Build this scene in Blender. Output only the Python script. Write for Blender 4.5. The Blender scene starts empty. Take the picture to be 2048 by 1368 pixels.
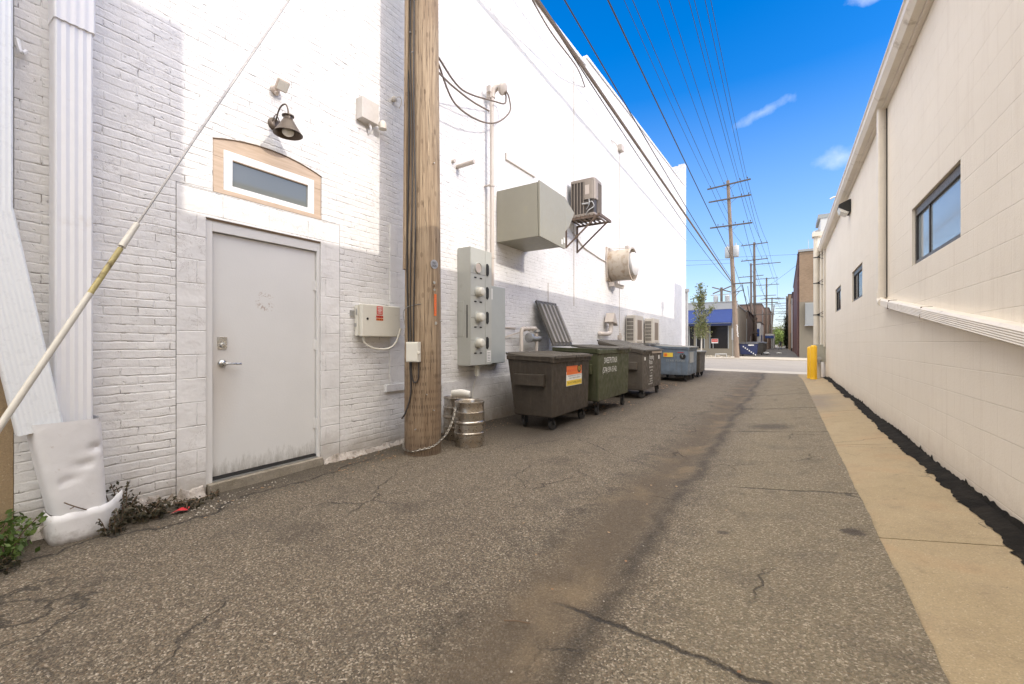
import bpy, bmesh, math, random
from mathutils import Vector, Matrix
random.seed(7)
sc = bpy.context.scene
COL = sc.collection
# ------------------------------------------------------------------ camera
FPX = 853.0                                   # focal length in photo pixels (2048 wide)
TH = math.atan(546 / FPX)                     # the alley runs along +Y, the camera looks left of it
CT, ST = math.cos(TH), math.sin(TH)
EYE = 1.32
cam_d = bpy.data.cameras.new('camera'); cam = bpy.data.objects.new('camera', cam_d); COL.objects.link(cam)
cam.location = (0, 0, EYE); cam.rotation_euler = (math.radians(90), 0, TH)
cam_d.sensor_width = 36; cam_d.lens = FPX / 2048 * 36; cam_d.shift_y = 2 / 2048
cam_d.clip_start = 0.05; cam_d.clip_end = 5000
sc.camera = cam
# ------------------------------------------------------------------ light
SUN = Vector((-1, -0.03, -0.425)).normalized()   # direction the light travels
sd = bpy.data.lights.new('sun', 'SUN'); so = bpy.data.objects.new('sun', sd); COL.objects.link(so)
sd.energy = 2.0; sd.angle = math.radians(0.5); sd.color = (1.0, 0.93, 0.83)
so.rotation_euler = SUN.to_track_quat('-Z', 'Y').to_euler(); so.location = (20, 0, 30)
EXPOSURE = 0.10
SKY = 0.15
sc.view_settings.view_transform = 'Standard'; sc.view_settings.look = 'None'
sc.view_settings.exposure = EXPOSURE; sc.view_settings.gamma = 1; sc.view_settings.use_curve_mapping = False
w = bpy.data.worlds.new('World'); sc.world = w; w.use_nodes = True
wn, wl = w.node_tree.nodes, w.node_tree.links
wn.clear()
def WN(t, **k):
    n = wn.new(t)
    for a, b in k.items(): setattr(n, a, b)
    return n
sky = WN('ShaderNodeTexSky', sky_type='NISHITA', sun_disc=False, sun_elevation=math.radians(23.0),
         sun_rotation=math.radians(91.7), altitude=200, air_density=1.0, dust_density=0.6, ozone_density=2.2)
hs = WN('ShaderNodeHueSaturation'); hs.inputs['Saturation'].default_value = 1.5; hs.inputs['Value'].default_value = 2.1
tn_ = WN('ShaderNodeMix', data_type='RGBA', blend_type='MULTIPLY'); tn_.inputs['Factor'].default_value = 1; tn_.inputs['B'].default_value = (1.0, 0.90, 0.96, 1)
wl.new(sky.outputs[0], tn_.inputs['A']); wl.new(tn_.outputs['Result'], hs.inputs['Color'])
tc = WN('ShaderNodeTexCoord'); sx = WN('ShaderNodeSeparateXYZ'); wl.new(tc.outputs['Generated'], sx.inputs[0])
def wm(op, a, b=0.0, clamp=False):
    n = WN('ShaderNodeMath', operation=op, use_clamp=clamp)
    for i, v in enumerate((a, b)):
        if isinstance(v, (int, float)): n.inputs[i].default_value = v
        else: wl.new(v, n.inputs[i])
    return n.outputs[0]
ymax = wm('MAXIMUM', sx.outputs['Y'], 0.02)
cu = wm('DIVIDE', sx.outputs['X'], ymax); cv = wm('DIVIDE', sx.outputs['Z'], ymax)
nz = WN('ShaderNodeTexNoise'); nz.inputs['Scale'].default_value = 14; nz.inputs['Detail'].default_value = 7
nz.inputs['Roughness'].default_value = 0.62; wl.new(tc.outputs['Generated'], nz.inputs['Vector'])
nz2 = WN('ShaderNodeTexNoise'); nz2.inputs['Scale'].default_value = 45; nz2.inputs['Detail'].default_value = 5
wl.new(tc.outputs['Generated'], nz2.inputs['Vector'])
total = None
for (u0, v0, ru, rv, sl, amt) in ((-0.040, 0.466, 0.050, 0.016, 0.30, 0.36), (0.088, 0.345, 0.038, 0.024, 0.1, 0.32),
                                  (0.160, 0.640, 0.06, 0.02, 0.1, 0.5)):
    du = wm('SUBTRACT', cu, u0)
    dv = wm('SUBTRACT', wm('SUBTRACT', cv, v0), wm('MULTIPLY', du, sl))
    e = wm('SQRT', wm('ADD', wm('POWER', wm('ABSOLUTE', wm('DIVIDE', du, ru)), 2.0), wm('POWER', wm('ABSOLUTE', wm('DIVIDE', dv, rv)), 2.0)))
    e = wm('ADD', e, wm('MULTIPLY', wm('SUBTRACT', nz.outputs['Fac'], 0.5), 2.2))
    e = wm('ADD', e, wm('MULTIPLY', wm('SUBTRACT', nz2.outputs['Fac'], 0.5), 0.9))
    m_ = wm('MULTIPLY', wm('SUBTRACT', 1.0, e, True), amt)
    total = m_ if total is None else wm('MAXIMUM', total, m_)
# bright broken cloud behind the camera and overhead, unseen, added for neutral fill light
cov = wm('ADD', wm('MULTIPLY', wm('SUBTRACT', nz.outputs['Fac'], 0.5), 0.5), wm('SUBTRACT', wm('ADD', wm('MULTIPLY', wm('MAXIMUM', sx.outputs['Z'], 0.0), 1.0), wm('MULTIPLY', wm('MAXIMUM', sx.outputs['X'], 0.0), 0.05)), wm('MULTIPLY', sx.outputs['Y'], 0.30)))
cr_ = WN('ShaderNodeMapRange', clamp=True); wl.new(cov, cr_.inputs[0])
for i_, v_ in enumerate((0.55, 0.80, 0.0, 0.9)): cr_.inputs[i_+1].default_value = v_
mc = WN('ShaderNodeMix', data_type='RGBA'); wl.new(cr_.outputs[0], mc.inputs['Factor']); hz_ = WN('ShaderNodeMapRange', clamp=True); wl.new(sx.outputs['Z'], hz_.inputs[0])
for i_, v_ in enumerate((0.0, 0.48, 0.68, 0.0)): hz_.inputs[i_+1].default_value = v_
mh = WN('ShaderNodeMix', data_type='RGBA'); wl.new(hz_.outputs[0], mh.inputs['Factor']); wl.new(hs.outputs[0], mh.inputs['A']); mh.inputs['B'].default_value = (3.9, 4.9, 6.1, 1)
wl.new(mh.outputs['Result'], mc.inputs['A']); mc.inputs['B'].default_value = (31.5, 29.6, 27.4, 1)
mx = WN('ShaderNodeMix', data_type='RGBA')
wl.new(total, mx.inputs['Factor']); wl.new(mc.outputs['Result'], mx.inputs['A']); mx.inputs['B'].default_value = (8.5, 8.8, 9.4, 1)
bg = WN('ShaderNodeBackground'); bg.inputs['Strength'].default_value = SKY
wl.new(mx.outputs['Result'], bg.inputs['Color'])
wo = WN('ShaderNodeOutputWorld'); wl.new(bg.outputs[0], wo.inputs['Surface'])
sc.cycles.max_bounces = 8; sc.cycles.diffuse_bounces = 5

# ------------------------------------------------------------------ helpers
def at(px, py, X=None, Y=None, Z=None, D=None):
    """point of the place seen at photo pixel (px,py), on the plane X=.., Y=.., Z=.. or at depth D"""
    a = (px - 1024) / FPX; b = (686 - py) / FPX
    vx, vy = a * CT - ST, a * ST + CT
    if D is None:
        D = X / vx if X is not None else Y / vy if Y is not None else (Z - EYE) / b
    return Vector((vx * D, vy * D, EYE + b * D))
def lerp(a, b, t): return a + (b - a) * t
def sstep(a, b, t):
    t = min(1, max(0, (t - a) / (b - a))); return t * t * (3 - 2 * t)
def pw(x, xs, ys):
    if x <= xs[0]: return ys[0]
    for i in range(1, len(xs)):
        if x <= xs[i]: return lerp(ys[i - 1], ys[i], (x - xs[i - 1]) / (xs[i] - xs[i - 1]))
    return ys[-1]
def gz(x, y):
    p = pw(x, [-6, -4.25, -3.5, -2.9, -1, 0.484, 1.15, 3], [0.02, 0.0, -0.025, -0.02, -0.035, 0.14, 0.235, 0.24])
    p += 0.0 * (1 - sstep(1.3, 2.0, y)) * (1 - sstep(-4.1, -3.2, x))
    b = sstep(15.5, 22, y)
    return lerp(p, -0.012 * (x + 1) - 0.01, b)

class MB:
    def __init__(s): s.v = []; s.f = []; s.mi = []; s.cur = 0
    def add(s, vs, fs):
        k = len(s.v); s.v += [Vector(v) for v in vs]
        for f in fs: s.f.append([k + i for i in f]); s.mi.append(s.cur)
        return s
    def box(s, x0, x1, y0, y1, z0, z1):
        return s.hexa([(x0,y0,z0),(x1,y0,z0),(x1,y1,z0),(x0,y1,z0),(x0,y0,z1),(x1,y0,z1),(x1,y1,z1),(x0,y1,z1)])
    def hexa(s, p):
        return s.add(p, [(0,3,2,1),(4,5,6,7),(0,1,5,4),(1,2,6,5),(2,3,7,6),(3,0,4,7)])
    def obox(s, c, sx_, sy_, sz_, rot=None):
        M = rot or Matrix.Identity(3); c = Vector(c)
        return s.hexa([c + M @ Vector((i*sx_/2, j*sy_/2, k*sz_/2)) for k in (-1,1) for (i,j) in ((-1,-1),(1,-1),(1,1),(-1,1))])
    def beam(s, p0, p1, a, b, up=Vector((0,0,1))):
        p0, p1 = Vector(p0), Vector(p1); d = (p1-p0).normalized()
        if abs(d.dot(up)) > .98: up = Vector((1,0,0))
        r = d.cross(up).normalized(); u = r.cross(d).normalized()
        P = [q + r*i*a/2 + u*j*b/2 for q in (p0,p1) for (i,j) in ((-1,-1),(1,-1),(1,1),(-1,1))]
        return s.hexa(P)
    def tube(s, pts, r, n=8, caps=True, rr=None):
        pts = [Vector(p) for p in pts]; k = len(s.v); m = len(pts); prev = None
        for i, p in enumerate(pts):
            d = (pts[min(i+1,m-1)] - pts[max(i-1,0)]).normalized()
            if prev is None:
                up = Vector((0,0,1)) if abs(d.z) < .9 else Vector((1,0,0))
                a = d.cross(up).normalized()
            else:
                a = prev - d * prev.dot(d); a = a.normalized() if a.length > 1e-6 else d.orthogonal().normalized()
            prev = a; b = d.cross(a)
            q = rr[i] if rr else r
            for j in range(n):
                t = 2*math.pi*j/n; s.v.append(p + (a*math.cos(t) + b*math.sin(t))*q)
        for i in range(m-1):
            for j in range(n):
                s.f.append([k+i*n+j, k+i*n+(j+1)%n, k+(i+1)*n+(j+1)%n, k+(i+1)*n+j]); s.mi.append(s.cur)
        if caps:
            s.f.append([k+j for j in range(n)][::-1]); s.mi.append(s.cur)
            s.f.append([k+(m-1)*n+j for j in range(n)]); s.mi.append(s.cur)
        return s
    def cyl(s, p0, p1, r0, r1=None, n=16):
        return s.tube([p0, p1], r0, n, True, [r0, r0 if r1 is None else r1])
    def lathe(s, prof, c, axis='Z', n=24, M=None):
        """prof: list of (radius, height along axis)"""
        k = len(s.v); c = Vector(c)
        for (r, h) in prof:
            for j in range(n):
                t = 2*math.pi*j/n; a, b = r*math.cos(t), r*math.sin(t)
                p = Vector((a,b,h)) if axis == 'Z' else Vector((h,a,b)) if axis == 'X' else Vector((a,h,b))
                s.v.append(c + (M @ p if M else p))
        m = len(prof)
        for i in range(m-1):
            for j in range(n):
                s.f.append([k+i*n+j, k+i*n+(j+1)%n, k+(i+1)*n+(j+1)%n, k+(i+1)*n+j]); s.mi.append(s.cur)
        s.f.append([k+j for j in range(n)]); s.mi.append(s.cur)
        s.f.append([k+(m-1)*n+j for j in range(n)]); s.mi.append(s.cur)
        return s
    def prism(s, poly, axis, a0, a1):
        def P(u, v, a): return (a,u,v) if axis == 'X' else (u,a,v) if axis == 'Y' else (u,v,a)
        n = len(poly); k = len(s.v)
        for a in (a0, a1):
            for (u, v) in poly: s.v.append(Vector(P(u, v, a)))
        s.f.append([k+i for i in range(n)]); s.f.append([k+n+i for i in range(n)][::-1]); s.mi += [s.cur]*2
        for i in range(n):
            j = (i+1) % n; s.f.append([k+i, k+j, k+n+j, k+n+i]); s.mi.append(s.cur)
        return s
    def ball(s, c, r, n=12, m=8, sc_=(1,1,1)):
        c = Vector(c); k = len(s.v)
        for i in range(m+1):
            ph = math.pi*i/m
            for j in range(n):
                t = 2*math.pi*j/n
                s.v.append(c + Vector((r*sc_[0]*math.sin(ph)*math.cos(t), r*sc_[1]*math.sin(ph)*math.sin(t), r*sc_[2]*math.cos(ph))))
        for i in range(m):
            for j in range(n):
                s.f.append([k+i*n+j, k+i*n+(j+1)%n, k+(i+1)*n+(j+1)%n, k+(i+1)*n+j]); s.mi.append(s.cur)
        return s
    def wallX(s, x, y0, y1, z0, z1, holes, depth):
        """face in the plane X=x with rectangular holes (ya,yb,za,zb); reveals go to x+depth"""
        ys = sorted({y0, y1, *[h[0] for h in holes], *[h[1] for h in holes]}); zs = sorted({z0, z1, *[h[2] for h in holes], *[h[3] for h in holes]})
        for i in range(len(ys)-1):
            for j in range(len(zs)-1):
                cy, cz = (ys[i]+ys[i+1])/2, (zs[j]+zs[j+1])/2
                if any(h[0] < cy < h[1] and h[2] < cz < h[3] for h in holes): continue
                s.add([(x,ys[i],zs[j]),(x,ys[i+1],zs[j]),(x,ys[i+1],zs[j+1]),(x,ys[i],zs[j+1])], [(0,1,2,3)])
        for (a,b,c,d) in holes:
            X = x + depth
            s.add([(x,a,c),(X,a,c),(X,a,d),(x,a,d)], [(0,1,2,3)]); s.add([(x,b,c),(X,b,c),(X,b,d),(x,b,d)], [(0,1,2,3)])
            s.add([(x,a,c),(X,a,c),(X,b,c),(x,b,c)], [(0,1,2,3)]); s.add([(x,a,d),(X,a,d),(X,b,d),(x,b,d)], [(0,1,2,3)])
        return s

ORG = {}
def mesh_obj(name, mb, mat, org, smooth=False, bevel=0, recalc=True):
    me = bpy.data.meshes.new(name)
    o_ = Vector(org)
    me.from_pydata([tuple(v - o_) for v in mb.v], [], mb.f)
    for m in (mat if isinstance(mat, (list, tuple)) else [mat]): me.materials.append(m)
    if any(mb.mi): me.polygons.foreach_set('material_index', mb.mi)
    bm = bmesh.new(); bm.from_mesh(me)
    bmesh.ops.remove_doubles(bm, verts=bm.verts, dist=1e-5)
    if recalc: bmesh.ops.recalc_face_normals(bm, faces=bm.faces)
    bm.to_mesh(me); bm.free()
    if smooth:
        me.shade_smooth(); me.set_sharp_from_angle(angle=math.radians(40))
    o = bpy.data.objects.new(name, me); COL.objects.link(o)
    if bevel:
        b = o.modifiers.new('bevel', 'BEVEL'); b.width = bevel; b.segments = 2; b.limit_method = 'ANGLE'; b.angle_limit = math.radians(40)
    return o
def thing(name, label, cat, org, group=None):
    o = bpy.data.objects.new(name, None); COL.objects.link(o); o.location = org; o.empty_display_size = .1
    o['label'] = label; o['category'] = cat
    if group: o['group'] = group
    ORG[o.name] = Vector(org)
    return o
SPLIT = {'fork_pockets': 'fork_pocket', 'window_mullions': 'mullion', 'side_latch': 'latch', 'panel_seams': 'seam', 'pipe_clamps': 'pipe_clamp', 'wall_brackets': 'bracket_arm', 'front_panels': 'front_panel',
 'seal_tabs': 'seal_tab', 'label_sticker': 'label_sticker', 'canopy_posts': 'post', 'front_ribs': 'rib', 'wheels': 'wheel', 'transformers': 'transformer', 'triangle_frames': 'frame_bar', 'roof_coping': 'roof_coping',
 'base_plate': 'base_plate', 'fascia': 'fascia', 'swivel_sensor': 'swivel_sensor', 'crossarms': 'crossarm', 'wall_frame': 'frame_bar', 'motor_box': 'motor_box', 'service_valves': 'service_valve'}
def islands(mb):
    par = list(range(len(mb.v)))
    def f(i):
        while par[i] != i: par[i] = par[par[i]]; i = par[i]
        return i
    for fc in mb.f:
        for i in fc[1:]: par[f(i)] = f(fc[0])
    grp = {}
    for fc in mb.f: grp.setdefault(f(fc[0]), []).append(fc)
    out = []
    for fs in grp.values():
        n = MB(); mp = {}
        for fc in fs:
            for i in fc:
                if i not in mp: mp[i] = len(n.v); n.v.append(mb.v[i])
            n.f.append([mp[i] for i in fc]); n.mi.append(0)
        out.append(n)
    return out
def part(name, mb, mat, parent, smooth=False, bevel=0, label=None, recalc=True):
    if name in SPLIT:
        sub = islands(mb)
        if len(sub) > 1:
            r = [part1(SPLIT[name], q, mat, parent, smooth, bevel, label, recalc) for q in sub]
            return r[0]
        name = SPLIT[name]
    return part1(name, mb, mat, parent, smooth, bevel, label, recalc)
def part1(name, mb, mat, parent, smooth=False, bevel=0, label=None, recalc=True):
    org = ORG[parent.name]
    o = mesh_obj(name, mb, mat, org, smooth, bevel, recalc); o.parent = parent; ORG[o.name] = org
    if label: o['label'] = label
    return o
def single(name, mb, mat, label, cat, org=None, smooth=False, bevel=0, group=None, kind=None, recalc=True):
    if org is None:
        xs = [v.x for v in mb.v]; ys = [v.y for v in mb.v]; zs = [v.z for v in mb.v]
        org = ((min(xs)+max(xs))/2, (min(ys)+max(ys))/2, min(zs))
    o = mesh_obj(name, mb, mat, org, smooth, bevel, recalc); o.location = org; ORG[o.name] = Vector(org)
    o['label'] = label; o['category'] = cat
    if group: o['group'] = group
    if kind: o['kind'] = kind
    return o
def struct(name, mb, mat, smooth=False, recalc=True):
    o = mesh_obj(name, mb, mat, (0,0,0), smooth, 0, recalc); o['kind'] = 'structure'
    o['label'] = STRUCT_LABEL.get(name, name.replace('_', ' ') + ' of the alley scene'); o['category'] = name.replace('_', ' ')
    return o
STRUCT_LABEL = {}
def text_mb(body, size, M, depth=0.0015, width=None):
    """letters as a mesh; M maps text plane (x right, y up) to the world; centred; fitted to width if given"""
    cu_ = bpy.data.curves.new('t', 'FONT'); cu_.body = body; cu_.size = size; cu_.align_x = 'CENTER'; cu_.align_y = 'CENTER'
    cu_.resolution_u = 2
    ob = bpy.data.objects.new('t', cu_); COL.objects.link(ob)
    bpy.context.view_layer.update()
    dg = bpy.context.evaluated_depsgraph_get(); me = bpy.data.meshes.new_from_object(ob.evaluated_get(dg))
    k = 1.0
    if width:
        xs = [v.co.x for v in me.vertices]
        if xs and max(xs) > min(xs): k = width / (max(xs)-min(xs))
    mb = MB()
    mb.add([M @ Vector((v.co.x*k, v.co.y, depth)) for v in me.vertices], [list(p.vertices) for p in me.polygons])
    bpy.data.objects.remove(ob); bpy.data.curves.remove(cu_); bpy.data.meshes.remove(me)
    return mb
def faceX(x, y, z):   # text plane on a face looking towards +X (left side of the alley)
    return Matrix.Translation((x, y, z)) @ Matrix(((0,0,1,0),(1,0,0,0),(0,1,0,0),(0,0,0,1)))
def faceNY(x, y, z):  # text plane on a face looking towards -Y
    return Matrix.Translation((x, y, z)) @ Matrix(((1,0,0,0),(0,0,-1,0),(0,1,0,0),(0,0,0,1)))
def sag(p0, p1, s, n=24):
    p0, p1 = Vector(p0), Vector(p1)
    return [p0.lerp(p1, i/n) - Vector((0,0,s*4*(i/n)*(1-i/n))) for i in range(n+1)]
def bez(P, n=10):
    """smooth curve through points (Catmull-Rom)"""
    P = [Vector(p) for p in P]; out = []
    for i in range(len(P)-1):
        a, b, c, d = P[max(i-1,0)], P[i], P[i+1], P[min(i+2,len(P)-1)]
        for k in range(n):
            t = k/n
            out.append(0.5*((2*b) + (-a+c)*t + (2*a-5*b+4*c-d)*t*t + (-a+3*b-3*c+d)*t*t*t))
    out.append(P[-1]); return out
def copy_tree(o, parent=None):
    kids = [c for c in COL.objects if c.parent == o]
    c = o.copy(); COL.objects.link(c); c.parent = parent
    for k in kids: copy_tree(k, c)
    return c

# ------------------------------------------------------------------ materials
class NT:
    def __init__(s, name, rough=0.7, metal=0.0):
        s.m = bpy.data.materials.new(name); s.m.use_nodes = True; s.n = s.m.node_tree.nodes; s.l = s.m.node_tree.links
        s.b = s.n['Principled BSDF']; s.b.inputs['Roughness'].default_value = rough; s.b.inputs['Metallic'].default_value = metal
        s.geo = s.n.new('ShaderNodeNewGeometry'); s.tc = s.n.new('ShaderNodeTexCoord')
        s.pos = s.geo.outputs['Position']; s.obj = s.tc.outputs['Object']
    def plug(s, sock, v):
        if v is None: return
        if isinstance(v, bpy.types.NodeSocket): s.l.new(v, sock)
        elif isinstance(v, (tuple, list)) and len(v) == 3 and sock.type == 'RGBA': sock.default_value = (*v, 1)
        else: sock.default_value = v
    def N(s, t, **k):
        n = s.n.new(t)
        for a, b in k.items(): setattr(n, a, b)
        return n
    def math(s, op, a, b=None, c=None, clamp=False):
        n = s.N('ShaderNodeMath', operation=op, use_clamp=clamp)
        for i, v in enumerate((a, b, c)): s.plug(n.inputs[i], v)
        return n.outputs[0]
    def vmath(s, op, a, b=None):
        n = s.N('ShaderNodeVectorMath', operation=op); s.plug(n.inputs[0], a)
        if b is not None:
            if op == 'SCALE': s.plug(n.inputs['Scale'], b)
            else: s.plug(n.inputs[1], b)
        return n.outputs[0]
    def mix(s, f, a, b, blend='MIX'):
        n = s.N('ShaderNodeMix', data_type='RGBA', blend_type=blend); s.plug(n.inputs['Factor'], f); s.plug(n.inputs['A'], a); s.plug(n.inputs['B'], b)
        return n.outputs['Result']
    def noise(s, vec, scale, detail=4, rough=0.55, out='Fac', dist=0.0):
        n = s.N('ShaderNodeTexNoise'); s.plug(n.inputs['Vector'], vec); n.inputs['Scale'].default_value = scale
        n.inputs['Detail'].default_value = detail; n.inputs['Roughness'].default_value = rough; n.inputs['Distortion'].default_value = dist
        return n.outputs[out]
    def voro(s, vec, scale, feature='F1', out='Distance', rnd=1.0, dim='3D'):
        n = s.N('ShaderNodeTexVoronoi', feature=feature, voronoi_dimensions=dim); s.plug(n.inputs['Vector'], vec); n.inputs['Scale'].default_value = scale
        n.inputs['Randomness'].default_value = rnd
        return n.outputs[out]
    def mr(s, v, a, b, c=0.0, d=1.0, clamp=True, smooth=False):
        n = s.N('ShaderNodeMapRange', clamp=clamp); 
        if smooth: n.interpolation_type = 'SMOOTHSTEP'
        s.plug(n.inputs[0], v)
        for i, x in enumerate((a, b, c, d)): s.plug(n.inputs[i+1], x)
        return n.outputs[0]
    def xyz(s, vec):
        n = s.N('ShaderNodeSeparateXYZ'); s.plug(n.inputs[0], vec); return n.outputs
    def comb(s, x=0.0, y=0.0, z=0.0):
        n = s.N('ShaderNodeCombineXYZ')
        for i, v in enumerate((x, y, z)): s.plug(n.inputs[i], v)
        return n.outputs[0]
    def ramp(s, f, stops):
        n = s.N('ShaderNodeValToRGB'); s.plug(n.inputs[0], f); cr = n.color_ramp
        while len(cr.elements) < len(stops): cr.elements.new(0.5)
        for e, (p, c) in zip(cr.elements, stops): e.position = p; e.color = (*c, 1) if len(c) == 3 else c
        return n.outputs[0]
    def bump(s, h, dist, strength=1.0, normal=None):
        n = s.N('ShaderNodeBump'); s.plug(n.inputs['Height'], h); n.inputs['Distance'].default_value = dist; n.inputs['Strength'].default_value = strength
        if normal is not None: s.plug(n.inputs['Normal'], normal)
        return n.outputs[0]
    def done(s, col=None, rough=None, normal=None, metal=None):
        s.plug(s.b.inputs['Base Color'], col); s.plug(s.b.inputs['Roughness'], rough); s.plug(s.b.inputs['Normal'], normal); s.plug(s.b.inputs['Metallic'], metal)
        return s.m
def paint(name, col, rough=0.55, metal=0.0, var=0.12, scale=4.0, bump=0.0006, dirt=None, dscale=3.0, dth=(0.5, 0.75), streak=0.0, wpos=False):
    t = NT(name, rough, metal); v = t.pos if wpos else t.obj
    n1 = t.noise(v, scale, 5, 0.6); n2 = t.noise(v, scale*9, 4, 0.6)
    f = t.math('ADD', t.math('MULTIPLY', n1, 0.7), t.math('MULTIPLY', n2, 0.3))
    c = t.mix(t.mr(f, 0.3, 0.7), tuple(x*(1-var) for x in col), tuple(min(1, x*(1+var)) for x in col))
    if dirt:
        vv = v
        if streak:
            o = t.xyz(v); vv = t.comb(t.math('MULTIPLY', o[0], streak), t.math('MULTIPLY', o[1], streak), o[2])
        d = t.noise(vv, dscale, 6, 0.65)
        c = t.mix(t.mr(d, dth[0], dth[1]), c, dirt)
    r = t.mr(n2, 0.3, 0.7, max(0, rough-0.08), min(1, rough+0.1))
    return t.done(c, r, t.bump(t.noise(v, 70, 3), bump) if bump else None)
def flat(name, col, rough=0.6, metal=0.0): return paint(name, col, rough, metal, 0.06, 6, 0)

def white_brick(name, block=False, tint=(0.775, 0.763, 0.742), bw=0.205, bh=0.0665, ms=0.007, deep=0.0072):
    t = NT(name, 0.6); p = t.xyz(t.pos); vec = t.comb(p[1], p[2], 0.0)
    n_lo = t.noise(vec, 3.2, 3, 0.5, 'Color'); n_hi = t.noise(vec, 22, 4, 0.6, 'Color')
    k = 0.006 if block else 0.036; k2 = 0.002 if block else 0.013
    d = t.vmath('ADD', t.vmath('SCALE', t.vmath('SUBTRACT', n_lo, (0.5, 0.5, 0.5)), k), t.vmath('SCALE', t.vmath('SUBTRACT', n_hi, (0.5, 0.5, 0.5)), k2))
    vd = t.vmath('ADD', vec, d)
    def brick(size, sm):
        b = t.N('ShaderNodeTexBrick', offset=0.5); t.plug(b.inputs['Vector'], vd); b.inputs['Scale'].default_value = 1
        b.inputs['Brick Width'].default_value = bw; b.inputs['Row Height'].default_value = bh
        b.inputs['Mortar Size'].default_value = size; b.inputs['Mortar Smooth'].default_value = sm
        b.inputs['Color1'].default_value = (0, 0, 0, 1); b.inputs['Color2'].default_value = (1, 1, 1, 1); b.inputs['Mortar'].default_value = (.5, .5, .5, 1)
        return b
    b1 = brick(ms, 0.55); b2 = brick(ms*0.38, 0.25)
    big = t.noise(vec, 1.6, 4, 0.6); mid = t.noise(vec, 9, 6, 0.7); fine = t.noise(vec, 60, 4, 0.6)
    # painted-over joints vary in depth; here and there the paint has cracked open
    depthv = t.mr(t.noise(vec, 5, 3), 0.35, 0.65, 0.35, 1.0)
    rowp = t.math('ABSOLUTE', t.math('SUBTRACT', t.math('FRACT', t.math('DIVIDE', t.xyz(vd)[1], bh)), 0.5))
    bed = t.mr(rowp, 0.5-0.9*ms/bh*1.6, 0.5, 0, 1, smooth=True)
    joint = t.math('MAXIMUM', t.math('MULTIPLY', bed, t.mr(t.noise(vec, 4.3, 4, 0.6), 0.32, 0.66, 0.12, 1.0)), t.math('MULTIPLY', b1.outputs['Fac'], t.mr(t.noise(vec, 6.1, 3, 0.6), 0.4, 0.66, 0.12, 0.75)))
    h = t.math('MULTIPLY', t.math('SUBTRACT', 1.0, joint), depthv)
    h = t.math('ADD', h, t.math('MULTIPLY', mid, 0.25 if block else 0.95)); h = t.math('ADD', h, t.math('MULTIPLY', fine, 0.07 if block else 0.22))
    if not block:   # each brick sits a little in or out
        h = t.math('ADD', h, t.math('MULTIPLY', t.xyz(b1.outputs['Color'])[0], 0.45))
        pit = t.mr(t.noise(vec, 30, 3, 0.5), 0.66, 0.74, 0, 1); h = t.math('SUBTRACT', h, t.math('MULTIPLY', pit, 0.8))
    crk = t.math('MULTIPLY', t.math('MAXIMUM', b2.outputs['Fac'], t.mr(rowp, 0.5-ms/bh*0.5, 0.5-ms/bh*0.25)), t.mr(t.noise(vec, 8.0, 5, 0.7), 0.54, 0.62))
    chip = t.mr(t.noise(vec, 26, 5, 0.75, dist=1.5), 0.71 if not block else 0.77, 0.76 if not block else 0.8)
    c = t.mix(t.mr(big, 0.3, 0.7), tuple(x*0.88 for x in tint), tint)
    c = t.mix(t.math('MULTIPLY', joint, 0.08), c, (0.42, 0.38, 0.34))
    c = t.mix(t.math('MULTIPLY', crk, 0.88), c, (0.12, 0.10, 0.08))
    c = t.mix(t.math('MULTIPLY', chip, 0.55), c, (0.36, 0.30, 0.25))
    wv = t.comb(t.math('MULTIPLY', p[1], 3.0), t.math('MULTIPLY', p[2], 0.35), 0.0)      # thin rain streaks down the paint
    c = t.mix(t.mr(t.noise(wv, 2.4, 6, 0.7), 0.55, 0.75, 0, 0.22), c, (0.50, 0.45, 0.39))
    hair = t.mr(t.math('ABSOLUTE', t.math('SUBTRACT', t.noise(vec, 3.4, 6, 0.75, dist=1.2), 0.5)), 0.007, 0.002)
    c = t.mix(t.math('MULTIPLY', hair, t.mr(t.noise(vec, 2.1, 3), 0.52, 0.6, 0, 0.6)), c, (0.25, 0.21, 0.18))
    # splashed dirt low on the wall
    low = t.math('ADD', p[2], t.math('MULTIPLY', t.math('SUBTRACT', t.noise(vec, 4, 5, 0.7), 0.5), 0.55))
    c = t.mix(t.mr(low, 0.34, -0.02, 0, 0.75), c, (0.27, 0.225, 0.17))
    # brown grime behind the dumpsters
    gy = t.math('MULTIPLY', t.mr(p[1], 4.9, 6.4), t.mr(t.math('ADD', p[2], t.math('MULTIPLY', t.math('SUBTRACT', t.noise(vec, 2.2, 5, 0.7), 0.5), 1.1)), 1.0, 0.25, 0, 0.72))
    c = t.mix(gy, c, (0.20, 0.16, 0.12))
    return t.done(c, t.mr(fine, 0.3, 0.7, 0.5, 0.7), t.bump(h, deep))
M_BRICK = white_brick('painted_white_brick')
M_BLOCK = white_brick('painted_white_block', True, (0.77, 0.758, 0.738), 0.406, 0.2032, 0.005, 0.008)
M_PLAIN = white_brick('painted_white_stucco', True, (0.745, 0.74, 0.735), 9.0, 9.0, 0.001, 0.006)

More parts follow.
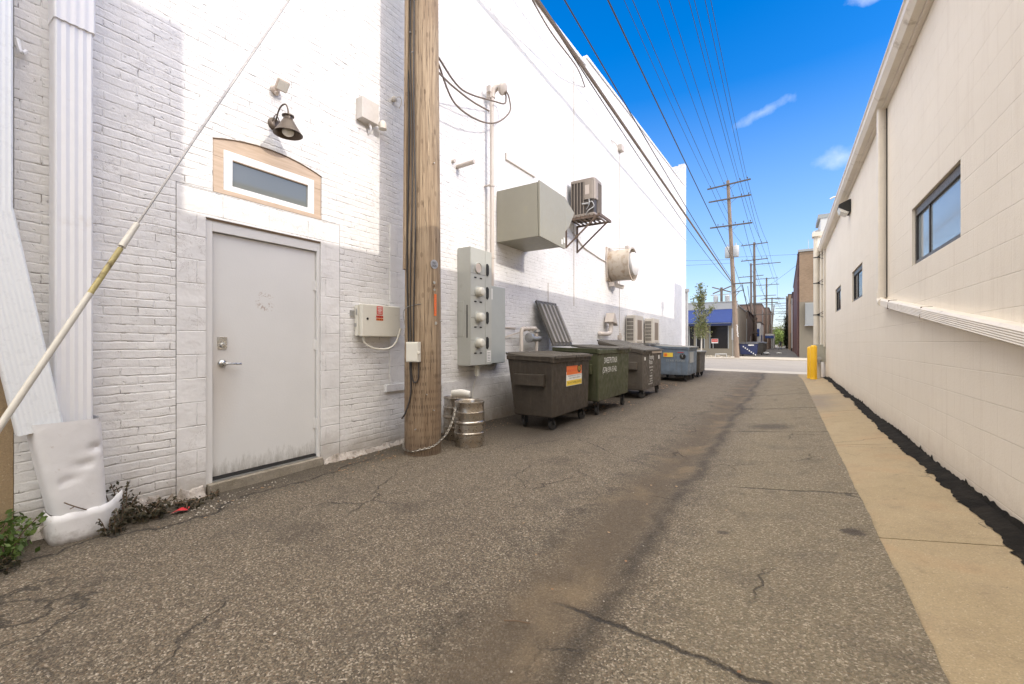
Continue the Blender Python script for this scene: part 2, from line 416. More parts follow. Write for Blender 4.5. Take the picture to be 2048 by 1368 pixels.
def beige_block():
    t = NT('beige_painted_block', 0.62); p = t.xyz(t.pos)
    vec = t.comb(t.math('ADD', p[1], 0.10), t.math('SUBTRACT', p[2], 0.11), 0.0)
    n_lo = t.noise(vec, 4, 3, 0.5, 'Color')
    vd = t.vmath('ADD', vec, t.vmath('SCALE', t.vmath('SUBTRACT', n_lo, (.5, .5, .5)), 0.006))
    def brick(size, sm, vv):
        b = t.N('ShaderNodeTexBrick', offset=0.5); t.plug(b.inputs['Vector'], vv); b.inputs['Scale'].default_value = 1
        b.inputs['Brick Width'].default_value = 0.4064; b.inputs['Row Height'].default_value = 0.2032
        b.inputs['Mortar Size'].default_value = size; b.inputs['Mortar Smooth'].default_value = sm
        return b.outputs['Fac']
    m = brick(0.0045, 0.5, vd); r = t.math('ABSOLUTE', t.math('SUBTRACT', t.math('FRACT', t.math('DIVIDE', t.xyz(vd)[1], 0.2032)), 0.5))
    bed = t.mr(r, 0.482, 0.492, 0, 1)    # bed joints are tooled deeper than the head joints
    dep = t.mr(t.noise(vec, 2.5, 3), 0.35, 0.65, 0.35, 1)
    h = t.math('SUBTRACT', 0.0, t.math('MULTIPLY', t.math('MAXIMUM', t.math('MULTIPLY', m, 0.55), t.math('MULTIPLY', bed, 0.55)), dep))
    fine = t.noise(vec, 55, 5, 0.7); h = t.math('ADD', h, t.math('MULTIPLY', fine, 0.36)); h = t.math('ADD', h, t.math('MULTIPLY', t.noise(vec, 8, 4), 0.3))
    c = t.mix(t.mr(t.noise(vec, 1.3, 5, 0.6), 0.3, 0.7), (0.77, 0.705, 0.60), (0.81, 0.745, 0.64))
    c = t.mix(t.math('MULTIPLY', t.math('MULTIPLY', bed, dep), 0.10), c, (0.30, 0.22, 0.16))
    scuff = t.mr(t.noise(t.comb(t.math('MULTIPLY', p[1], 4.0), p[2], 0), 3.0, 7, 0.8, dist=0.6), 0.70, 0.76)
    c = t.mix(t.math('MULTIPLY', scuff, 0.35), c, (0.42, 0.30, 0.22))
    c = t.mix(t.mr(t.math('ADD', p[2], t.math('MULTIPLY', t.noise(vec, 6, 5, 0.7), 0.45)), 0.72, 0.36, 0, 0.5), c, (0.44, 0.35, 0.26))
    st = t.mr(t.noise(t.comb(t.math('MULTIPLY', p[1], 7.0), t.math('MULTIPLY', p[2], 0.5), 0), 1.6, 6, 0.7), 0.52, 0.72, 0, 0.28)
    c = t.mix(st, c, (0.56, 0.47, 0.37))
    c = t.mix(t.mr(t.noise(vec, 38, 3, 0.6), 0.70, 0.76, 0, 0.35), c, (0.40, 0.31, 0.23))
    return t.done(c, t.mr(fine, .3, .7, .5, .68), t.bump(h, 0.006))
M_BEIGE = beige_block()
M_BOXC = paint('warm_white_box', (0.56, 0.52, 0.47), 0.45)
M_BEIGE_METAL = paint('beige_gutter_metal', (0.74, 0.68, 0.585), 0.42, 0, 0.08, 3, 0.0003, (0.36, 0.29, 0.21), 5, (0.6, 0.8))

def asphalt():
    t = NT('worn_asphalt', 0.85); P = t.pos; p = t.xyz(P); v2 = t.comb(p[0], p[1], 0.0)
    def dist_line(a, b, wob, sc_):      # crack roughly along Y = a + b X
        n = t.math('MULTIPLY', t.math('SUBTRACT', t.noise(v2, sc_, 6, 0.7), 0.5), wob)
        return t.math('ABSOLUTE', t.math('ADD', t.math('SUBTRACT', p[1], t.math('ADD', t.math('MULTIPLY', p[0], b), a)), n))
    # trough of dirt down the middle: wanders about X = -0.98
    wob = t.math('MULTIPLY', t.math('SUBTRACT', t.noise(t.comb(0.0, p[1], 0.0), 0.45, 4, 0.6), 0.5), 0.55)
    xc = t.math('ADD', p[0], t.math('ADD', 1.02, wob))
    n_md = t.noise(v2, 2.6, 6, 0.7); n_lo = t.noise(v2, 0.55, 4, 0.6); n_hi = t.noise(v2, 14, 5, 0.7)
    ragg = t.math('MULTIPLY', t.math('SUBTRACT', n_md, 0.5), 0.32)
    trough = t.mr(t.math('ADD', t.math('ABSOLUTE', xc), ragg), 0.46, 0.10)
    edge_r = t.mr(t.math('ABSOLUTE', t.math('ADD', t.math('SUBTRACT', xc, 0.26), t.math('MULTIPLY', ragg, 0.7))), 0.10, 0.01)
    edge_l = t.mr(t.math('ABSOLUTE', t.math('ADD', t.math('ADD', xc, 0.36), ragg)), 0.24, 0.0)
    # aggregate, two sizes
    cell = t.voro(P, 128, 'F1', 'Color'); cd = t.voro(P, 128, 'F1', 'Distance'); cc = t.xyz(cell)
    cell2 = t.xyz(t.voro(P, 230, 'F1', 'Color'))
    stone = t.ramp(cc[0], [(0.0, (0.020, 0.016, 0.011)), (0.34, (0.085, 0.069, 0.048)), (0.64, (0.175, 0.142, 0.097)), (0.86, (0.30, 0.25, 0.18)), (1.0, (0.62, 0.54, 0.43))])
    stone2 = t.ramp(cell2[1], [(0.0, (0.032, 0.025, 0.017)), (0.6, (0.118, 0.097, 0.069)), (1.0, (0.31, 0.265, 0.20))])
    c = t.mix(0.22, stone, stone2)
    warm = t.mr(cc[2], 0.80, 0.95, 0, 0.5); c = t.mix(warm, c, (0.20, 0.125, 0.07))
    wear = t.mr(n_lo, 0.35, 0.68); c = t.mix(wear, t.mix(0.16, c, (0.075, 0.062, 0.048)), t.mix(0.16, c, (0.172, 0.140, 0.094)))
    right = t.mr(p[0], -0.75, -0.3, 0, 0.75); c = t.mix(right, c, t.mix(0.45, c, (0.275, 0.225, 0.138)))
    c = t.mix(t.mr(p[0], -1.2, -1.8, 0, 0.30), c, t.mix(0.6, c, (0.125, 0.092, 0.060)))
    bl = t.mr(n_md, 0.50, 0.68, 0, 0.42); c = t.mix(bl, c, (0.075, 0.06, 0.045))
    spots = t.mr(t.noise(v2, 7.5, 3, 0.5), 0.68, 0.74, 0, 0.5); c = t.mix(spots, c, (0.055, 0.042, 0.032))
    # brown silt in the trough with paler dried patches, black rims either side
    silt = t.mix(t.mr(n_hi, 0.3, 0.7), (0.062, 0.045, 0.028), (0.098, 0.072, 0.044)); silt = t.mix(t.mr(t.noise(v2, 1.7, 4), 0.5, 0.68), silt, (0.15, 0.108, 0.062))
    c = t.mix(t.math('MULTIPLY', trough, 0.85), c, silt)
    rim = t.math('MAXIMUM', t.math('MULTIPLY', edge_r, t.mr(t.noise(v2, 3.5, 5, 0.7), 0.30, 0.50)), t.math('MULTIPLY', edge_l, t.mr(t.noise(v2, 4, 5, 0.7), 0.48, 0.66)))
    c = t.mix(t.math('MULTIPLY', rim, 0.60), c, (0.018, 0.014, 0.010))
    # dark grime by the left wall; grime plus painted contact shade under the dumpsters
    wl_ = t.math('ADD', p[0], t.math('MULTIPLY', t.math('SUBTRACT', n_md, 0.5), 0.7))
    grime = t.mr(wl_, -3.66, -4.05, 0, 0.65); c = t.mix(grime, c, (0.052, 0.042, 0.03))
    grime_shade = t.math('MULTIPLY', t.mr(wl_, -2.35, -3.0), t.mr(p[1], 4.3, 5.4, 0, 0.86)); c = t.mix(grime_shade, c, (0.05, 0.038, 0.027))
    # cracks
    rgate = t.mr(p[0], -1.05, -0.9)
    c1 = t.math('MULTIPLY', t.mr(dist_line(1.80, -0.22, 0.16, 5), 0.020, 0.004), rgate)
    c2 = t.math('MULTIPLY', t.mr(dist_line(4.26, 0.02, 0.10, 4), 0.016, 0.003), t.mr(p[0], -0.45, -0.3))
    c3 = t.math('MULTIPLY', t.mr(dist_line(7.05, -0.05, 0.2, 3), 0.025, 0.004), t.mr(p[0], -0.8, -0.6))
    c4 = t.math('MULTIPLY', t.mr(dist_line(9.6, 0.0, 0.25, 3), 0.035, 0.008), t.mr(p[0], -0.9, -0.7))
    c5 = t.math('MULTIPLY', t.mr(dist_line(12.2, 0.0, 0.25, 3), 0.05, 0.01), t.mr(p[0], -1.5, -1.3))
    along = t.math('ABSOLUTE', t.math('ADD', t.math('ADD', p[0], 3.86), t.math('MULTIPLY', t.math('SUBTRACT', t.noise(v2, 1.1, 6, 0.65), 0.5), 0.9)))
    c6 = t.math('MULTIPLY', t.mr(along, 0.02, 0.004), t.mr(p[1], 3.6, 3.0))
    big = t.voro(t.vmath('ADD', v2, t.vmath('SCALE', t.noise(v2, 3, 4, 0.6, 'Color'), 0.35)), 0.9, 'DISTANCE_TO_EDGE', 'Distance')
    c7 = t.math('MULTIPLY', t.mr(big, 0.010, 0.002), t.mr(t.noise(v2, 0.7, 2), 0.52, 0.6, 0, 0.8))
    crk = c1
    for q in (c2, c3, c4, c5, c6, c7): crk = t.math('MAXIMUM', crk, q)
    c = t.mix(t.math('MULTIPLY', crk, 0.8), c, (0.022, 0.018, 0.014))
    # round oil stains
    for (sx_, sy_, r, am) in ((-0.19, 7.5, 0.36, 0.7), (0.36, 3.43, 0.085, 0.85), (-0.35, 3.2, 0.05, 0.7), (-2.6, 2.45, 0.16, 0.35), (-2.2, 4.4, 0.22, 0.35), (-2.9, 1.75, 0.24, 0.4)):
        d = t.vmath('LENGTH', t.vmath('SUBTRACT', v2, (sx_, sy_, 0.0)))
        n = t.N('ShaderNodeVectorMath', operation='LENGTH'); t.plug(n.inputs[0], t.vmath('SUBTRACT', v2, (sx_, sy_, 0.0)))
        dd = t.math('ADD', n.outputs['Value'], t.math('MULTIPLY', t.math('SUBTRACT', n_hi, 0.5), r*1.4))
        c = t.mix(t.mr(dd, r, r*0.45, 0, am), c, (0.045, 0.034, 0.025))
    h = t.math('ADD', t.math('MULTIPLY', t.mr(cd, 0.0, 0.7, 1, 0), t.mr(trough, 0, 1, 1.0, 0.45)), t.math('MULTIPLY', n_hi, 1.2))
    h = t.math('SUBTRACT', h, t.math('MULTIPLY', crk, 3.0))
    return t.done(c, t.mr(cc[1], 0, 1, 0.7, 0.95), t.bump(h, 0.006))
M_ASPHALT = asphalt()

def concrete(name, c0, c1, rust=0.0, joint=None, scale=1.0):
    t = NT(name, 0.82); p = t.xyz(t.pos); v2 = t.comb(p[0], p[1], p[2])
    a = t.noise(v2, 1.1*scale, 5, 0.65); b = t.noise(v2, 30, 5, 0.7); g = t.voro(v2, 190, 'F1', 'Color')
    c = t.mix(t.mr(a, 0.32, 0.68), c0, c1)
    c = t.mix(t.mr(t.xyz(g)[0], 0.0, 1.0, 0.26, 0.0), c, (0.06, 0.05, 0.04)); c = t.mix(t.mr(t.xyz(g)[1], 0.93, 1.0, 0.0, 0.4), c, (0.62, 0.52, 0.38))
    c = t.mix(t.mr(t.noise(v2, 9, 4, 0.6), 0.64, 0.76, 0, 0.5), c, tuple(x*0.5 for x in c0))
    if rust:
        grey = t.math('MULTIPLY', t.mr(p[1], 8.8, 9.9), t.mr(p[1], 12.3, 11.4))
        wet = t.math('MULTIPLY', grey, t.mr(t.math('ADD', p[0], t.math('MULTIPLY', a, 0.5)), 1.15, 0.85, 0.25, 0.85))
        c = t.mix(wet, c, (0.20, 0.165, 0.125))
        c = t.mix(t.math('MULTIPLY', t.mr(t.noise(v2, 2.2, 4), 0.5, 0.7), 0.45), c, (0.33, 0.185, 0.085))
        c = t.mix(t.mr(t.noise(v2, 5.5, 6, 0.75), 0.50, 0.70, 0, 0.45), c, (0.20, 0.15, 0.095))
        c = t.mix(t.mr(t.noise(v2, 60, 3, 0.6), 0.70, 0.76, 0, 0.8), c, (0.05, 0.035, 0.025))
        ed = t.voro(t.vmath('ADD', v2, t.vmath('SCALE', t.noise(v2, 5, 5, 0.7, 'Color'), 0.18)), 0.8, 'DISTANCE_TO_EDGE', 'Distance')
        c = t.mix(t.math('MULTIPLY', t.mr(ed, 0.006, 0.001), t.mr(t.noise(v2, 0.9, 2), 0.5, 0.58, 0, 0.85)), c, (0.06, 0.045, 0.03))
        c = t.mix(t.mr(t.math('ADD', p[0], t.math('MULTIPLY', t.noise(v2, 12, 4), 0.12)), 0.56, 0.50, 0, 0.5), c, (0.12, 0.09, 0.06))
    return t.done(c, None, t.bump(t.math('ADD', b, t.math('MULTIPLY', t.xyz(g)[2], 0.4)), 0.002))
M_STRIP = concrete('ochre_stained_concrete', (0.325, 0.248, 0.138), (0.40, 0.312, 0.185), 1.0)
M_ROAD = concrete('pale_street_concrete', (0.23, 0.205, 0.175), (0.27, 0.245, 0.21), 0, None, 0.5)
M_WALK = concrete('sidewalk_concrete', (0.36, 0.32, 0.26), (0.42, 0.375, 0.31))
M_CURB = concrete('curb_concrete', (0.36, 0.31, 0.25), (0.40, 0.36, 0.28))
M_GROUND = concrete('dusty_ground', (0.16, 0.14, 0.11), (0.20, 0.175, 0.14), 0, None, 0.3)
M_FARASPH = concrete('far_alley_asphalt', (0.085, 0.08, 0.074), (0.12, 0.112, 0.10))
def tar():
    t = NT('black_tar', 0.9); t.b.inputs['Specular IOR Level'].default_value = 0.12; h = t.noise(t.pos, 26, 6, 0.7)
    c = t.mix(t.mr(t.noise(t.pos, 8, 5), 0.3, 0.75), (0.010, 0.009, 0.008), (0.030, 0.026, 0.021))
    return t.done(c, 0.9, t.bump(h, 0.02))
M_TAR = tar()

def wood(name, c0, c1, dark, knots=True, incise=0.0, gscale=1.0):
    t = NT(name, 0.8); p = t.xyz(t.obj)
    ang = t.math('ARCTAN2', p[1], p[0])
    v = t.comb(t.math('MULTIPLY', p[0], 42*gscale), t.math('MULTIPLY', p[1], 42*gscale), t.math('MULTIPLY', p[2], 0.8))
    g = t.noise(v, 1.0, 7, 0.65, dist=0.4); v2 = t.comb(t.math('MULTIPLY', p[0], 95*gscale), t.math('MULTIPLY', p[1], 95*gscale), t.math('MULTIPLY', p[2], 3.2))
    g2 = t.noise(v2, 1.0, 5, 0.6); lo = t.noise(t.obj, 1.6, 3)
    c = t.mix(t.mr(g, 0.32, 0.68), c0, c1)
    c = t.mix(t.mr(lo, 0.4, 0.7, 0, 0.4), c, dark)
    check = t.math('MAXIMUM', t.mr(g2, 0.60, 0.68), t.mr(g, 0.63, 0.68))
    c = t.mix(t.math('MULTIPLY', check, 0.75), c, tuple(x*0.35 for x in dark))
    h = t.math('SUBTRACT', t.math('MULTIPLY', g, 1.0), t.math('MULTIPLY', check, 1.1))
    if knots:
        kv = t.comb(t.math('MULTIPLY', ang, 0.42), t.math('MULTIPLY', p[2], 1.0), 0.0)
        kd = t.voro(kv, 2.6, 'F1', 'Distance', 1.0, '2D'); ring = t.math('SINE', t.math('MULTIPLY', kd, 190))
        km = t.mr(kd, 0.10, 0.065); c = t.mix(t.math('MULTIPLY', km, t.mr(ring, -1, 1, 0.1, 0.75)), c, tuple(x*0.6 for x in dark))
    if incise:   # rows of short treatment cuts low on the pole
        iv = t.comb(t.math('MULTIPLY', ang, 7.5), t.math('MULTIPLY', p[2], 11.0), 0.0)
        idd = t.xyz(t.vmath('SUBTRACT', t.vmath('FRACTION', t.vmath('ADD', iv, t.comb(t.math('MULTIPLY', t.math('FLOOR', t.math('MULTIPLY', p[2], 11.0)), 0.5), 0.0, 0.0))), (0.5, 0.5, 0.5)))
        e = t.math('ADD', t.math('POWER', t.math('ABSOLUTE', t.math('MULTIPLY', idd[0], 5.5)), 2.0), t.math('POWER', t.math('ABSOLUTE', t.math('MULTIPLY', idd[1], 3.4)), 2.0))
        im = t.math('MULTIPLY', t.mr(e, 1.0, 0.5), t.mr(t.math('ADD', p[2], t.math('MULTIPLY', lo, 0.6)), incise+0.5, incise+0.1))
        im = t.math('MULTIPLY', im, t.mr(t.noise(t.obj, 9, 3), 0.40, 0.52))
        c = t.mix(t.math('MULTIPLY', im, 0.8), c, (0.055, 0.03, 0.016)); h = t.math('SUBTRACT', h, im)
        c = t.mix(t.mr(t.math('ADD', p[2], t.math('MULTIPLY', lo, 0.5)), 1.75, 1.1, 0, 0.5), c, tuple(x*0.78 for x in dark))
        c = t.mix(t.mr(t.math('ADD', p[2], t.math('MULTIPLY', lo, 0.35)), 0.5, 0.12, 0, 0.75), c, (0.07, 0.05, 0.033))
    return t.done(c, None, t.bump(h, 0.006))
M_POLE = wood('weathered_pole_wood', (0.15, 0.10, 0.057), (0.50, 0.385, 0.255), (0.17, 0.10, 0.052), True, 1.2)
M_POLE2 = wood('grey_pole_wood', (0.19, 0.14, 0.10), (0.29, 0.22, 0.165), (0.13, 0.09, 0.062), False)
M_POLE3 = wood('distant_pole_wood', (0.12, 0.095, 0.075), (0.19, 0.15, 0.12), (0.08, 0.06, 0.05), False)
M_ARM = wood('crossarm_wood', (0.085, 0.070, 0.060), (0.15, 0.125, 0.105), (0.05, 0.042, 0.036), False)
def boards():
    t = NT('raw_pine_trim', 0.65); p = t.xyz(t.pos)
    v = t.comb(t.math('MULTIPLY', p[0], 9), t.math('MULTIPLY', p[1], 1.2), t.math('MULTIPLY', p[2], 16)); g = t.noise(v, 2.2, 6, 0.6, dist=1.2)
    c = t.mix(t.mr(g, 0.3, 0.7), (0.46, 0.345, 0.25), (0.58, 0.455, 0.345))
    return t.done(c, None, t.bump(g, 0.0008))
M_TRIM = boards()

def metal(name, col, rough=0.35, dirt=None, var=0.15):
    t = NT(name, rough, 1.0); n1 = t.noise(t.obj, 7, 6, 0.65); n2 = t.noise(t.obj, 40, 4)
    c = t.mix(t.mr(n1, 0.35, 0.65), tuple(x*(1-var) for x in col), col)
    mt = None
    if dirt:
        d = t.mr(t.noise(t.obj, 5, 7, 0.75), 0.45, 0.66); c = t.mix(d, c, dirt); mt = t.math('SUBTRACT', 1.0, t.math('MULTIPLY', d, 0.55))
    return t.done(c, t.mr(n2, 0.3, 0.7, rough-0.08, rough+0.15), t.bump(n1, 0.002), mt)
M_WINFR = flat('dark_bronze_window_frame', (0.035, 0.03, 0.027), 0.4)
M_STEEL = metal('keg_steel', (0.50, 0.46, 0.40), 0.30, (0.26, 0.19, 0.12))
M_CHROME = metal('satin_chrome', (0.62, 0.62, 0.60), 0.25)
M_GALV = metal('galvanised_steel', (0.50, 0.50, 0.49), 0.5)
M_CHAIN = metal('chain_steel', (0.40, 0.37, 0.32), 0.35)
M_SPOUT = paint('white_spout_paint', (0.79, 0.79, 0.80), 0.38, 0, 0.03, 2, 0.0006, (0.66, 0.63, 0.60), 4, (0.62, 0.82))
M_SPOUT2 = paint('bright_white_aluminium', (0.80, 0.83, 0.85), 0.30, 0, 0.02, 2, 0.0004)
def bootmat():
    t = NT('dented_boot_metal', 0.42); n = t.noise(t.obj, 7, 3, .5, dist=.6); q = t.noise(t.obj, 22, 4, .6)
    c = t.mix(t.mr(n, .35, .65), (0.70, 0.69, 0.685), (0.76, 0.75, 0.745)); o = t.xyz(t.obj)
    c = t.mix(t.mr(t.noise(t.obj, 13, 6, .75), .62, .70, 0, .5), c, (0.36, 0.28, 0.21))
    c = t.mix(t.mr(t.math('ADD', o[2], t.math('MULTIPLY', q, .18)), .17, .05, 0, .75), c, (0.16, 0.13, 0.10))
    return t.done(c, None, t.bump(t.math('ADD', n, t.math('MULTIPLY', q, .25)), .0035))
M_BOOT = bootmat()
def door_mat():
    t = NT('off_white_steel_door', 0.5); p = t.xyz(t.pos); v = t.comb(p[1], p[2], 0)
    c = t.mix(t.mr(t.noise(v, 1.5, 4), .3, .7), (0.63, 0.625, 0.605), (0.675, 0.67, 0.65))
    base = t.math('ADD', t.math('SUBTRACT', p[2], 0.12), t.math('MULTIPLY', t.math('SUBTRACT', t.noise(t.comb(t.math('MULTIPLY', p[1], 5.0), p[2], 0), 5, 7, 0.8), 0.5), 0.55))
    c = t.mix(t.mr(base, 0.14, -0.10, 0, 0.85), c, (0.14, 0.12, 0.085))
    dl = t.N('ShaderNodeVectorMath', operation='LENGTH'); t.plug(dl.inputs[0], t.vmath('MULTIPLY', t.vmath('SUBTRACT', v, (2.22, 1.72, 0.0)), (1.0, 0.75, 1.0)))
    mark = t.math('MULTIPLY', t.mr(dl.outputs['Value'], 0.10, 0.06), t.mr(t.noise(v, 24, 6, 0.75, dist=1.2), 0.55, 0.60)); c = t.mix(t.math('MULTIPLY', mark, 0.85), c, (0.36, 0.27, 0.21))
    hd = t.N('ShaderNodeVectorMath', operation='LENGTH'); t.plug(hd.inputs[0], t.vmath('MULTIPLY', t.vmath('SUBTRACT', v, (1.80, 1.0, 0.0)), (1.0, 0.35, 1.0)))
    c = t.mix(t.math('MULTIPLY', t.mr(hd.outputs['Value'], 0.22, 0.02), 0.28), c, (0.40, 0.30, 0.20))
    return t.done(c, None, t.bump(t.noise(v, 60, 3), 0.0008))
M_DOOR = door_mat()
M_FRAME = paint('painted_door_frame', (0.66, 0.65, 0.63), 0.5, 0, 0.04, 3, 0.0006, (0.45, 0.38, 0.3), 4, (0.62, 0.8))
M_VINYL = flat('white_vinyl', (0.82, 0.82, 0.82), 0.3)
M_DARK = flat('dark_void', (0.012, 0.012, 0.012), 0.9)
M_BLACK = flat('black_rubber', (0.02, 0.019, 0.018), 0.7)
M_CABLE = flat('cable_sheath', (0.035, 0.03, 0.027), 0.55)
M_CABLEG = flat('grey_brown_cable', (0.17, 0.13, 0.10), 0.6)
M_WIRE = metal('guy_wire_strand', (0.42, 0.40, 0.37), 0.5)
def glass(name, tint=(0.10, 0.12, 0.13), rough=0.03, ior=2.2):
    t = NT(name, rough); t.b.inputs['Specular IOR Level'].default_value = 1.0; t.b.inputs['IOR'].default_value = ior
    t.plug(t.b.inputs['Base Color'], tint); return t.m
M_GLASS = glass('reflective_window_glass', (0.16, 0.175, 0.165), 0.05, 1.45)
M_GLASSR = glass('painted_reflection_glass', (0.30, 0.35, 0.38), 0.06, 1.6)  # pale base colour stands in for the reflected sky
M_SHOPGLASS = glass('shop_window_glass', (0.02, 0.017, 0.014), 0.12, 1.3)
M_BRONZE = paint('bronze_lamp_metal', (0.10, 0.075, 0.055), 0.4, 0.3, 0.15, 8, 0.0003)
M_FROST = flat('frosted_lamp_glass', (0.72, 0.70, 0.64), 0.3)
M_TAUPE = paint('taupe_light_housing', (0.55, 0.47, 0.40), 0.45)
M_PANEL = paint('grey_green_cabinet', (0.42, 0.425, 0.385), 0.42, 0, 0.05, 3, 0.0003, (0.27, 0.25, 0.19), 4, (0.62, 0.8))
M_PANEL2 = paint('grey_disconnect_box', (0.385, 0.405, 0.385), 0.42, 0, 0.05, 3, 0.0003, (0.27, 0.25, 0.19), 4, (0.62, 0.8))
M_CREAM = paint('cream_control_box', (0.66, 0.635, 0.55), 0.4, 0, 0.04, 3, 0.0003, (0.36, 0.3, 0.2), 5, (0.66, 0.82))
M_METER = flat('meter_glass_housing', (0.62, 0.60, 0.52), 0.15)
M_CONDUIT = paint('painted_conduit', (0.55, 0.49, 0.43), 0.5, 0, 0.08, 4, 0.0004)
M_HOOD = paint('sage_beige_sheet_metal', (0.30, 0.285, 0.225), 0.5, 0.0, 0.05, 1.5, 0.0006, (0.34, 0.31, 0.22), 3, (0.6, 0.8))
M_ACUNIT = paint('brown_grey_condenser_case', (0.28, 0.235, 0.19), 0.45, 0, 0.1, 5)
M_ACFIN = paint('condenser_fins', (0.075, 0.062, 0.05), 0.5, 0.3, 0.3, 30, 0.002)
M_ACBRKT = paint('rusty_bracket_steel', (0.15, 0.105, 0.075), 0.6, 0.3, 0.3, 12)
M_FAN = paint('stained_fan_shroud', (0.50, 0.435, 0.35), 0.5, 0.2, 0.1, 4, 0.001, (0.30, 0.20, 0.12), 3.5, (0.5, 0.72), 2.0)
M_FANW = paint('white_fan_cap', (0.72, 0.71, 0.69), 0.4)
M_MINI = paint('beige_white_mini_split', (0.60, 0.555, 0.48), 0.45, 0, 0.05)
M_MINIF = paint('mini_split_grille_brown', (0.23, 0.18, 0.135), 0.6)
M_YELLOW = paint('safety_yellow_plastic', (0.80, 0.46, 0.015), 0.38, 0, 0.06, 5, 0.0003)
M_PIPEW = paint('cream_pipe', (0.62, 0.575, 0.49), 0.45, 0, 0.08, 5)
M_GREEN_EL = paint('olive_grey_utility_box', (0.33, 0.325, 0.27), 0.5)
M_GUARD = paint('aged_plastic_guard', (0.62, 0.59, 0.52), 0.45, 0, 0.1, 4, 0.0004, (0.30, 0.25, 0.17), 5, (0.6, 0.8))
M_GUARDY = paint('faded_yellow_wrap', (0.44, 0.37, 0.16), 0.5, 0, 0.25, 9, 0.0004, (0.16, 0.12, 0.05), 7, (0.5, 0.6))
def binpaint(name, col, rough=0.55):
    t = NT(name, rough); o = t.xyz(t.obj); ov = t.obj
    c = t.mix(t.mr(t.noise(ov, 2.5, 5, 0.6), .3, .7), tuple(x*.82 for x in col), tuple(x*1.15 for x in col))
    stv = t.comb(t.math('MULTIPLY', o[0], 7.0), t.math('MULTIPLY', o[1], 7.0), t.math('MULTIPLY', o[2], .6))
    c = t.mix(t.mr(t.noise(stv, 2.2, 6, .7), .50, .74, 0, .45), c, (0.11, 0.09, 0.062))
    scv = t.comb(t.math('MULTIPLY', o[0], 1.2), t.math('MULTIPLY', o[1], 1.2), t.math('MULTIPLY', o[2], 26.0))
    c = t.mix(t.mr(t.noise(scv, 3.0, 5, .75, dist=.8), .66, .71, 0, .45), c, tuple(min(1, x*2.6+.03) for x in col))
    c = t.mix(t.mr(t.noise(ov, 16, 5, .7), .67, .72, 0, .7), c, (0.10, 0.045, 0.02))
    low = t.math('ADD', o[2], t.math('MULTIPLY', t.noise(ov, 5, 5, .7), .35))
    c = t.mix(t.mr(low, .58, .30, 0, .6), c, (0.035, 0.027, 0.019))
    return t.done(c, t.mr(t.noise(ov, 9, 4), .3, .7, rough-.1, rough+.25), t.bump(t.noise(ov, 5, 3), .02, .6))
M_D_BROWN = binpaint('brown_plastic_dumpster', (0.042, 0.032, 0.022))
M_D_GREEN = binpaint('olive_green_dumpster', (0.055, 0.060, 0.026))
M_D_GREY = binpaint('grey_brown_dumpster', (0.080, 0.067, 0.053))
M_D_BLUE = binpaint('faded_blue_dumpster', (0.135, 0.175, 0.225))
M_D_NAVY = paint('navy_dumpster', (0.025, 0.035, 0.10), 0.5)
M_D_LID = paint('dull_grey_lid', (0.085, 0.073, 0.058), 0.55, 0, 0.15, 4, 0.001)
M_D_LIDB = paint('black_ribbed_lid', (0.085, 0.077, 0.066), 0.5, 0, 0.2, 4, 0.001)
M_LIDRIB = paint('pale_lid_rib', (0.25, 0.225, 0.195), 0.5, 0, 0.15, 4, 0.001)
M_D_LIDG = paint('grey_plastic_lid', (0.20, 0.20, 0.19), 0.55, 0, 0.15, 4, 0.001)
M_WHITE = flat('white_lettering', (0.75, 0.74, 0.70), 0.6)
M_RED = flat('red_print', (0.62, 0.045, 0.03), 0.5)
M_ORANGE = flat('orange_print', (0.72, 0.16, 0.03), 0.5)
M_YEL = flat('yellow_print', (0.74, 0.52, 0.06), 0.5)
M_INK = flat('black_ink', (0.015, 0.014, 0.012), 0.6)
M_PINK = flat('faded_red_label', (0.60, 0.12, 0.10), 0.5)
M_BARK = paint('pale_birch_bark', (0.50, 0.46, 0.40), 0.7, 0, 0.2, 12)
M_TWIG = paint('dry_twig', (0.13, 0.085, 0.05), 0.8)
M_STONE = concrete('tan_limestone', (0.33, 0.235, 0.13), (0.42, 0.31, 0.185))
M_FOOT = concrete('whitewashed_rubble', (0.22, 0.18, 0.14), (0.62, 0.57, 0.52), 0, None, 6)
M_SILL = concrete('mossy_concrete_sill', (0.20, 0.17, 0.12), (0.36, 0.32, 0.26), 0, None, 5)
def leaf(name, c0, c1, c2=None):
    t = NT(name, 0.55); r = t.N('ShaderNodeObjectInfo'); n = t.noise(t.obj, 9, 3)
    rnd = t.geo.outputs['Random Per Island'] if 'Random Per Island' in t.geo.outputs else n
    c = t.mix(rnd, c0, c1)
    if c2: c = t.mix(t.mr(n, 0.5, 0.7), c, c2)
    t.b.inputs['Subsurface Weight'].default_value = 0.0
    m = t.done(c)
    # leaves let some light through
    tr = t.N('ShaderNodeBsdfTranslucent'); t.plug(tr.inputs['Color'], c); ms = t.N('ShaderNodeMixShader'); ms.inputs[0].default_value = 0.3
    out = [x for x in t.n if x.type == 'OUTPUT_MATERIAL'][0]
    t.l.new(t.b.outputs[0], ms.inputs[1]); t.l.new(tr.outputs[0], ms.inputs[2]); t.l.new(ms.outputs[0], out.inputs['Surface'])
    return m
M_LEAF = leaf('birch_leaf', (0.12, 0.145, 0.045), (0.25, 0.26, 0.11), (0.20, 0.18, 0.10))
M_LEAF_FAR = leaf('bright_tree_leaf', (0.14, 0.20, 0.04), (0.26, 0.32, 0.08))
M_LEAF_VINE = leaf('dark_vine_leaf', (0.02, 0.028, 0.014), (0.05, 0.06, 0.028))
M_WEED = leaf('green_weed_leaf', (0.055, 0.10, 0.018), (0.13, 0.19, 0.04))
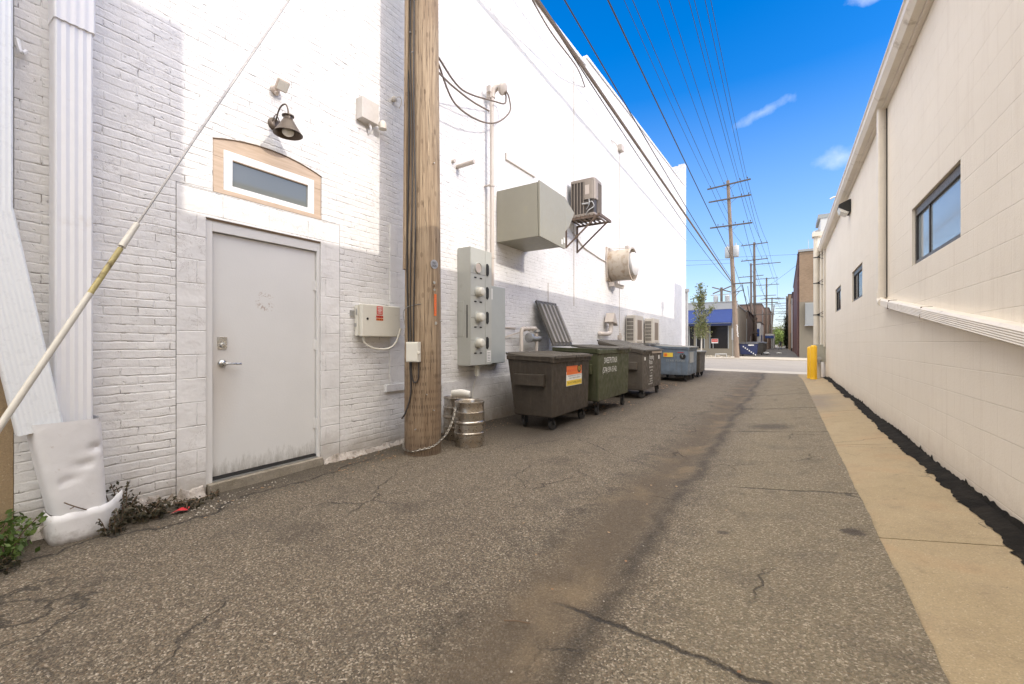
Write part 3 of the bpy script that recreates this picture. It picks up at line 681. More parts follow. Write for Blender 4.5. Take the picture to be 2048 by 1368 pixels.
M_WEEDD = leaf('dark_dry_weed_leaf', (0.028, 0.027, 0.014), (0.075, 0.062, 0.032))
def plainbrick(name, c1, c2, mo, axis='Y', bw=0.21, bh=0.068):
    t = NT(name, 0.8); p = t.xyz(t.pos); vec = t.comb(t.math('ADD', p[0], p[1]), p[2], 0.0)
    b = t.N('ShaderNodeTexBrick', offset=0.5); t.plug(b.inputs['Vector'], vec); b.inputs['Scale'].default_value = 1
    b.inputs['Brick Width'].default_value = bw; b.inputs['Row Height'].default_value = bh; b.inputs['Mortar Size'].default_value = 0.008
    t.plug(b.inputs['Color1'], c1); t.plug(b.inputs['Color2'], c2); t.plug(b.inputs['Mortar'], mo)
    c = t.mix(t.mr(t.noise(vec, 1.2, 5, 0.7), 0.35, 0.7, 0, 0.35), b.outputs['Color'], tuple(x*0.6 for x in c1))
    return t.done(c)
M_TANBRICK = plainbrick('tan_brick', (0.25, 0.165, 0.095), (0.31, 0.21, 0.125), (0.26, 0.20, 0.15))
M_REDBRICK = plainbrick('dark_red_brick', (0.13, 0.050, 0.040), (0.18, 0.075, 0.06), (0.14, 0.10, 0.09))
M_BRNBRICK = plainbrick('brown_brick', (0.17, 0.105, 0.075), (0.23, 0.145, 0.105), (0.20, 0.16, 0.13))
M_STUCCO = paint('beige_stucco', (0.22, 0.19, 0.14), 0.8, 0, 0.08, 1.0, 0.002, wpos=True)
M_STUCCOG = paint('pale_fascia', (0.34, 0.35, 0.36), 0.7, 0, 0.08, 1.0, 0.001, (0.34, 0.32, 0.29), 2, (0.55, 0.75), wpos=True)
M_AWN = paint('blue_awning_canvas', (0.005, 0.032, 0.17), 0.65, 0, 0.08, 3, 0.0005, wpos=True)
M_AWNV = paint('blue_awning_valance', (0.008, 0.018, 0.07), 0.65, 0, 0.08, 3, 0.0005, wpos=True)
M_SHING = paint('weathered_shingle', (0.115, 0.085, 0.062), 0.85, 0, 0.3, 6, 0.004, wpos=True)
M_OFFWHITE = paint('off_white_siding', (0.60, 0.60, 0.58), 0.6, 0, 0.05, 2, wpos=True)
M_METALPAN = paint('grey_metal_panel', (0.32, 0.33, 0.32), 0.45, 0.1, 0.06, 2, wpos=True)
M_BLUEPNL = flat('blue_painted_panel', (0.03, 0.07, 0.24), 0.5)
M_TANK = flat('transformer_grey', (0.42, 0.43, 0.43), 0.45)
M_INSUL = flat('brown_porcelain', (0.05, 0.035, 0.03), 0.3)
M_SKIN = flat('skin', (0.45, 0.28, 0.2), 0.6)
M_CLOTH = flat('dark_clothing', (0.03, 0.032, 0.04), 0.8)
M_REDPLAS = flat('red_wrapper_foil', (0.55, 0.02, 0.03), 0.35)
M_PEBBLE = paint('pale_pebble', (0.40, 0.36, 0.30), 0.8, 0, 0.3, 30, 0)
M_DRYLEAF = leaf('dry_fallen_leaf', (0.26, 0.13, 0.06), (0.42, 0.28, 0.15))

# ------------------------------------------------------------------ the setting
LX, RX = -4.25, 1.144
STRUCT_LABEL.update({
 'ground': 'flat dusty ground stretching to the horizon under everything', 'alley_road': 'worn stony asphalt alley with a brown silt trough',
 'concrete_strip': 'ochre stained concrete strip beside the beige block wall', 'tar_strip': 'jagged black tar band at the foot of the beige wall',
 'street': 'pale sunlit concrete cross street beyond the alley', 'sidewalk': 'sunlit concrete sidewalk and apron across the alley mouth',
 'far_sidewalk': 'concrete sidewalk on the far side of the cross street', 'curb': 'low pale curb along the far side of the street', 'far_alley_road': 'dark shaded asphalt of the alley beyond the street'})
g = MB(); g.add([(-1500,-1500,-0.35),(1500,-1500,-0.35),(1500,2500,-0.35),(-1500,2500,-0.35)], [(0,1,2,3)])
struct('ground', g, M_GROUND, recalc=False)
def sheet(x0, x1, nx, ys, zoff=0.0, wob=0.0, xf=None):
    mb = MB(); rnd = random.Random(3)
    for y in ys:
        for i in range(nx+1):
            x = lerp(x0, x1, i/nx); xx = x
            if xf: xx = xf(x, y)
            z = gz(xx, y) + zoff
            if wob:
                z += wob*(math.sin(xx*3.1+y*1.7)*math.sin(y*2.3-xx*1.3) + 0.6*math.sin(xx*7.3+1)*math.sin(y*5.9+xx*2))
                z -= 0.014*math.exp(-((xx+0.98)/0.22)**2)
            mb.v.append(Vector((xx, y, z)))
    n = nx+1
    for j in range(len(ys)-1):
        for i in range(nx): mb.f.append([j*n+i, j*n+i+1, (j+1)*n+i+1, (j+1)*n+i]); mb.mi.append(0)
    return mb
ysA = [-6 + i*0.12 for i in range(int(12/0.12))] + [6 + i*0.3 for i in range(int(16.3/0.3)+1)]
def lap(x, y):
    return x + (0.0025*math.sin(y*5.1) + 0.002*math.sin(y*13.7+1) + 0.002*math.sin(y*31.0) if x > 0.45 else 0)
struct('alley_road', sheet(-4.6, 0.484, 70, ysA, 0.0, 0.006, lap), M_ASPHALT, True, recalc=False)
# ochre strip: separate slabs with open joints
cs = MB(); jy = [-6, -2.2, 0.6, 3.4, 6.2, 9.0, 11.8, 14.0, 16.2, 18.6, 22.3]
for a, b in zip(jy[:-1], jy[1:]):
    a2, b2 = a+0.006, b-0.006
    cs.hexa([(0.44,a2,gz(.44,a2)-.15),(1.15,a2,gz(1.15,a2)-.15),(1.15,b2,gz(1.15,b2)-.15),(0.44,b2,gz(.44,b2)-.15),
             (0.44,a2,gz(.44,a2)-.010),(1.15,a2,gz(1.15,a2)+.002),(1.15,b2,gz(1.15,b2)+.002),(0.44,b2,gz(.44,b2)-.010)])
struct('concrete_strip', cs, M_STRIP)
# tar: flat jagged band plus a ragged skirt up the wall
tr_ = MB(); rt = random.Random(5); y = -3.0; prof = []
wv = 0
while y < 17.6:
    wv = wv*0.8 + rt.uniform(-.012, .012)
    spike = rt.choice([0,0,0,0,0.008,0.016,-0.006]) 
    wdt = lerp(0.122, 0.085, sstep(8, 16, y)) * (0.65 if 9.6 < y < 10.8 else 1)
    prof.append((y, 1.142 - wdt - wv - spike, 0.028 + 0.014*math.sin(y*2.1) + rt.uniform(0, .02) + (0.03 if rt.random() < .07 else 0)))
    y += rt.uniform(0.018, 0.06)
k0 = len(tr_.v)
for (yy, xe, up) in prof:
    zi = gz(xe, yy) + .004; zw = gz(1.14, yy) + .004
    xm = (xe+1.13)/2
    tr_.v += [Vector((xe, yy, zi+.002)), Vector((xe+.012, yy, zi+.010)), Vector((xm, yy, (zi+zw)/2+.016+rt.uniform(-.004,.006))), Vector((1.125, yy, zw+.022)), Vector((1.139, yy, zw+up))]
for i in range(len(prof)-1):
    for j in range(4): tr_.f.append([i*5+j, i*5+j+1, (i+1)*5+j+1, (i+1)*5+j]); tr_.mi.append(0)
struct('tar_strip', tr_, M_TAR, True, recalc=False)
# cross street
def slab(x0, x1, y0, y1, z, nx=2):
    mb = MB(); f = lambda x: -0.012*(max(-12, min(12, x))+1) - 0.01 + z
    xs = [x0, -12, 12, x1] if x0 < -12 else [x0, x1]
    for a, b in zip(xs[:-1], xs[1:]):
        mb.hexa([(a,y0,f(a)-.3),(b,y0,f(b)-.3),(b,y1,f(b)-.3),(a,y1,f(a)-.3),(a,y0,f(a)),(b,y0,f(b)),(b,y1,f(b)),(a,y1,f(a))])
    return mb
struct('sidewalk', slab(-120, 120, 22.25, 23.9, 0.002), M_WALK)
struct('street', slab(-120, 120, 23.9, 39.5, -0.01), M_ROAD)
struct('curb', slab(-120, 120, 39.5, 39.75, 0.035), M_CURB)
struct('far_sidewalk', slab(-120, 120, 39.75, 46.0, 0.03), M_WALK)
struct('far_alley_road', slab(-9, 9, 46.0, 150, 0.02), M_FARASPH)

# ------------------------------------------------------------------ left building: painted brick
zt = lambda y: lerp(7.85, 8.33, (y-.6)/9.5) if y < 10.1 else lerp(8.54, 9.22, (y-10.38)/12.72)
arch = []
for i in range(0, 13):
    u = i/12; arch.append((lerp(1.745, 2.793, u), 3.130 + 0.085*(1-(2*u-1)**2)))
lb = thing('white_brick_building', 'tall white painted brick building with cables strung across its long side wall', 'building', (LX, 1, 0))
poly = [(0.595,-.3),(1.473,-.3),(1.473,2.66),(1.745,2.66)] + arch + [(2.793,2.66),(3.02,2.66),(3.02,-.3),(23.1,-.3),(23.1,9.22),(10.38,8.54),(10.1,8.54),(10.1,8.33),(0.595,7.85)]
mb = MB(); mb.prism(poly, 'X', LX-0.30, LX); part('brick_wall', mb, M_BRICK, lb)
mb = MB(); mb.prism([(1.479,-.3),(1.69,-.3),(1.69,2.42),(2.785,2.42),(2.785,-.3),(3.014,-.3),(3.014,2.655),(1.479,2.655)], 'X', LX-0.28, LX+0.002)
part('block_surround', mb, M_BLOCK, lb)
mb = MB(); mb.box(-18, LX-0.31, 0.7, 23.05, -.3, 7.6); part('building_core', mb, M_DARK, lb)
mb = MB(); mb.box(-18, LX-.30, 22.75, 23.1, -.3, 10.3); mb.box(LX-0.30, LX+.001, 22.75, 23.105, 9.2, 10.35); part('street_front_wall', mb, M_PLAIN, lb)
mb = MB()   # metal coping along the roof edge
for a, b in ((0.60, 10.09), (10.12, 22.7)):
    za, zb = (zt(a), zt(b)) if b < 11 else (8.545, zt(b))
    mb.hexa([(LX-.33,a,za),(LX+.03,a,za),(LX+.03,b,zb),(LX-.33,b,zb),(LX-.33,a,za+.07),(LX+.03,a,za+.07),(LX+.03,b,zb+.07),(LX-.33,b,zb+.07)])
part('roof_coping', mb, M_SPOUT, lb)
mb = MB(); mb.box(LX, LX+0.012, 3.74, 4.62, 0.80, 2.85); part('infilled_window', mb, M_BLOCK, lb, bevel=.002)
mb = MB(); mb.box(LX, LX+0.035, 3.66, 4.70, 0.70, 0.795); part('brick_sill', mb, M_PLAIN, lb, bevel=.006)
mb = MB(); mb.box(LX, LX+0.015, 4.72, 7.8, -.25, 0.74); part('block_base', mb, M_BLOCK, lb, bevel=.003)
mb = MB()   # rough whitewashed footing that the bricks stand on
rf = random.Random(11); fy = 0.66; rows = []
while fy < 4.6:
    if 1.68 < fy < 2.8: dep, hh = 0.02, -0.1
    else: dep, hh = rf.uniform(0.015, 0.055), rf.uniform(0.01, 0.07)*(1.3 if 1.2 < fy < 1.7 else 1)
    if fy > 3.2: dep *= .6; hh *= .7
    zb = gz(LX+.1, fy); rows.append((fy, [(LX-.01, zb+hh+.03), (LX+dep*.45, zb+hh+.01), (LX+dep, zb+hh*.55), (LX+dep+rf.uniform(.02,.07), zb-.03)]))
    fy += rf.uniform(.012, .035)
for (yy, r) in rows:
    for (a, b) in r: mb.v.append(Vector((a, yy, b)))
for i in range(len(rows)-1):
    for j in range(3): mb.f.append([i*4+j, i*4+j+1, (i+1)*4+j+1, (i+1)*4+j]); mb.mi.append(0)
part('rough_footing', mb, M_FOOT, lb, recalc=False)
# doorway
dr = MB(); dr.box(LX-.09, LX-.045, 1.753, 2.745, 0.125, 2.305); d_ = part('door', dr, M_DOOR, lb, bevel=.002, label='scuffed off white steel door')
ff = MB()
ff.box(LX-.14, LX-.012, 1.692, 1.748, 0.06, 2.416); ff.box(LX-.14, LX-.012, 2.750, 2.782, 0.06, 2.416); ff.box(LX-.14, LX-.013, 1.748, 2.750, 2.311, 2.416)
fr = part('door_frame', ff, M_FRAME, lb, bevel=.003)
mb = MB(); mb.box(LX-.012, LX-.004, 1.70, 2.782, 2.402, 2.418); part('caulk_line', mb, M_TWIG, fr)
mb = MB(); mb.box(LX-.20, LX-.142, 1.6, 2.9, 0, 2.5); part('door_backing', mb, M_DARK, lb)
mb = MB(); mb.box(LX-.14, LX+.05, 1.70, 2.78, gz(-4.2, 2.2)-.1, 0.085); part('concrete_threshold', mb, M_SILL, lb, bevel=.006)
mb = MB(); mb.box(LX-.135, LX-.03, 1.752, 2.746, 0.088, 0.120); part('door_sweep', mb, M_BLACK, d_)
mb = MB(); mb.box(LX-.03, LX+.0, 1.75, 2.75, 0.087, 0.096); part('metal_sill', mb, M_GALV, d_)
mb = MB(); mb.box(LX-.045, LX-.038, 1.800, 1.876, 1.265, 1.375); mb.lathe([(0.022,0),(0.022,.012),(.016,.02),(.006,.021)], (LX-.038, 1.838, 1.30), 'X', 20)
part('deadbolt_plate', mb, M_CHROME, d_, True)
mb = MB(); mb.lathe([(0.036,0),(0.036,.008),(.028,.02),(.014,.026),(.012,.06)], (LX-.045, 1.838, 1.135), 'X', 24)
mb.tube(bez([(LX+.018, 1.838, 1.135), (LX+.022, 1.87, 1.134), (LX+.018, 1.93, 1.13), (LX+.012, 1.975, 1.128)], 5), 0.0095, 10)
part('lever_handle', mb, M_CHROME, d_, True)
for z in (1.94, 1.30, 0.45):
    mb = MB(); mb.cyl((LX-.036, 2.748, z-.055), (LX-.036, 2.748, z+.055), 0.008, n=10); mb.box(LX-.045, LX-.038, 2.72, 2.748, z-.05, z+.05); part('hinge', mb, M_FRAME, d_, True)
# transom window in raw pine
wt = MB(); top = [(y_, z_-.004) for (y_, z_) in arch]
wt.prism([(1.750,2.985)] + [(1.750, top[0][1])] + top[1:-1] + [(2.788, top[-1][1]), (2.788, 2.985)], 'X', LX-.05, LX-.004)
wt.box(LX-.05, LX-.006, 1.750, 1.832, 2.665, 2.985); wt.box(LX-.05, LX-.006, 2.708, 2.788, 2.665, 2.985); wt.box(LX-.05, LX+.004, 1.75, 2.788, 2.658, 2.700)
tw = part('transom_trim', wt, M_TRIM, lb, bevel=.002)
v = MB()
for (a,b,c,d) in ((1.833,1.905,2.701,3.062),(2.640,2.707,2.701,3.062),(1.905,2.640,2.701,2.752),(1.905,2.640,2.992,3.062)): v.box(LX-.045, LX-.001, a, b, c, d)
v2_ = part('vinyl_sash', v, M_VINYL, tw, bevel=.003)
mb = MB(); mb.box(LX-.035, LX-.022, 1.905, 2.640, 2.752, 2.992); part('glass_pane', mb, M_GLASS, tw)
mb = MB(); mb.prism([(y_+ (0.0), z_+.004) for (y_, z_) in arch] + [(y_, z_-.006) for (y_, z_) in arch[::-1]], 'X', LX-.01, LX+.003); part('arch_gap', mb, M_TWIG, tw)
# wires and joints fixed to the wall
mb = MB(); mb.tube([(LX+.008, 9.37, 2.2), (LX+.008, 9.37, 7.9)], 0.007, 6); part('wall_cable', mb, M_CONDUIT, lb)
mb = MB(); mb.tube([(LX+.008, 12.69, 1.4), (LX+.008, 12.69, 7.0)], 0.007, 6); part('wall_cable', mb, M_CONDUIT, lb)
mb = MB(); mb.tube([(LX+.01, 8.05, 0.4), (LX+.01, 8.05, 2.6)], 0.006, 6); part('wall_cable', mb, M_CONDUIT, lb)
# rust-stained drain spouts set in the wall
mb = MB(); a = at(905, 323, X=LX); mb.cyl((LX-.02, a.y, a.z), (LX+.05, a.y, a.z), .028, n=12); part('pipe_stub', mb, M_CONDUIT, lb, True)
mb = MB(); a = at(914, 334, X=LX); mb.cyl((LX-.02, a.y, a.z), (LX+.32, a.y+.02, a.z+.02), .033, n=14); part('pipe_stub', mb, M_CONDUIT, lb, True)
a = at(1012, 306, X=LX+.02); b = at(1012, 318, X=LX+.02); c = at(1070, 354, X=LX+.02)
mb = MB(); mb.tube([a, b, c], .016, 8); part('bent_conduit', mb, M_CONDUIT, lb, True)
mb = MB(); a = at(1238, 300, X=LX); mb.box(LX, LX+.12, a.y-.12, a.y+.12, a.z-.05, a.z+.12); mb.tube(bez([at(1222,280,X=LX+.03), at(1232,288,X=LX+.05), at(1238,300,X=LX+.06)], 5), .012, 6); part('junction_box', mb, M_CONDUIT, lb)
mb = MB(); a = at(1373, 570, X=LX+.1); mb.cyl((LX+.08, 22.95, -.02), (LX+.08, 22.95, 3.9), .05, n=12); mb.box(LX+.0, LX+.16, 22.85, 23.05, 3.9, 4.05); part('corner_downpipe', mb, M_GALV, lb, True)

# neighbouring tan stone corner at far left
nb = thing('tan_stone_building', 'tan stone building corner at the far left behind the white downspouts', 'building', (LX, -2, 0))
mb = MB(); mb.box(-12, LX-.004, -6, 0.592, -.3, 9); part('stone_wall', mb, M_STONE, nb)

# ------------------------------------------------------------------ downspouts
def fluted(mb, p0, p1, wy, dx, n=5, fd=.008):
    """corrugated rectangular spout; wy width across, dx depth"""
    p0, p1 = Vector(p0), Vector(p1); sec = []
    hy, hx = wy/2, dx/2
    sec.append((-hx, -hy+.012)); sec.append((-hx+.012, -hy))
    sec.append((hx-.012, -hy)); sec.append((hx-.004, -hy+.006))
    for i in range(n*4+1):
        u = i/(n*4); sec.append((hx - fd*(0.5-0.5*math.cos(u*n*2*math.pi)), lerp(-hy+.012, hy-.012, u)))
    sec += [(hx-.004, hy-.006), (hx-.012, hy), (-hx+.012, hy), (-hx, hy-.012)]
    d = (p1-p0).normalized(); up = Vector((0,0,1))
    ax = Vector((1,0,0)); ax = (ax - d*ax.dot(d)).normalized(); ay = d.cross(ax) * (-1 if d.cross(ax).y < 0 else 1)
    if abs(d.y) > .7: ay = Vector((0,0,1)); ay = (ay - d*ay.dot(d)).normalized()
    k = len(mb.v); m = len(sec)
    for p in (p0, p1):
        for (a, b) in sec: mb.v.append(p + ax*a + ay*b)
    for j in range(m): mb.f.append([k+j, k+(j+1)%m, k+m+(j+1)%m, k+m+j]); mb.mi.append(mb.cur)
    mb.f.append([k+j for j in range(m)]); mb.f.append([k+m+j for j in range(m)][::-1]); mb.mi += [mb.cur]*2
    return mb
ds = thing('downspout', 'wide white fluted downspout running straight down beside the sheet metal boot', 'downspout', (LX+.07, 0.86, 0), 'white downspouts at the left corner')
mb = MB(); fluted(mb, (LX+.075, 0.845, 0.78), (LX+.075, 0.845, 3.50), .19, .15, 4); part('lower_pipe', mb, M_SPOUT, ds, True)
mb = MB(); fluted(mb, (LX+.080, 0.848, 3.495), (LX+.080, 0.848, 8.0), .205, .165, 4); part('upper_pipe', mb, M_SPOUT, ds, True)
ds2 = thing('downspout', 'bright white ribbed downspout with a long slanted lower leg entering the boot', 'downspout', (LX+.12, 0.5, 0), 'white downspouts at the left corner')
e0 = at(10, 424, X=LX+.22)
mb = MB(); fluted(mb, (LX+.17, 0.458, e0.z), (LX+.17, 0.458, 8.0), .205, .12, 8, .0035); part('upper_pipe', mb, M_SPOUT2, ds2, True)
e1 = at(80, 848, X=LX+.17)
mb = MB(); fluted(mb, (LX+.17, e1.y, e1.z-.04), (LX+.17, 0.458, e0.z+.03), .205, .12, 8, .0035); part('slanted_pipe', mb, M_SPOUT2, ds2, True)
mb = MB(); mb.tube(bez([at(34,78,X=LX+.02), at(42,104,X=LX+.05), at(52,102,X=LX+.02)],4), .012, 6); part('wall_strap', mb, M_SPOUT, ds2)
# boot: dented tapered sheet-metal shroud
def boot(mb, rings, n=64):
    k = len(mb.v); rb = random.Random(2)
    for (cy, cx, ry, rx, z) in rings:
        for j in range(n):
            t = 2*math.pi*j/n; c_, s_ = math.cos(t), math.sin(t)
            yy = cy + ry*math.copysign(abs(c_)**0.45, c_); xx = cx + rx*math.copysign(abs(s_)**0.45, s_)
            # dents
            for (dy, dz, r, am) in ((0.93, 0.60, .035, .020), (0.88, 0.50, .035, .020), (0.80, 0.42, .022, .022), (0.77, 0.40, .018, .016)):
                q = ((yy-dy)/r)**2 + ((z-dz)/(r*.7))**2
                if s_ > .2: xx -= am*math.exp(-q)
            mb.v.append(Vector((xx, yy, z)))
    for i in range(len(rings)-1):
        for j in range(n): mb.f.append([k+i*n+j, k+i*n+(j+1)%n, k+(i+1)*n+(j+1)%n, k+(i+1)*n+j]); mb.mi.append(mb.cur)
    return mb
bt = thing('downspout_boot', 'dented white sheet metal boot that collects both downspouts at the ground', 'downspout boot', (LX+.1, .85, 0))
rg = []
for i in range(31):
    u = i/30; rg.append((lerp(.795, .862, u), LX+.125, lerp(.175, .138, u), lerp(.13, .125, u), lerp(.80, .19, u)))
mb = MB(); boot(mb, rg); part('shroud', mb, M_BOOT, bt, True)
cp_ = bez([(LX+.02,.722,0),(LX+.12,.716,0),(LX+.225,.725,0),(LX+.258,.79,0),(LX+.262,.90,0),(LX+.248,.985,0),(LX+.20,1.05,0),(LX+.17,1.09,0)], 5)
mb = MB(); m_ = len(cp_)
for i, p_ in enumerate(cp_):
    u = i/(m_-1); zt_ = lerp(.185, .20, u) + .003*math.sin(i*1.3) + .05*sstep(.7, 1, u); zb_ = gz(p_.x, p_.y)-.02 + .06*sstep(.8, 1, u)
    for k_ in range(5):
        v_ = k_/4; q_ = p_ + Vector((.002*math.sin(v_*3+i*.5), 0, 0)); mb.v.append(Vector((q_.x, q_.y, lerp(zb_, zt_, v_))))
for i in range(m_-1):
    for j in range(4): mb.f.append([i*5+j, (i+1)*5+j, (i+1)*5+j+1, i*5+j+1]); mb.mi.append(0)
co_ = part('ground_collar', mb, M_BOOT, bt, True, label='loose bright white collar around the foot of the boot', recalc=False); so_ = co_.modifiers.new('thick', 'SOLIDIFY'); so_.thickness = .004

# ------------------------------------------------------------------ wall fittings on the left wall
# security light
a = at(549, 180, X=LX)
t_ = thing('security_light', 'small square motion security light above the gooseneck lamp', 'light', a)
mb = MB(); mb.lathe([(.045,0),(.045,.02),(.03,.035)], (LX, a.y, a.z), 'X', 20); part('base_plate', mb, M_TAUPE, t_, True)
mb = MB(); mb.tube([(LX+.03, a.y, a.z), (LX+.075, a.y+.005, a.z-.01)], .012, 10); mb.ball((LX+.04, a.y-.0, a.z-.045), .022, 12, 8); part('swivel_sensor', mb, M_TAUPE, t_, True)
R_ = Matrix.Rotation(math.radians(-48), 3, 'Y')
hd_ = MB(); hd_.obox((LX+.12, a.y+.01, a.z+.012), .11, .12, .035, R_); h_ = part('lamp_head', hd_, M_TAUPE, t_, bevel=.012)
mb = MB(); mb.obox(Vector((LX+.12, a.y+.01, a.z+.012)) + R_ @ Vector((0,0,-.019)), .085, .095, .006, R_); part('lens', mb, M_FROST, h_)
# gooseneck lamp
a = at(548, 249, X=LX)
t_ = thing('gooseneck_lamp', 'bronze barn style gooseneck wall lamp above the transom window', 'lamp', a)
mb = MB(); mb.lathe([(.062,0),(.062,.012),(.045,.026),(.02,.03)], (LX, a.y, a.z), 'X', 24); part('back_plate', mb, M_BRONZE, t_, True)
cx_, cy_ = LX+.235, a.y+.008
mb = MB(); mb.tube(bez([(LX+.025,a.y,a.z+.0),(LX+.075,a.y,a.z+.10),(LX+.13,a.y+.002,a.z+.145),(LX+.20,a.y+.005,a.z+.14),(cx_,cy_,a.z+.075),(cx_,cy_,a.z+.02)],6), .0075, 8)
mb.tube(bez([(LX+.02,a.y-.03,a.z),(LX+.05,a.y-.02,a.z+.06),(LX+.03,a.y+.01,a.z+.09),(LX+.05,a.y+.03,a.z+.02)],5), .005, 6); part('gooseneck_arm', mb, M_BRONZE, t_, True)
zz = a.z - .155
prof = [(.130,0),(.126,.004),(.105,.035),(.075,.085),(.047,.135),(.040,.142),(.040,.165),(.054,.170),(.054,.178),(.02,.185)]
mb = MB(); mb.lathe([(.124,0.002),(.100,.032),(.045,.132),(.03,.134)][::-1] + prof, (cx_, cy_, zz), 'Z', 32); part('lamp_shade', mb, M_BRONZE, t_, True)
mb = MB(); mb.ball((cx_, cy_, zz+.02), .052, 20, 12, (1,1,.75)); part('glass_globe', mb, M_FROST, t_, True)
# camera junction box
a0 = at(710, 250, X=LX); a1 = at(723, 192, X=LX+.115)
t_ = thing('camera_junction_box', 'square white junction box with a small dome camera beside it', 'camera', (LX, 3.35, 3.95))
mb = MB(); mb.box(LX, LX+.115, 3.235, 3.475, 3.95, 4.20); part('box', mb, M_BOXC, t_, bevel=.006)
mb = MB(); mb.tube([(LX+.07, 3.47, 3.975), (LX+.09, 3.53, 3.975)], .014, 8); mb.lathe([(.0,.05),(.03,.045),(.045,.02),(.048,-.02),(.048,-.05),(.03,-.055)], (LX+.11, 3.535, 3.98), 'Z', 20)
part('dome_camera', mb, M_MINI, t_, True)
mb = MB(); mb.tube(bez([(LX+.05,3.39,3.95),(LX+.06,3.40,3.90),(LX+.03,3.41,3.86),(LX+.0,3.41,3.85)],5), .014, 8); part('flex_conduit', mb, M_VINYL, t_, True)
a = at(785, 200, X=LX); t_ = thing('wall_anchor_eye', 'small white insulator knob on the wall just left of the near pole', 'insulator', a)
mb = MB(); mb.lathe([(.02,0),(.035,.02),(.035,.05),(.018,.06)], a, 'X', 14); part('insulator_knob', mb, M_MINI, t_, True)
mb = MB(); mb.tube(bez([a+Vector((.05,0,0)), a+Vector((.07,.06,.05)), a+Vector((.06,.1,.0)), a+Vector((.02,.09,-.08))],5), .005, 6); part('wire_tail', mb, M_MINI, t_)
# cream control box with red labels
t_ = thing('control_box', 'cream metal control box with a red label and two red meter stickers', 'control box', (LX, 3.5, 1.39))
mb = MB(); mb.box(LX+.015, LX+.075, 3.205, 3.80, 1.405, 1.765); part('case', mb, M_CREAM, t_, bevel=.003)
mb = MB(); mb.box(LX+.078, LX+.135, 3.215, 3.80, 1.395, 1.778)
bd = part('cover', mb, M_CREAM, t_, bevel=.012)
mb = MB(); mb.lathe([(.014,0),(.014,.006),(.008,.008)], (LX+.135, 3.292, 1.605), 'X', 16); part('lock', mb, M_INK, bd)
mb = MB(); mb.box(LX+.1355, LX+.1375, 3.425, 3.515, 1.660, 1.762); l_ = part('warning_label', mb, M_PINK, bd)
mb = MB()
for i, (z_, w_) in enumerate(((1.745,.06),(1.728,.05),(1.712,.062),(1.697,.04),(1.680,.055))): mb.box(LX+.1376, LX+.1382, 3.470-w_/2, 3.470+w_/2, z_-.003, z_+.003)
part('fine_print', mb, M_WHITE, l_)
for z_ in (1.636, 1.603):
    mb = MB(); mb.box(LX+.1355, LX+.1375, 3.418, 3.522, z_-.013, z_+.013); l_ = part('meter_sticker', mb, M_RED if z_ > 1.62 else M_ORANGE, bd)
    mb = MB()
    for q in range(4): mb.box(LX+.1376, LX+.1382, 3.424+q*.026, 3.426+q*.026+.008, z_-.009, z_+.009)
    part('digits', mb, M_INK, l_)
mb = MB(); mb.box(LX, LX+.015, 3.15, 3.21, 1.63, 1.70); mb.box(LX+.02, LX+.05, 3.195, 3.204, 1.51, 1.55); mb.box(LX+.045, LX+.062, 3.197, 3.2045, 1.65, 1.72); part('side_latch', mb, M_GALV, t_)
mb = MB(); mb.tube(bez([(LX+.08,3.28,1.40),(LX+.08,3.29,1.33),(LX+.10,3.40,1.26),(LX+.14,3.58,1.25),(LX+.20,3.66,1.32),(LX+.27,3.68,1.50)],8), .011, 8); mb.cyl((LX+.08,3.28,1.405),(LX+.08,3.28,1.36),.02,n=10)
part('flexible_conduit', mb, M_CREAM, t_, True)

# meter cabinet
t_ = thing('meter_cabinet', 'tall grey green cabinet with one open and three glass electric meters', 'meter cabinet', (LX, 5.3, .97))
mb = MB(); mb.box(LX, LX+.25, 5.08, 5.63, 0.975, 2.78); cab = part('case', mb, M_PANEL, t_, bevel=.004)
mb = MB(); mb.box(LX+.2505, LX+.256, 5.085, 5.45, 0.98, 2.775); mb.box(LX+.2505, LX+.256, 5.456, 5.628, 0.98, 2.775)
for z_ in (1.22, 1.56, 1.90, 2.24): pass
part('front_panels', mb, M_PANEL, t_, bevel=.002)
mb = MB()
for z_ in (1.365, 1.705, 2.045, 2.385): mb.box(LX+.2565, LX+.258, 5.09, 5.45, z_-.0015, z_+.0015)
mb.box(LX+.18, LX+.2, 5.077, 5.0795, 1.4, 1.9); part('panel_seams', mb, M_INK, t_)
mb = MB(); mb.box(LX+.03, LX+.13, 5.070, 5.0795, 1.42, 1.96); part('side_hatch', mb, M_PANEL, t_, bevel=.003)
cy_ = 5.245
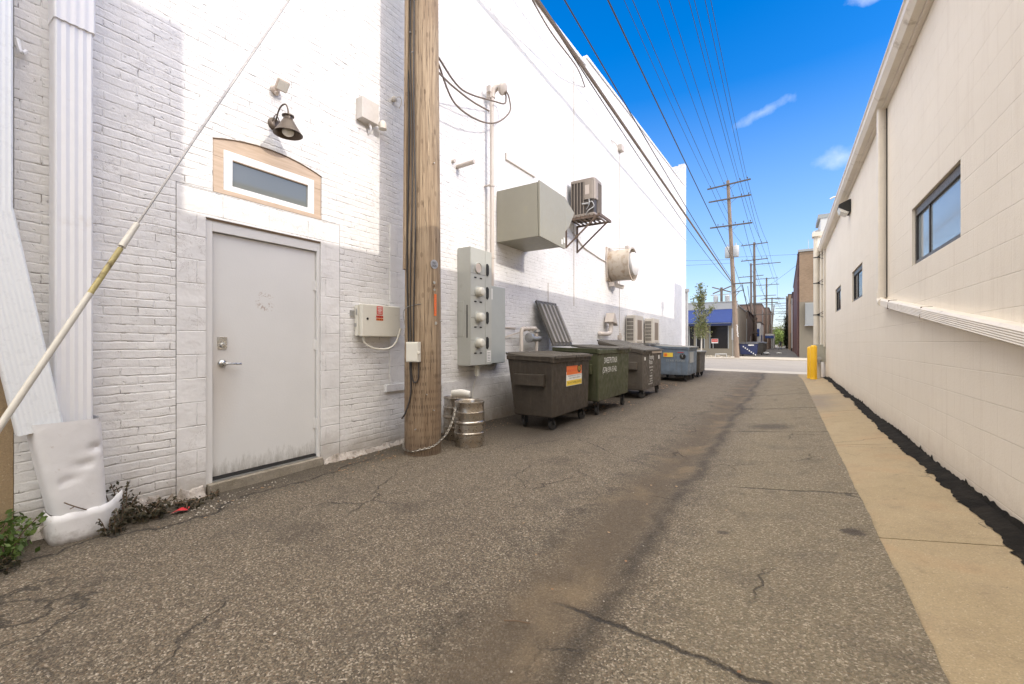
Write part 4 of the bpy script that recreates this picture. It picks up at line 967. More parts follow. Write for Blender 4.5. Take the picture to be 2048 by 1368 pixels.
for i, (py, empty) in enumerate(((535, True), (583, False), (634, False), (686, False))):
    c_ = at(956, py, X=LX+.28); z_ = c_.z
    mb = MB(); mb.lathe([(.088,0),(.088,.012),(.078,.02),(.072,.008)], (LX+.256, cy_+.02, z_), 'X', 28)
    if not empty:
        rim = part('meter_socket', mb, M_PANEL, t_, True)
        mb = MB(); mb.lathe([(.072,0),(.072,.055),(.062,.09),(.055,.095),(.02,.097)], (LX+.262, cy_+.02, z_), 'X', 28); m_ = part('meter_dome', mb, M_METER, rim, True)
    else:
        rim = part('meter_socket', mb, M_PANEL, t_, True)
        mb = MB(); mb.lathe([(.070,0),(.068,.004)], (LX+.262, cy_+.02, z_), 'X', 28); part('blank_cover', mb, M_TAUPE, rim, True)
    mb = MB(); mb.prism([(5.475,z_-.085),(5.515,z_-.10),(5.54,z_-.06),(5.54,z_+.07),(5.51,z_+.10),(5.475,z_+.09)], 'X', LX+.257, LX+.268); part('breaker_window', mb, M_INK, t_, bevel=.003)
    mb = MB(); mb.box(LX+.257, LX+.263, 5.17, 5.22, z_-.165, z_-.145); mb.box(LX+.257, LX+.263, 5.31, 5.36, z_-.165, z_-.145); part('seal_tabs', mb, M_INK, t_)
mb = MB(); mb.box(LX+.257, LX+.2585, 5.50, 5.60, 1.02, 1.20); l_ = part('label_sticker', mb, M_WHITE, t_)
mb = MB()
for q in range(6): mb.box(LX+.2586, LX+.2592, 5.515, 5.585, 1.04+q*.025, 1.046+q*.025)
part('fine_print', mb, M_INK, l_)
mb = MB(); mb.box(LX+.12, LX+.17, 5.36, 5.42, .80, .975); mb.tube(bez([(LX+.14,5.39,.80),(LX+.06,5.40,.6),(LX+.03,5.42,.3),(LX+.03,5.44,.04)],5), .006, 6); part('bottom_conduit', mb, M_CREAM, t_)
# disconnect box
t_ = thing('disconnect_box', 'plain grey disconnect box to the right of the meter cabinet', 'electrical box', (LX, 5.9, .97))
mb = MB(); mb.box(LX, LX+.13, 5.645, 6.16, 0.975, 2.26); cb = part('case', mb, M_PANEL2, t_, bevel=.003)
mb = MB(); mb.box(LX+.132, LX+.165, 5.655, 6.165, 0.985, 2.268); cv_ = part('cover', mb, M_PANEL2, t_, bevel=.005)
mb = MB(); mb.box(LX+.1655, LX+.167, 5.69, 5.78, 2.04, 2.22); l_ = part('label_sticker', mb, M_WHITE, cv_)
# service mast
m0 = at(986, 195, X=LX+.12)
t_ = thing('service_mast', 'vertical metal service mast with a weatherhead rising behind the meter cabinet', 'service mast', (LX+.12, 5.83, 2.26))
mx_, my_ = LX+.12, 5.83
mb = MB(); mb.cyl((mx_, my_, 2.26), (mx_, my_, 5.45), .036, n=16); part('mast_pipe', mb, M_CONDUIT, t_, True)
mb = MB()
for z_ in (2.75, 3.95): mb.cyl((mx_, my_, z_-.015), (mx_, my_, z_+.015), .046, n=16); mb.box(LX, mx_, my_-.06, my_-.03, z_-.01, z_+.01)
part('pipe_clamps', mb, M_CONDUIT, t_, True)
mb = MB(); hc = Vector((mx_+.06, my_+.06, 5.53))
mb.tube(bez([(mx_, my_, 5.42), (mx_+.01, my_+.01, 5.52), (mx_+.06, my_+.05, 5.60), (mx_+.13, my_+.09, 5.60)], 5), .05, 14, True, None)
mb.lathe([(.03,-.05),(.085,-.03),(.10,.0),(.09,.03),(.05,.045)], (mx_+.15, my_+.10, 5.575), 'X', 20, Matrix.Rotation(math.radians(25), 3, 'Y')); part('weatherhead', mb, M_CONDUIT, t_, True)
mb = MB(); mb.box(mx_-.06, mx_+.02, my_-.075, my_-.04, 5.40, 5.52); mb.box(mx_-.02, mx_+.05, my_-.13, my_-.08, 5.46, 5.56); part('cable_bracket', mb, M_CONDUIT, t_, True)
# service drop cables from near pole to weatherhead
PX, PY = -3.75, 3.83
def pole_r(z): return pw(z, [-.1, 1.0, 2.7, 5.3, 15], [.222, .222, .212, .187, .13])
ends = [at(877, 115, X=PX+.12), at(877, 128, X=PX+.12), at(877, 145, X=PX+.12)]
hh = Vector((mx_+.19, my_+.12, 5.52))
paths = [[ends[0], at(925,180,X=-3.95), at(990,203,X=-4.02), at(1009,207,X=-4.0), at(1012,196,X=-4.0), hh],
         [ends[1], at(905,200,X=-3.9), at(940,232,X=-3.98), at(975,246,X=-4.02), at(1000,242,X=-4.02), at(1020,222,X=-4.0), at(1018,195,X=-4.0), hh+Vector((0,.02,.02))],
         [ends[2], at(905,172,X=-3.9), at(945,203,X=-3.98), at(978,222,X=-4.05)]]
for P_, lab in zip(paths, ('black service cable running straight from the pole to the weatherhead', 'black service cable making the lowest, widest loop under the weatherhead', 'shorter black service cable ending at the clamp on the mast')):
    mb = MB(); mb.tube(bez(P_, 8), .013, 8); single('service_cable', mb, M_CABLEG, lab, 'cable', smooth=True, group='service drop cables')
# duct hood
t_ = thing('duct_hood', 'large sage beige sheet metal duct hood mounted high beside the mast', 'duct hood', (LX, 6.6, 3.08))
mb = MB(); mb.box(LX, -3.43, 6.14, 7.09, 3.08, 3.975); part('duct_box', mb, M_HOOD, t_, bevel=.006)
mb = MB(); mb.hexa([(-3.42,6.15,3.075),(-3.42,7.10,3.04),(-3.39,7.10,3.04),(-3.385,6.15,3.075),(-3.42,6.13,3.99),(-3.42,7.10,3.98),(-3.385,7.10,3.98),(-3.385,6.13,3.99)]); part('front_cover', mb, M_HOOD, t_, bevel=.004)
mb = MB(); mb.prism([(7.095,3.975),(7.50,3.80),(7.28,3.50),(7.095,3.35)], 'X', -4.15, -3.385); part('side_flare', mb, M_HOOD, t_, bevel=.004)
mb = MB(); mb.box(-3.384, -3.382, 6.93, 6.99, 3.10, 3.19); mb.box(-3.384, -3.382, 7.02, 7.075, 3.14, 3.24); part('label_sticker', mb, M_WHITE, t_)
# condenser on bracket
t_ = thing('condenser_unit', 'brown grey box condenser unit standing on a high wall bracket', 'air conditioner', (LX+.3, 9.25, 4.2))
y0, y1, x0, x1, z0, z1 = 9.0, 9.5, -4.18, -3.58, 4.22, 5.03
mb = MB(); mb.box(x0+.02, x1-.02, y0+.02, y1-.02, z0+.02, z1-.04); part('coil_core', mb, M_ACFIN, t_)
def rrect(x0, x1, y0, y1, r, n=5):
    out = []
    for (cx__, cy__, a0_) in ((x1-r, y0+r, -90), (x1-r, y1-r, 0), (x0+r, y1-r, 90), (x0+r, y0+r, 180)):
        for i in range(n+1):
            t = math.radians(a0_ + 90*i/n); out.append((cx__+r*math.cos(t), cy__+r*math.sin(t)))
    return out
mb = MB(); mb.prism(rrect(x0, x1, y0, y1, .07), 'Z', z1-.06, z1); part('top_cover', mb, M_ACUNIT, t_, True)
mb = MB(); mb.prism(rrect(x0, x1, y0, y1, .05), 'Z', z0-.03, z0+.03); part('base_pan', mb, M_ACUNIT, t_, True)
mb = MB()
for i in range(5): mb.box(x0+.03+i*.075, x0+.045+i*.075, y0-.002, y0+.02, z0+.03, z1-.06)
for i in range(5): mb.box(x1-.02, x1+.002, y0+.22+i*.055, y0+.232+i*.055, z0+.03, z1-.06)
part('louvre_bars', mb, M_ACUNIT, t_)
mb = MB(); mb.prism([(x1-.24,y0-.006),(x1-.07,y0-.006),(x1-.025,y0+.02),(x1+.006,y0+.07),(x1+.006,y0+.20),(x1-.01,y0+.20),(x1-.03,y0+.08),(x1-.08,y0+.02),(x1-.24,y0+.01)], 'Z', z0+.34, z1-.05); part('corner_panel', mb, M_ACUNIT, t_, True)
mb = MB(); mb.box(x1-.22, x1-.12, y0-.009, y0-.0065, z1-.36, z1-.15); part('label_sticker', mb, M_TAUPE, t_)
mb = MB(); mb.cyl((x1-.28, y0-.03, z0+.24), (x1-.13, y0-.03, z0+.23), .022, n=12); mb.tube(bez([(x1-.13,y0-.03,z0+.23),(x1-.05,y0-.03,z0+.26),(x1-.02,y0+.02,z0+.16),(x1-.12,y0-.03,z0+.08),(x1-.2,y0-.02,z0-.02)],5), .012, 8)
mb.tube(bez([(x1-.12,y0-.02,z0+.33),(x1-.11,y0-.04,z0+.2),(x1-.18,y0-.03,z0+.1)],4), .008, 6); part('service_valves', mb, M_GALV, t_, True)
t_ = thing('condenser_bracket', 'rusty triangular steel wall bracket carrying the high condenser unit', 'bracket', (LX, 9.25, 4.1))
mb = MB()
for yy in (8.93, 9.55):
    mb.beam((LX, yy, 4.13), (-3.42, yy, 4.13), .04, .04); mb.beam((LX+.01, yy, 3.50), (LX+.01, yy, 4.13), .04, .04); mb.beam((LX+.02, yy, 3.52), (-3.50, yy, 4.12), .03, .03)
part('triangle_frames', mb, M_ACBRKT, t_)
mb = MB()
for i in range(8): mb.box(-4.2+i*.105, -4.2+i*.105+.03, 8.9, 9.58, 4.152, 4.18)
mb.box(-3.44, -3.40, 8.88, 9.60, 4.11, 4.17); part('platform_slats', mb, M_ACBRKT, t_)
# exhaust fan
fc = Vector((LX, 12.0, 3.55))
t_ = thing('exhaust_fan', 'round stained wall exhaust fan with a white domed cap', 'exhaust fan', fc)
mb = MB(); mb.box(LX, LX+.03, 11.52, 12.48, 3.07, 4.03); part('wall_flange', mb, M_FAN, t_)
mb = MB(); mb.lathe([(.44,0.03),(.44,.60),(.475,.61),(.475,.64),(.44,.645),(.43,.645),(.43,.45),(.1,.45)], fc, 'X', 40); part('round_shroud', mb, M_FAN, t_, True)
mb = MB(); mb.lathe([(.1,.46),(.31,.55),(.335,.62),(.32,.69),(.26,.735),(.14,.765),(.02,.775)], fc, 'X', 36); part('domed_cap', mb, M_FANW, t_, True)
mb = MB(); mb.box(LX+.42, LX+.52, 11.93, 12.07, 3.99, 4.08); mb.tube(bez([fc+Vector((.45,0,.48)), fc+Vector((.2,-.1,.47)), fc+Vector((.04,-.4,.44)), fc+Vector((.04,-.5,.1)), fc+Vector((.04,-.45,-.4))],6), .012, 6); part('wiring_box', mb, M_CONDUIT, t_)
mb = MB(); mb.obox(fc+Vector((.10,-.22,-.56)), .16, .14, .12); mb.beam(fc+Vector((.12,-.1,-.56)), fc+Vector((.30,.12,-.62)), .12, .09); part('motor_box', mb, M_CONDUIT, t_)
mb = MB(); mb.tube(bez([(LX+.02,9.3,3.95),(LX+.02,9.9,3.72),(LX+.02,10.5,3.66),(LX+.02,11.0,3.62),(LX+.02,11.5,3.60)],6), .016, 6); single('flex_conduit', mb, M_CONDUIT, 'thin flexible conduit running along the wall from condenser bracket to exhaust fan', 'conduit', smooth=True)
# vent elbow
t_ = thing('vent_pipe', 'S shaped painted vent pipe with a small hood left of the mini splits', 'vent pipe', (LX, 11.0, 1.5))
mb = MB(); mb.tube(bez([(LX,10.95,1.57),(LX+.10,11.0,1.57),(LX+.16,11.2,1.57),(LX+.17,11.42,1.62),(LX+.17,11.48,1.78),(LX+.17,11.48,1.92)],7), .062, 14); part('curved_pipe', mb, M_CONDUIT, t_, True)
mb = MB(); mb.prism([(11.30,1.90),(11.62,1.86),(11.72,1.80),(11.52,2.12),(11.42,2.16)], 'X', LX+.05, LX+.29); part('rain_hood', mb, M_CONDUIT, t_, bevel=.01)
# gas meter pipes behind the brown dumpster
t_ = thing('gas_piping', 'pale painted gas pipes and regulator rising behind the brown dumpster', 'gas pipes', (LX, 6.9, .0))
g0 = at(1043, 690, X=LX+.2); g1 = at(1043, 657, X=LX+.2); g2 = at(1073, 657, X=LX+.2); g3 = at(1075, 690, X=LX+.2)
mb = MB(); mb.tube([(g0.x,g0.y,.4), (g0.x,g0.y,g1.z-.06), (g1.x,g1.y+.02,g1.z-.015), (g1.x,g1.y+.06,g1.z)], .036, 12); mb.tube([(g1.x,g1.y+.04,g1.z), (g2.x,g2.y-.04,g2.z)], .036, 12)
mb.tube([(g2.x,g2.y-.05,g2.z),(g2.x,g2.y-.01,g2.z-.02),(g2.x,g2.y,g2.z-.06),(g2.x,g2.y,.5)], .033, 12)
for u in (.25,.5,.75): mb.cyl((g1.x,lerp(g1.y,g2.y,u)-.012,g1.z),(g1.x,lerp(g1.y,g2.y,u)+.012,g1.z),.045,n=12)
part('pipe_loop', mb, M_CONDUIT, t_, True)
mb = MB(); mb.lathe([(.03,-.03),(.07,-.015),(.07,.015),(.03,.03)], (g2.x, g2.y, 1.55), 'Z', 16); mb.cyl((g2.x-.0,g2.y-.30,1.40),(g2.x,g2.y+.12,1.40),.055,n=14); mb.lathe([(.05,-.04),(.09,-.03),(.09,.03),(.05,.04)], (g2.x+.02, g2.y-.3, 1.42), 'Y', 18); part('regulator', mb, M_GALV, t_, True)
mb = MB(); mb.box(LX, LX+.02, g1.y-.35, g1.y-.31, 1.35, 1.62); mb.beam((LX+.01,g1.y-.34,1.6),(LX+.02,g1.y+.1,1.6),.02,.02); mb.beam((LX+.02,g1.y-.3,1.42),(g1.x,g1.y+.4,1.60),.02,.02); part('wall_frame', mb, M_CONDUIT, t_)
# mini splits
def mini(y0, label):
    t_ = thing('mini_split_unit', label, 'air conditioner', (LX+.05, y0, 1.30), 'mini split units on the white wall')
    x0, x1, y1, z0, z1 = LX+.05, -3.90, y0+.86, 1.32, 2.19
    mb = MB(); mb.box(x0, x1, y0, y1, z0, z1); part('case', mb, M_MINI, t_, bevel=.015)
    mb = MB(); mb.box(x0+.02, x1-.07, y0-.004, y0+.01, z0+.06, z1-.09); gr = part('side_coil', mb, M_ACFIN, t_)
    mb = MB()
    for i in range(6): mb.box(x0+.02+i*.038, x0+.027+i*.038, y0-.012, y0-.003, z0+.06, z1-.09)
    for i in range(7): mb.box(x0+.015, x1-.07, y0-.013, y0-.003, z0+.06+i*.119, z0+.075+i*.119)
    part('side_grille', mb, M_MINI, gr)
    mb = MB(); mb.box(x1-.005, x1+.004, y0+.20, y0+.68, z0+.10, z1-.14); part('fan_grille', mb, M_MINIF, t_, bevel=.004)
    mb = MB(); mb.box(x1-.002, x1+.02, y0+.16, y0+.72, z0+.045, z0+.065); part('handle', mb, M_MINI, t_)
    mb = MB(); mb.beam((LX, y0+.12, z0-.03), (-3.86, y0+.12, z0-.03), .04, .04); mb.beam((LX, y0+.74, z0-.03), (-3.86, y0+.74, z0-.03), .04, .04); part('wall_brackets', mb, M_GALV, t_)
mini(13.2, 'beige mini split outdoor unit on the wall, the nearer of the two')
mini(15.3, 'beige mini split outdoor unit on the wall, the farther of the two')
mb = MB(); mb.cyl((LX+.06, 12.6, 1.2), (LX+.06, 12.6, 1.62), .035, n=10); mb.box(LX, LX+.1, 12.55, 12.68, 1.45, 1.56); single('wall_valve', mb, M_CONDUIT, 'small painted valve pipe on the wall beside the first mini split', 'valve', smooth=True)

# ------------------------------------------------------------------ near utility pole
t_ = thing('utility_pole', 'thick weathered wooden utility pole with tags standing by the white wall', 'utility pole', (PX, PY, -.03), 'utility poles along the alley')
mb = MB(); n = 48; rp = random.Random(4); zs = [-.3] + [i*.35 for i in range(0, 16)] + [6.5, 9, 12, 15.5]
ph = [rp.uniform(0, 6.28) for _ in range(6)]
for z_ in zs:
    for j in range(n):
        t = 2*math.pi*j/n
        r = pole_r(z_)*(1 + .012*math.sin(3*t+ph[0]+z_*.3) + .008*math.sin(7*t+ph[1]+z_*.2) + .006*math.sin(13*t+ph[2]))
        mb.v.append(Vector((PX + r*math.cos(t), PY + r*math.sin(t), z_)))
for i in range(len(zs)-1):
    for j in range(n): mb.f.append([i*n+j, i*n+(j+1)%n, (i+1)*n+(j+1)%n, (i+1)*n+j]); mb.mi.append(0)
mb.f.append([(len(zs)-1)*n+j for j in range(n)]); mb.mi.append(0)
shaft = part('shaft', mb, M_POLE, t_, True)
def onpole(px, z, off=0.0):   # point on the pole surface that faces photo column px at height z
    r = pole_r(z); a = (px-1024)/FPX; dv = Vector((a*CT-ST, a*ST+CT)); dv.normalize(); c = Vector((PX, PY))
    tt = dv.dot(c); q = c - dv*tt; h = q.length; s_ = math.sqrt(max(0, r*r - h*h)); p = dv*(tt - s_); nrm = (p-c).normalized()
    p = p + nrm*off; return Vector((p.x, p.y, z)), Vector((nrm.x, nrm.y, 0))
def zat(py, px=850): 
    a = (px-1024)/FPX; D = 5.05; return EYE + (686-py)/FPX*D
# riser moulding strip and cables down the left side
p, nr = onpole(812, 3.5, .0)
mb = MB()
for (za, zb) in ((2.2, 15.0),):
    pa, na = onpole(813, za, .02); pb = Vector((PX + (pa.x-PX)*pole_r(zb)/pole_r(za), PY + (pa.y-PY)*pole_r(zb)/pole_r(za), zb))
    mb.beam(pa, pb, .055, .035, up=na)
part('riser_moulding', mb, M_POLE, t_, bevel=.004)
for k, (dx_, r_) in enumerate(((0, .010), (6, .008), (12, .009))):
    pts = []
    for z_ in (6.5, 5, 4, 3.2, 2.6, 2.2, 1.9, 1.6, 1.3):
        q, nn = onpole(818+dx_ + 2*math.sin(z_*2+k), z_, .012); pts.append(q)
    if k == 0: pts += [onpole(822, 1.0, .012)[0], onpole(823, .72, .012)[0], onpole(818, .5, .014)[0]+Vector((-.01,-.03,0)), onpole(813, .42, .02)[0]+Vector((-.03,-.02,0))]
    if k == 1: pts += [onpole(824, .98, .012)[0], onpole(829, .86, .012)[0], onpole(837, .9, .012)[0], onpole(838, 1.12, .012)[0]]
    mb = MB(); mb.tube(bez(pts, 5), r_, 8); part('riser_cable', mb, M_CABLE, t_, True)
mb = MB(); q, nn = onpole(818, 1.75, .02); q2, _ = onpole(842, 1.78, .01)
mb.tube(bez([q+Vector((-.03,-.01,-.25)), q+Vector((-.05,-.02,-.08)), q, q2],6), .005, 6); part('ground_wire', mb, M_WIRE, t_)
# small white box on pole
q, nn = onpole(830, 1.215, .04); tg = Vector((-nn.y, nn.x, 0)); Rm = Matrix((( tg.x, nn.x, 0), (tg.y, nn.y, 0), (0, 0, 1)))
mb = MB(); mb.obox(q, .155, .075, .235, Rm); bx = part('telephone_box', mb, M_CREAM, t_, bevel=.006)
mb = MB(); mb.obox(q + nn*.04, .14, .012, .21, Rm); mb.cyl(q - tg*-.085 + nn*.02 + Vector((0,0,-.01)), q - tg*-.085 + nn*.045 + Vector((0,0,-.01)), .016, n=12); part('box_lid', mb, M_CREAM, bx, bevel=.003)
def disc(px, py, r, mat, name, sxy=1.0, parent=None, label=None):
    z_ = zat(py); q, nn = onpole(px, z_, .003); tg = Vector((-nn.y, nn.x, 0)); mb = MB(); k = 16
    ring = [q + tg*r*math.cos(2*math.pi*i/k)*sxy + Vector((0,0,r*math.sin(2*math.pi*i/k))) for i in range(k)]
    mb.add([v for v in ring] + [v + nn*.004 for v in ring], [list(range(k)), list(range(k, 2*k))] + [[i, (i+1)%k, k+(i+1)%k, k+i] for i in range(k)])
    return part(name, mb, mat, parent or t_, label=label), q, nn, tg
tag_, q, nn, tg = disc(868, 527, .055, M_GALV, 'number_tag', label='round silver number tag with faint digits')
M4 = Matrix.Translation(q + nn*.0055) @ Matrix(((-tg.x if False else tg.x, 0, nn.x, 0), (tg.y, 0, nn.y, 0), (0, 1, 0, 0), (0, 0, 0, 1)))
for body, dz, sz in (('003', .016, .040), ('000', -.020, .044)):
    mb = text_mb(body, sz, Matrix.Translation((0,0,dz)) @ M4, 0.0); part('tag_digits', mb, M_INK, tag_, recalc=False)
for (px_, py_, r_) in ((868, 564, .018), (868.5, 578.5, .015), (868, 571, .013), (871, 646, .021)): disc(px_, py_, r_, M_CHROME if r_ != .013 else M_TWIG, 'pole_disc')
z_a, z_b = zat(631), zat(587); q, nn = onpole(870, (z_a+z_b)/2, .006); tg = Vector((-nn.y, nn.x, 0)); Rm = Matrix(((tg.x, nn.x, 0), (tg.y, nn.y, 0), (0, 0, 1)))
mb = MB(); mb.obox(q, .034, .004, z_b-z_a, Rm); st = part('orange_tag_strip', mb, M_ORANGE, t_)
mb = MB()
for i in range(7): mb.obox(q + nn*.0025 + Vector((0,0,-.1+i*.032)), .020, .001, .010, Rm)
part('strip_marks', mb, M_PINK, st)
for (px_, py_) in ((827, 96), (823, 53), (866, 318), (853, 790), (866, 823), (832, 860), (880, 640)):
    z_ = EYE + (686-py_)/FPX*4.98; q, nn = onpole(px_, z_, 0); mb = MB(); mb.cyl(q, q+nn*.03, .006, n=8); part('nail', mb, M_GALV, t_)
ARMS = [(15.16, [-1.45, -.35, .9, 1.45]), (14.0, [.35, .95, 1.45])]
def crossarm(parent, cx_, cy_, z_, L, xs, matA=M_ARM, tilt=0.0, thick=.11, skew=0.0, braces=True, big=()):
    mb = MB(); a_ = Vector((cx_-L/2, cy_-.18, z_-tilt*L/2)); b_ = Vector((cx_+L/2, cy_-.18+skew, z_+tilt*L/2)); mb.beam(a_, b_, thick*.85, thick)
    if braces:
        for s_ in (-1, 1): mb.beam((cx_+s_*.55, cy_-.16, z_-thick/2+s_*tilt*.55), (cx_+s_*.1, cy_-.15, z_-.42), .03, .015)
    ar = part('crossarm', mb, matA, parent)
    for i, x_ in enumerate(xs):
        zz = z_ + tilt*x_; mb = MB(); k = 1.7 if i in big else 1.0
        mb.lathe([(.012,0),(.012,.08),(.045*k,.10),(.03*k,.13),(.045*k,.16),(.03*k,.20*k),(.01,.22*k)], (cx_+x_, cy_-.18, zz+thick/2), 'Z', 10); part('insulator', mb, M_INSUL, ar, True)
for (z_, xs) in ARMS: crossarm(t_, PX, PY, z_-.3, 3.3, xs)

# guy wire with guard
P1 = at(275, 447, X=-3.36); pole_att = Vector((PX+.05, PY-.15, 7.3))
P0 = at(0, 852, X=-3.22)
d_ = (P1-P0)
t_ = thing('guy_wire', 'steel guy wire rising from lower left to the near pole, sleeved in a plastic guard', 'guy wire', P0 - d_*.35)
top_ = P1 + d_.normalized()*7.0
mb = MB(); mb.tube([P0 - d_*1.2, P0 - d_*.3, P1, P1.lerp(top_, .5), top_], .0065, 8); part('steel_strand', mb, M_WIRE, t_, True)
mb = MB(); mb.tube([P0 - d_*1.1, P0, P0.lerp(P1, .60)], 0.0155, 14); part('lower_guard', mb, M_GUARD, t_, True)
mb = MB(); mb.tube([P0.lerp(P1, .60), P0.lerp(P1, .85)], 0.0145, 14); part('yellow_wrap', mb, M_GUARDY, t_, True, label='faded yellow and black section of the guard')
mb = MB(); mb.tube([P0.lerp(P1, .86), P1], 0.019, 14, True, [.019, .015]); part('upper_guard', mb, M_GUARD, t_, True)

# ------------------------------------------------------------------ kegs and chain
def keg(x, y, label, rot=0.0):
    z0 = gz(x, y) - .005
    t_ = thing('beer_keg', label, 'keg', (x, y, z0), 'steel kegs chained to the pole')
    R = .198; prof = [(.165,0),(.178,.004),(.182,.03),(.180,.05),(.190,.075),(.197,.12),(.197,.165),(.203,.172),(.206,.182),(.203,.192),(.197,.199),(.197,.30),(.205,.308),(.210,.322),(.205,.336),(.197,.344),(.197,.44),(.200,.448),(.200,.456),(.192,.462),(.186,.50),(.189,.555),(.197,.575),(.198,.586),(.190,.590),(.183,.580),(.180,.535),(.12,.528),(.045,.545),(.045,.556),(.02,.556)]
    mb = MB(); mb.lathe(prof, (x, y, z0), 'Z', 44); part('keg_body', mb, M_STEEL, t_, True)
    return t_, z0
k1, kz = keg(-3.50, 4.43, 'stained steel keg chained beside the near pole, in front of another keg')
mb = MB(); a_ = math.radians(-120); mb.obox((-3.50+.196*math.cos(a_), 4.43+.196*math.sin(a_), kz+.50), .012, .09, .04, Matrix.Rotation(a_, 3, 'Z')); part('chime_handle', mb, M_CHROME, k1, bevel=.008)
k2, kz2 = keg(-3.86, 4.62, 'second steel keg half hidden between the front keg and the wall')
mb = MB(); mb.tube([(-3.95+.0, 4.60, kz2+.63), (-3.83, 4.66, kz2+.64), (-3.70, 4.70, kz2+.62)], .055, 12, True, [.045,.055,.045]); single('plastic_bottle', mb, M_FROST, 'crushed translucent plastic bottle lying on top of the rear keg', 'bottle', smooth=True)
# chain of links
path = bez([(-3.60, 4.245, .49), (-3.56, 4.18, .38), (-3.53, 4.07, .26), (-3.52, 3.93, .16), (-3.545, 3.75, .09), (-3.62, 3.63, .06), (-3.72, 3.595, .04), (-3.86, 3.62, .05), (-3.97, 3.72, .10)], 30)
for i_, p_ in enumerate(path):   # keep the chain outside the pole
    v_ = Vector((p_.x-PX, p_.y-PY)); rr_ = pole_r(p_.z)+.012
    if v_.length < rr_: v_ = v_.normalized()*rr_; path[i_] = Vector((PX+v_.x, PY+v_.y, p_.z))
cum = [0]
for a_, b_ in zip(path[:-1], path[1:]): cum.append(cum[-1] + (b_-a_).length)
mb = MB(); s_ = 0; i_ = 0; flip = 0
while s_ < cum[-1]-.03:
    def pt(s):
        for q in range(len(cum)-1):
            if cum[q+1] >= s: return path[q].lerp(path[q+1], (s-cum[q])/max(1e-9, cum[q+1]-cum[q]))
        return path[-1]
    a_, b_ = pt(s_), pt(s_+.034); d2 = (b_-a_).normalized(); mid_ = (a_+b_)/2
    up = Vector((0,0,1)) if flip else Vector((.8,-.6,0)); sd_ = d2.cross(up).normalized()
    ring = []
    for q in range(12):
        t = 2*math.pi*q/12; c_ = math.cos(t); ring.append(mid_ + d2*(.020*c_) + sd_*(.0105*math.sin(t)))
    ring += [ring[0], ring[1]]
    mb.tube(ring, .0033, 5, False); s_ += .0285; flip = 1-flip
single('chain', mb, M_CHAIN, 'loose steel chain looping from the keg around the pole base', 'chain', smooth=True)

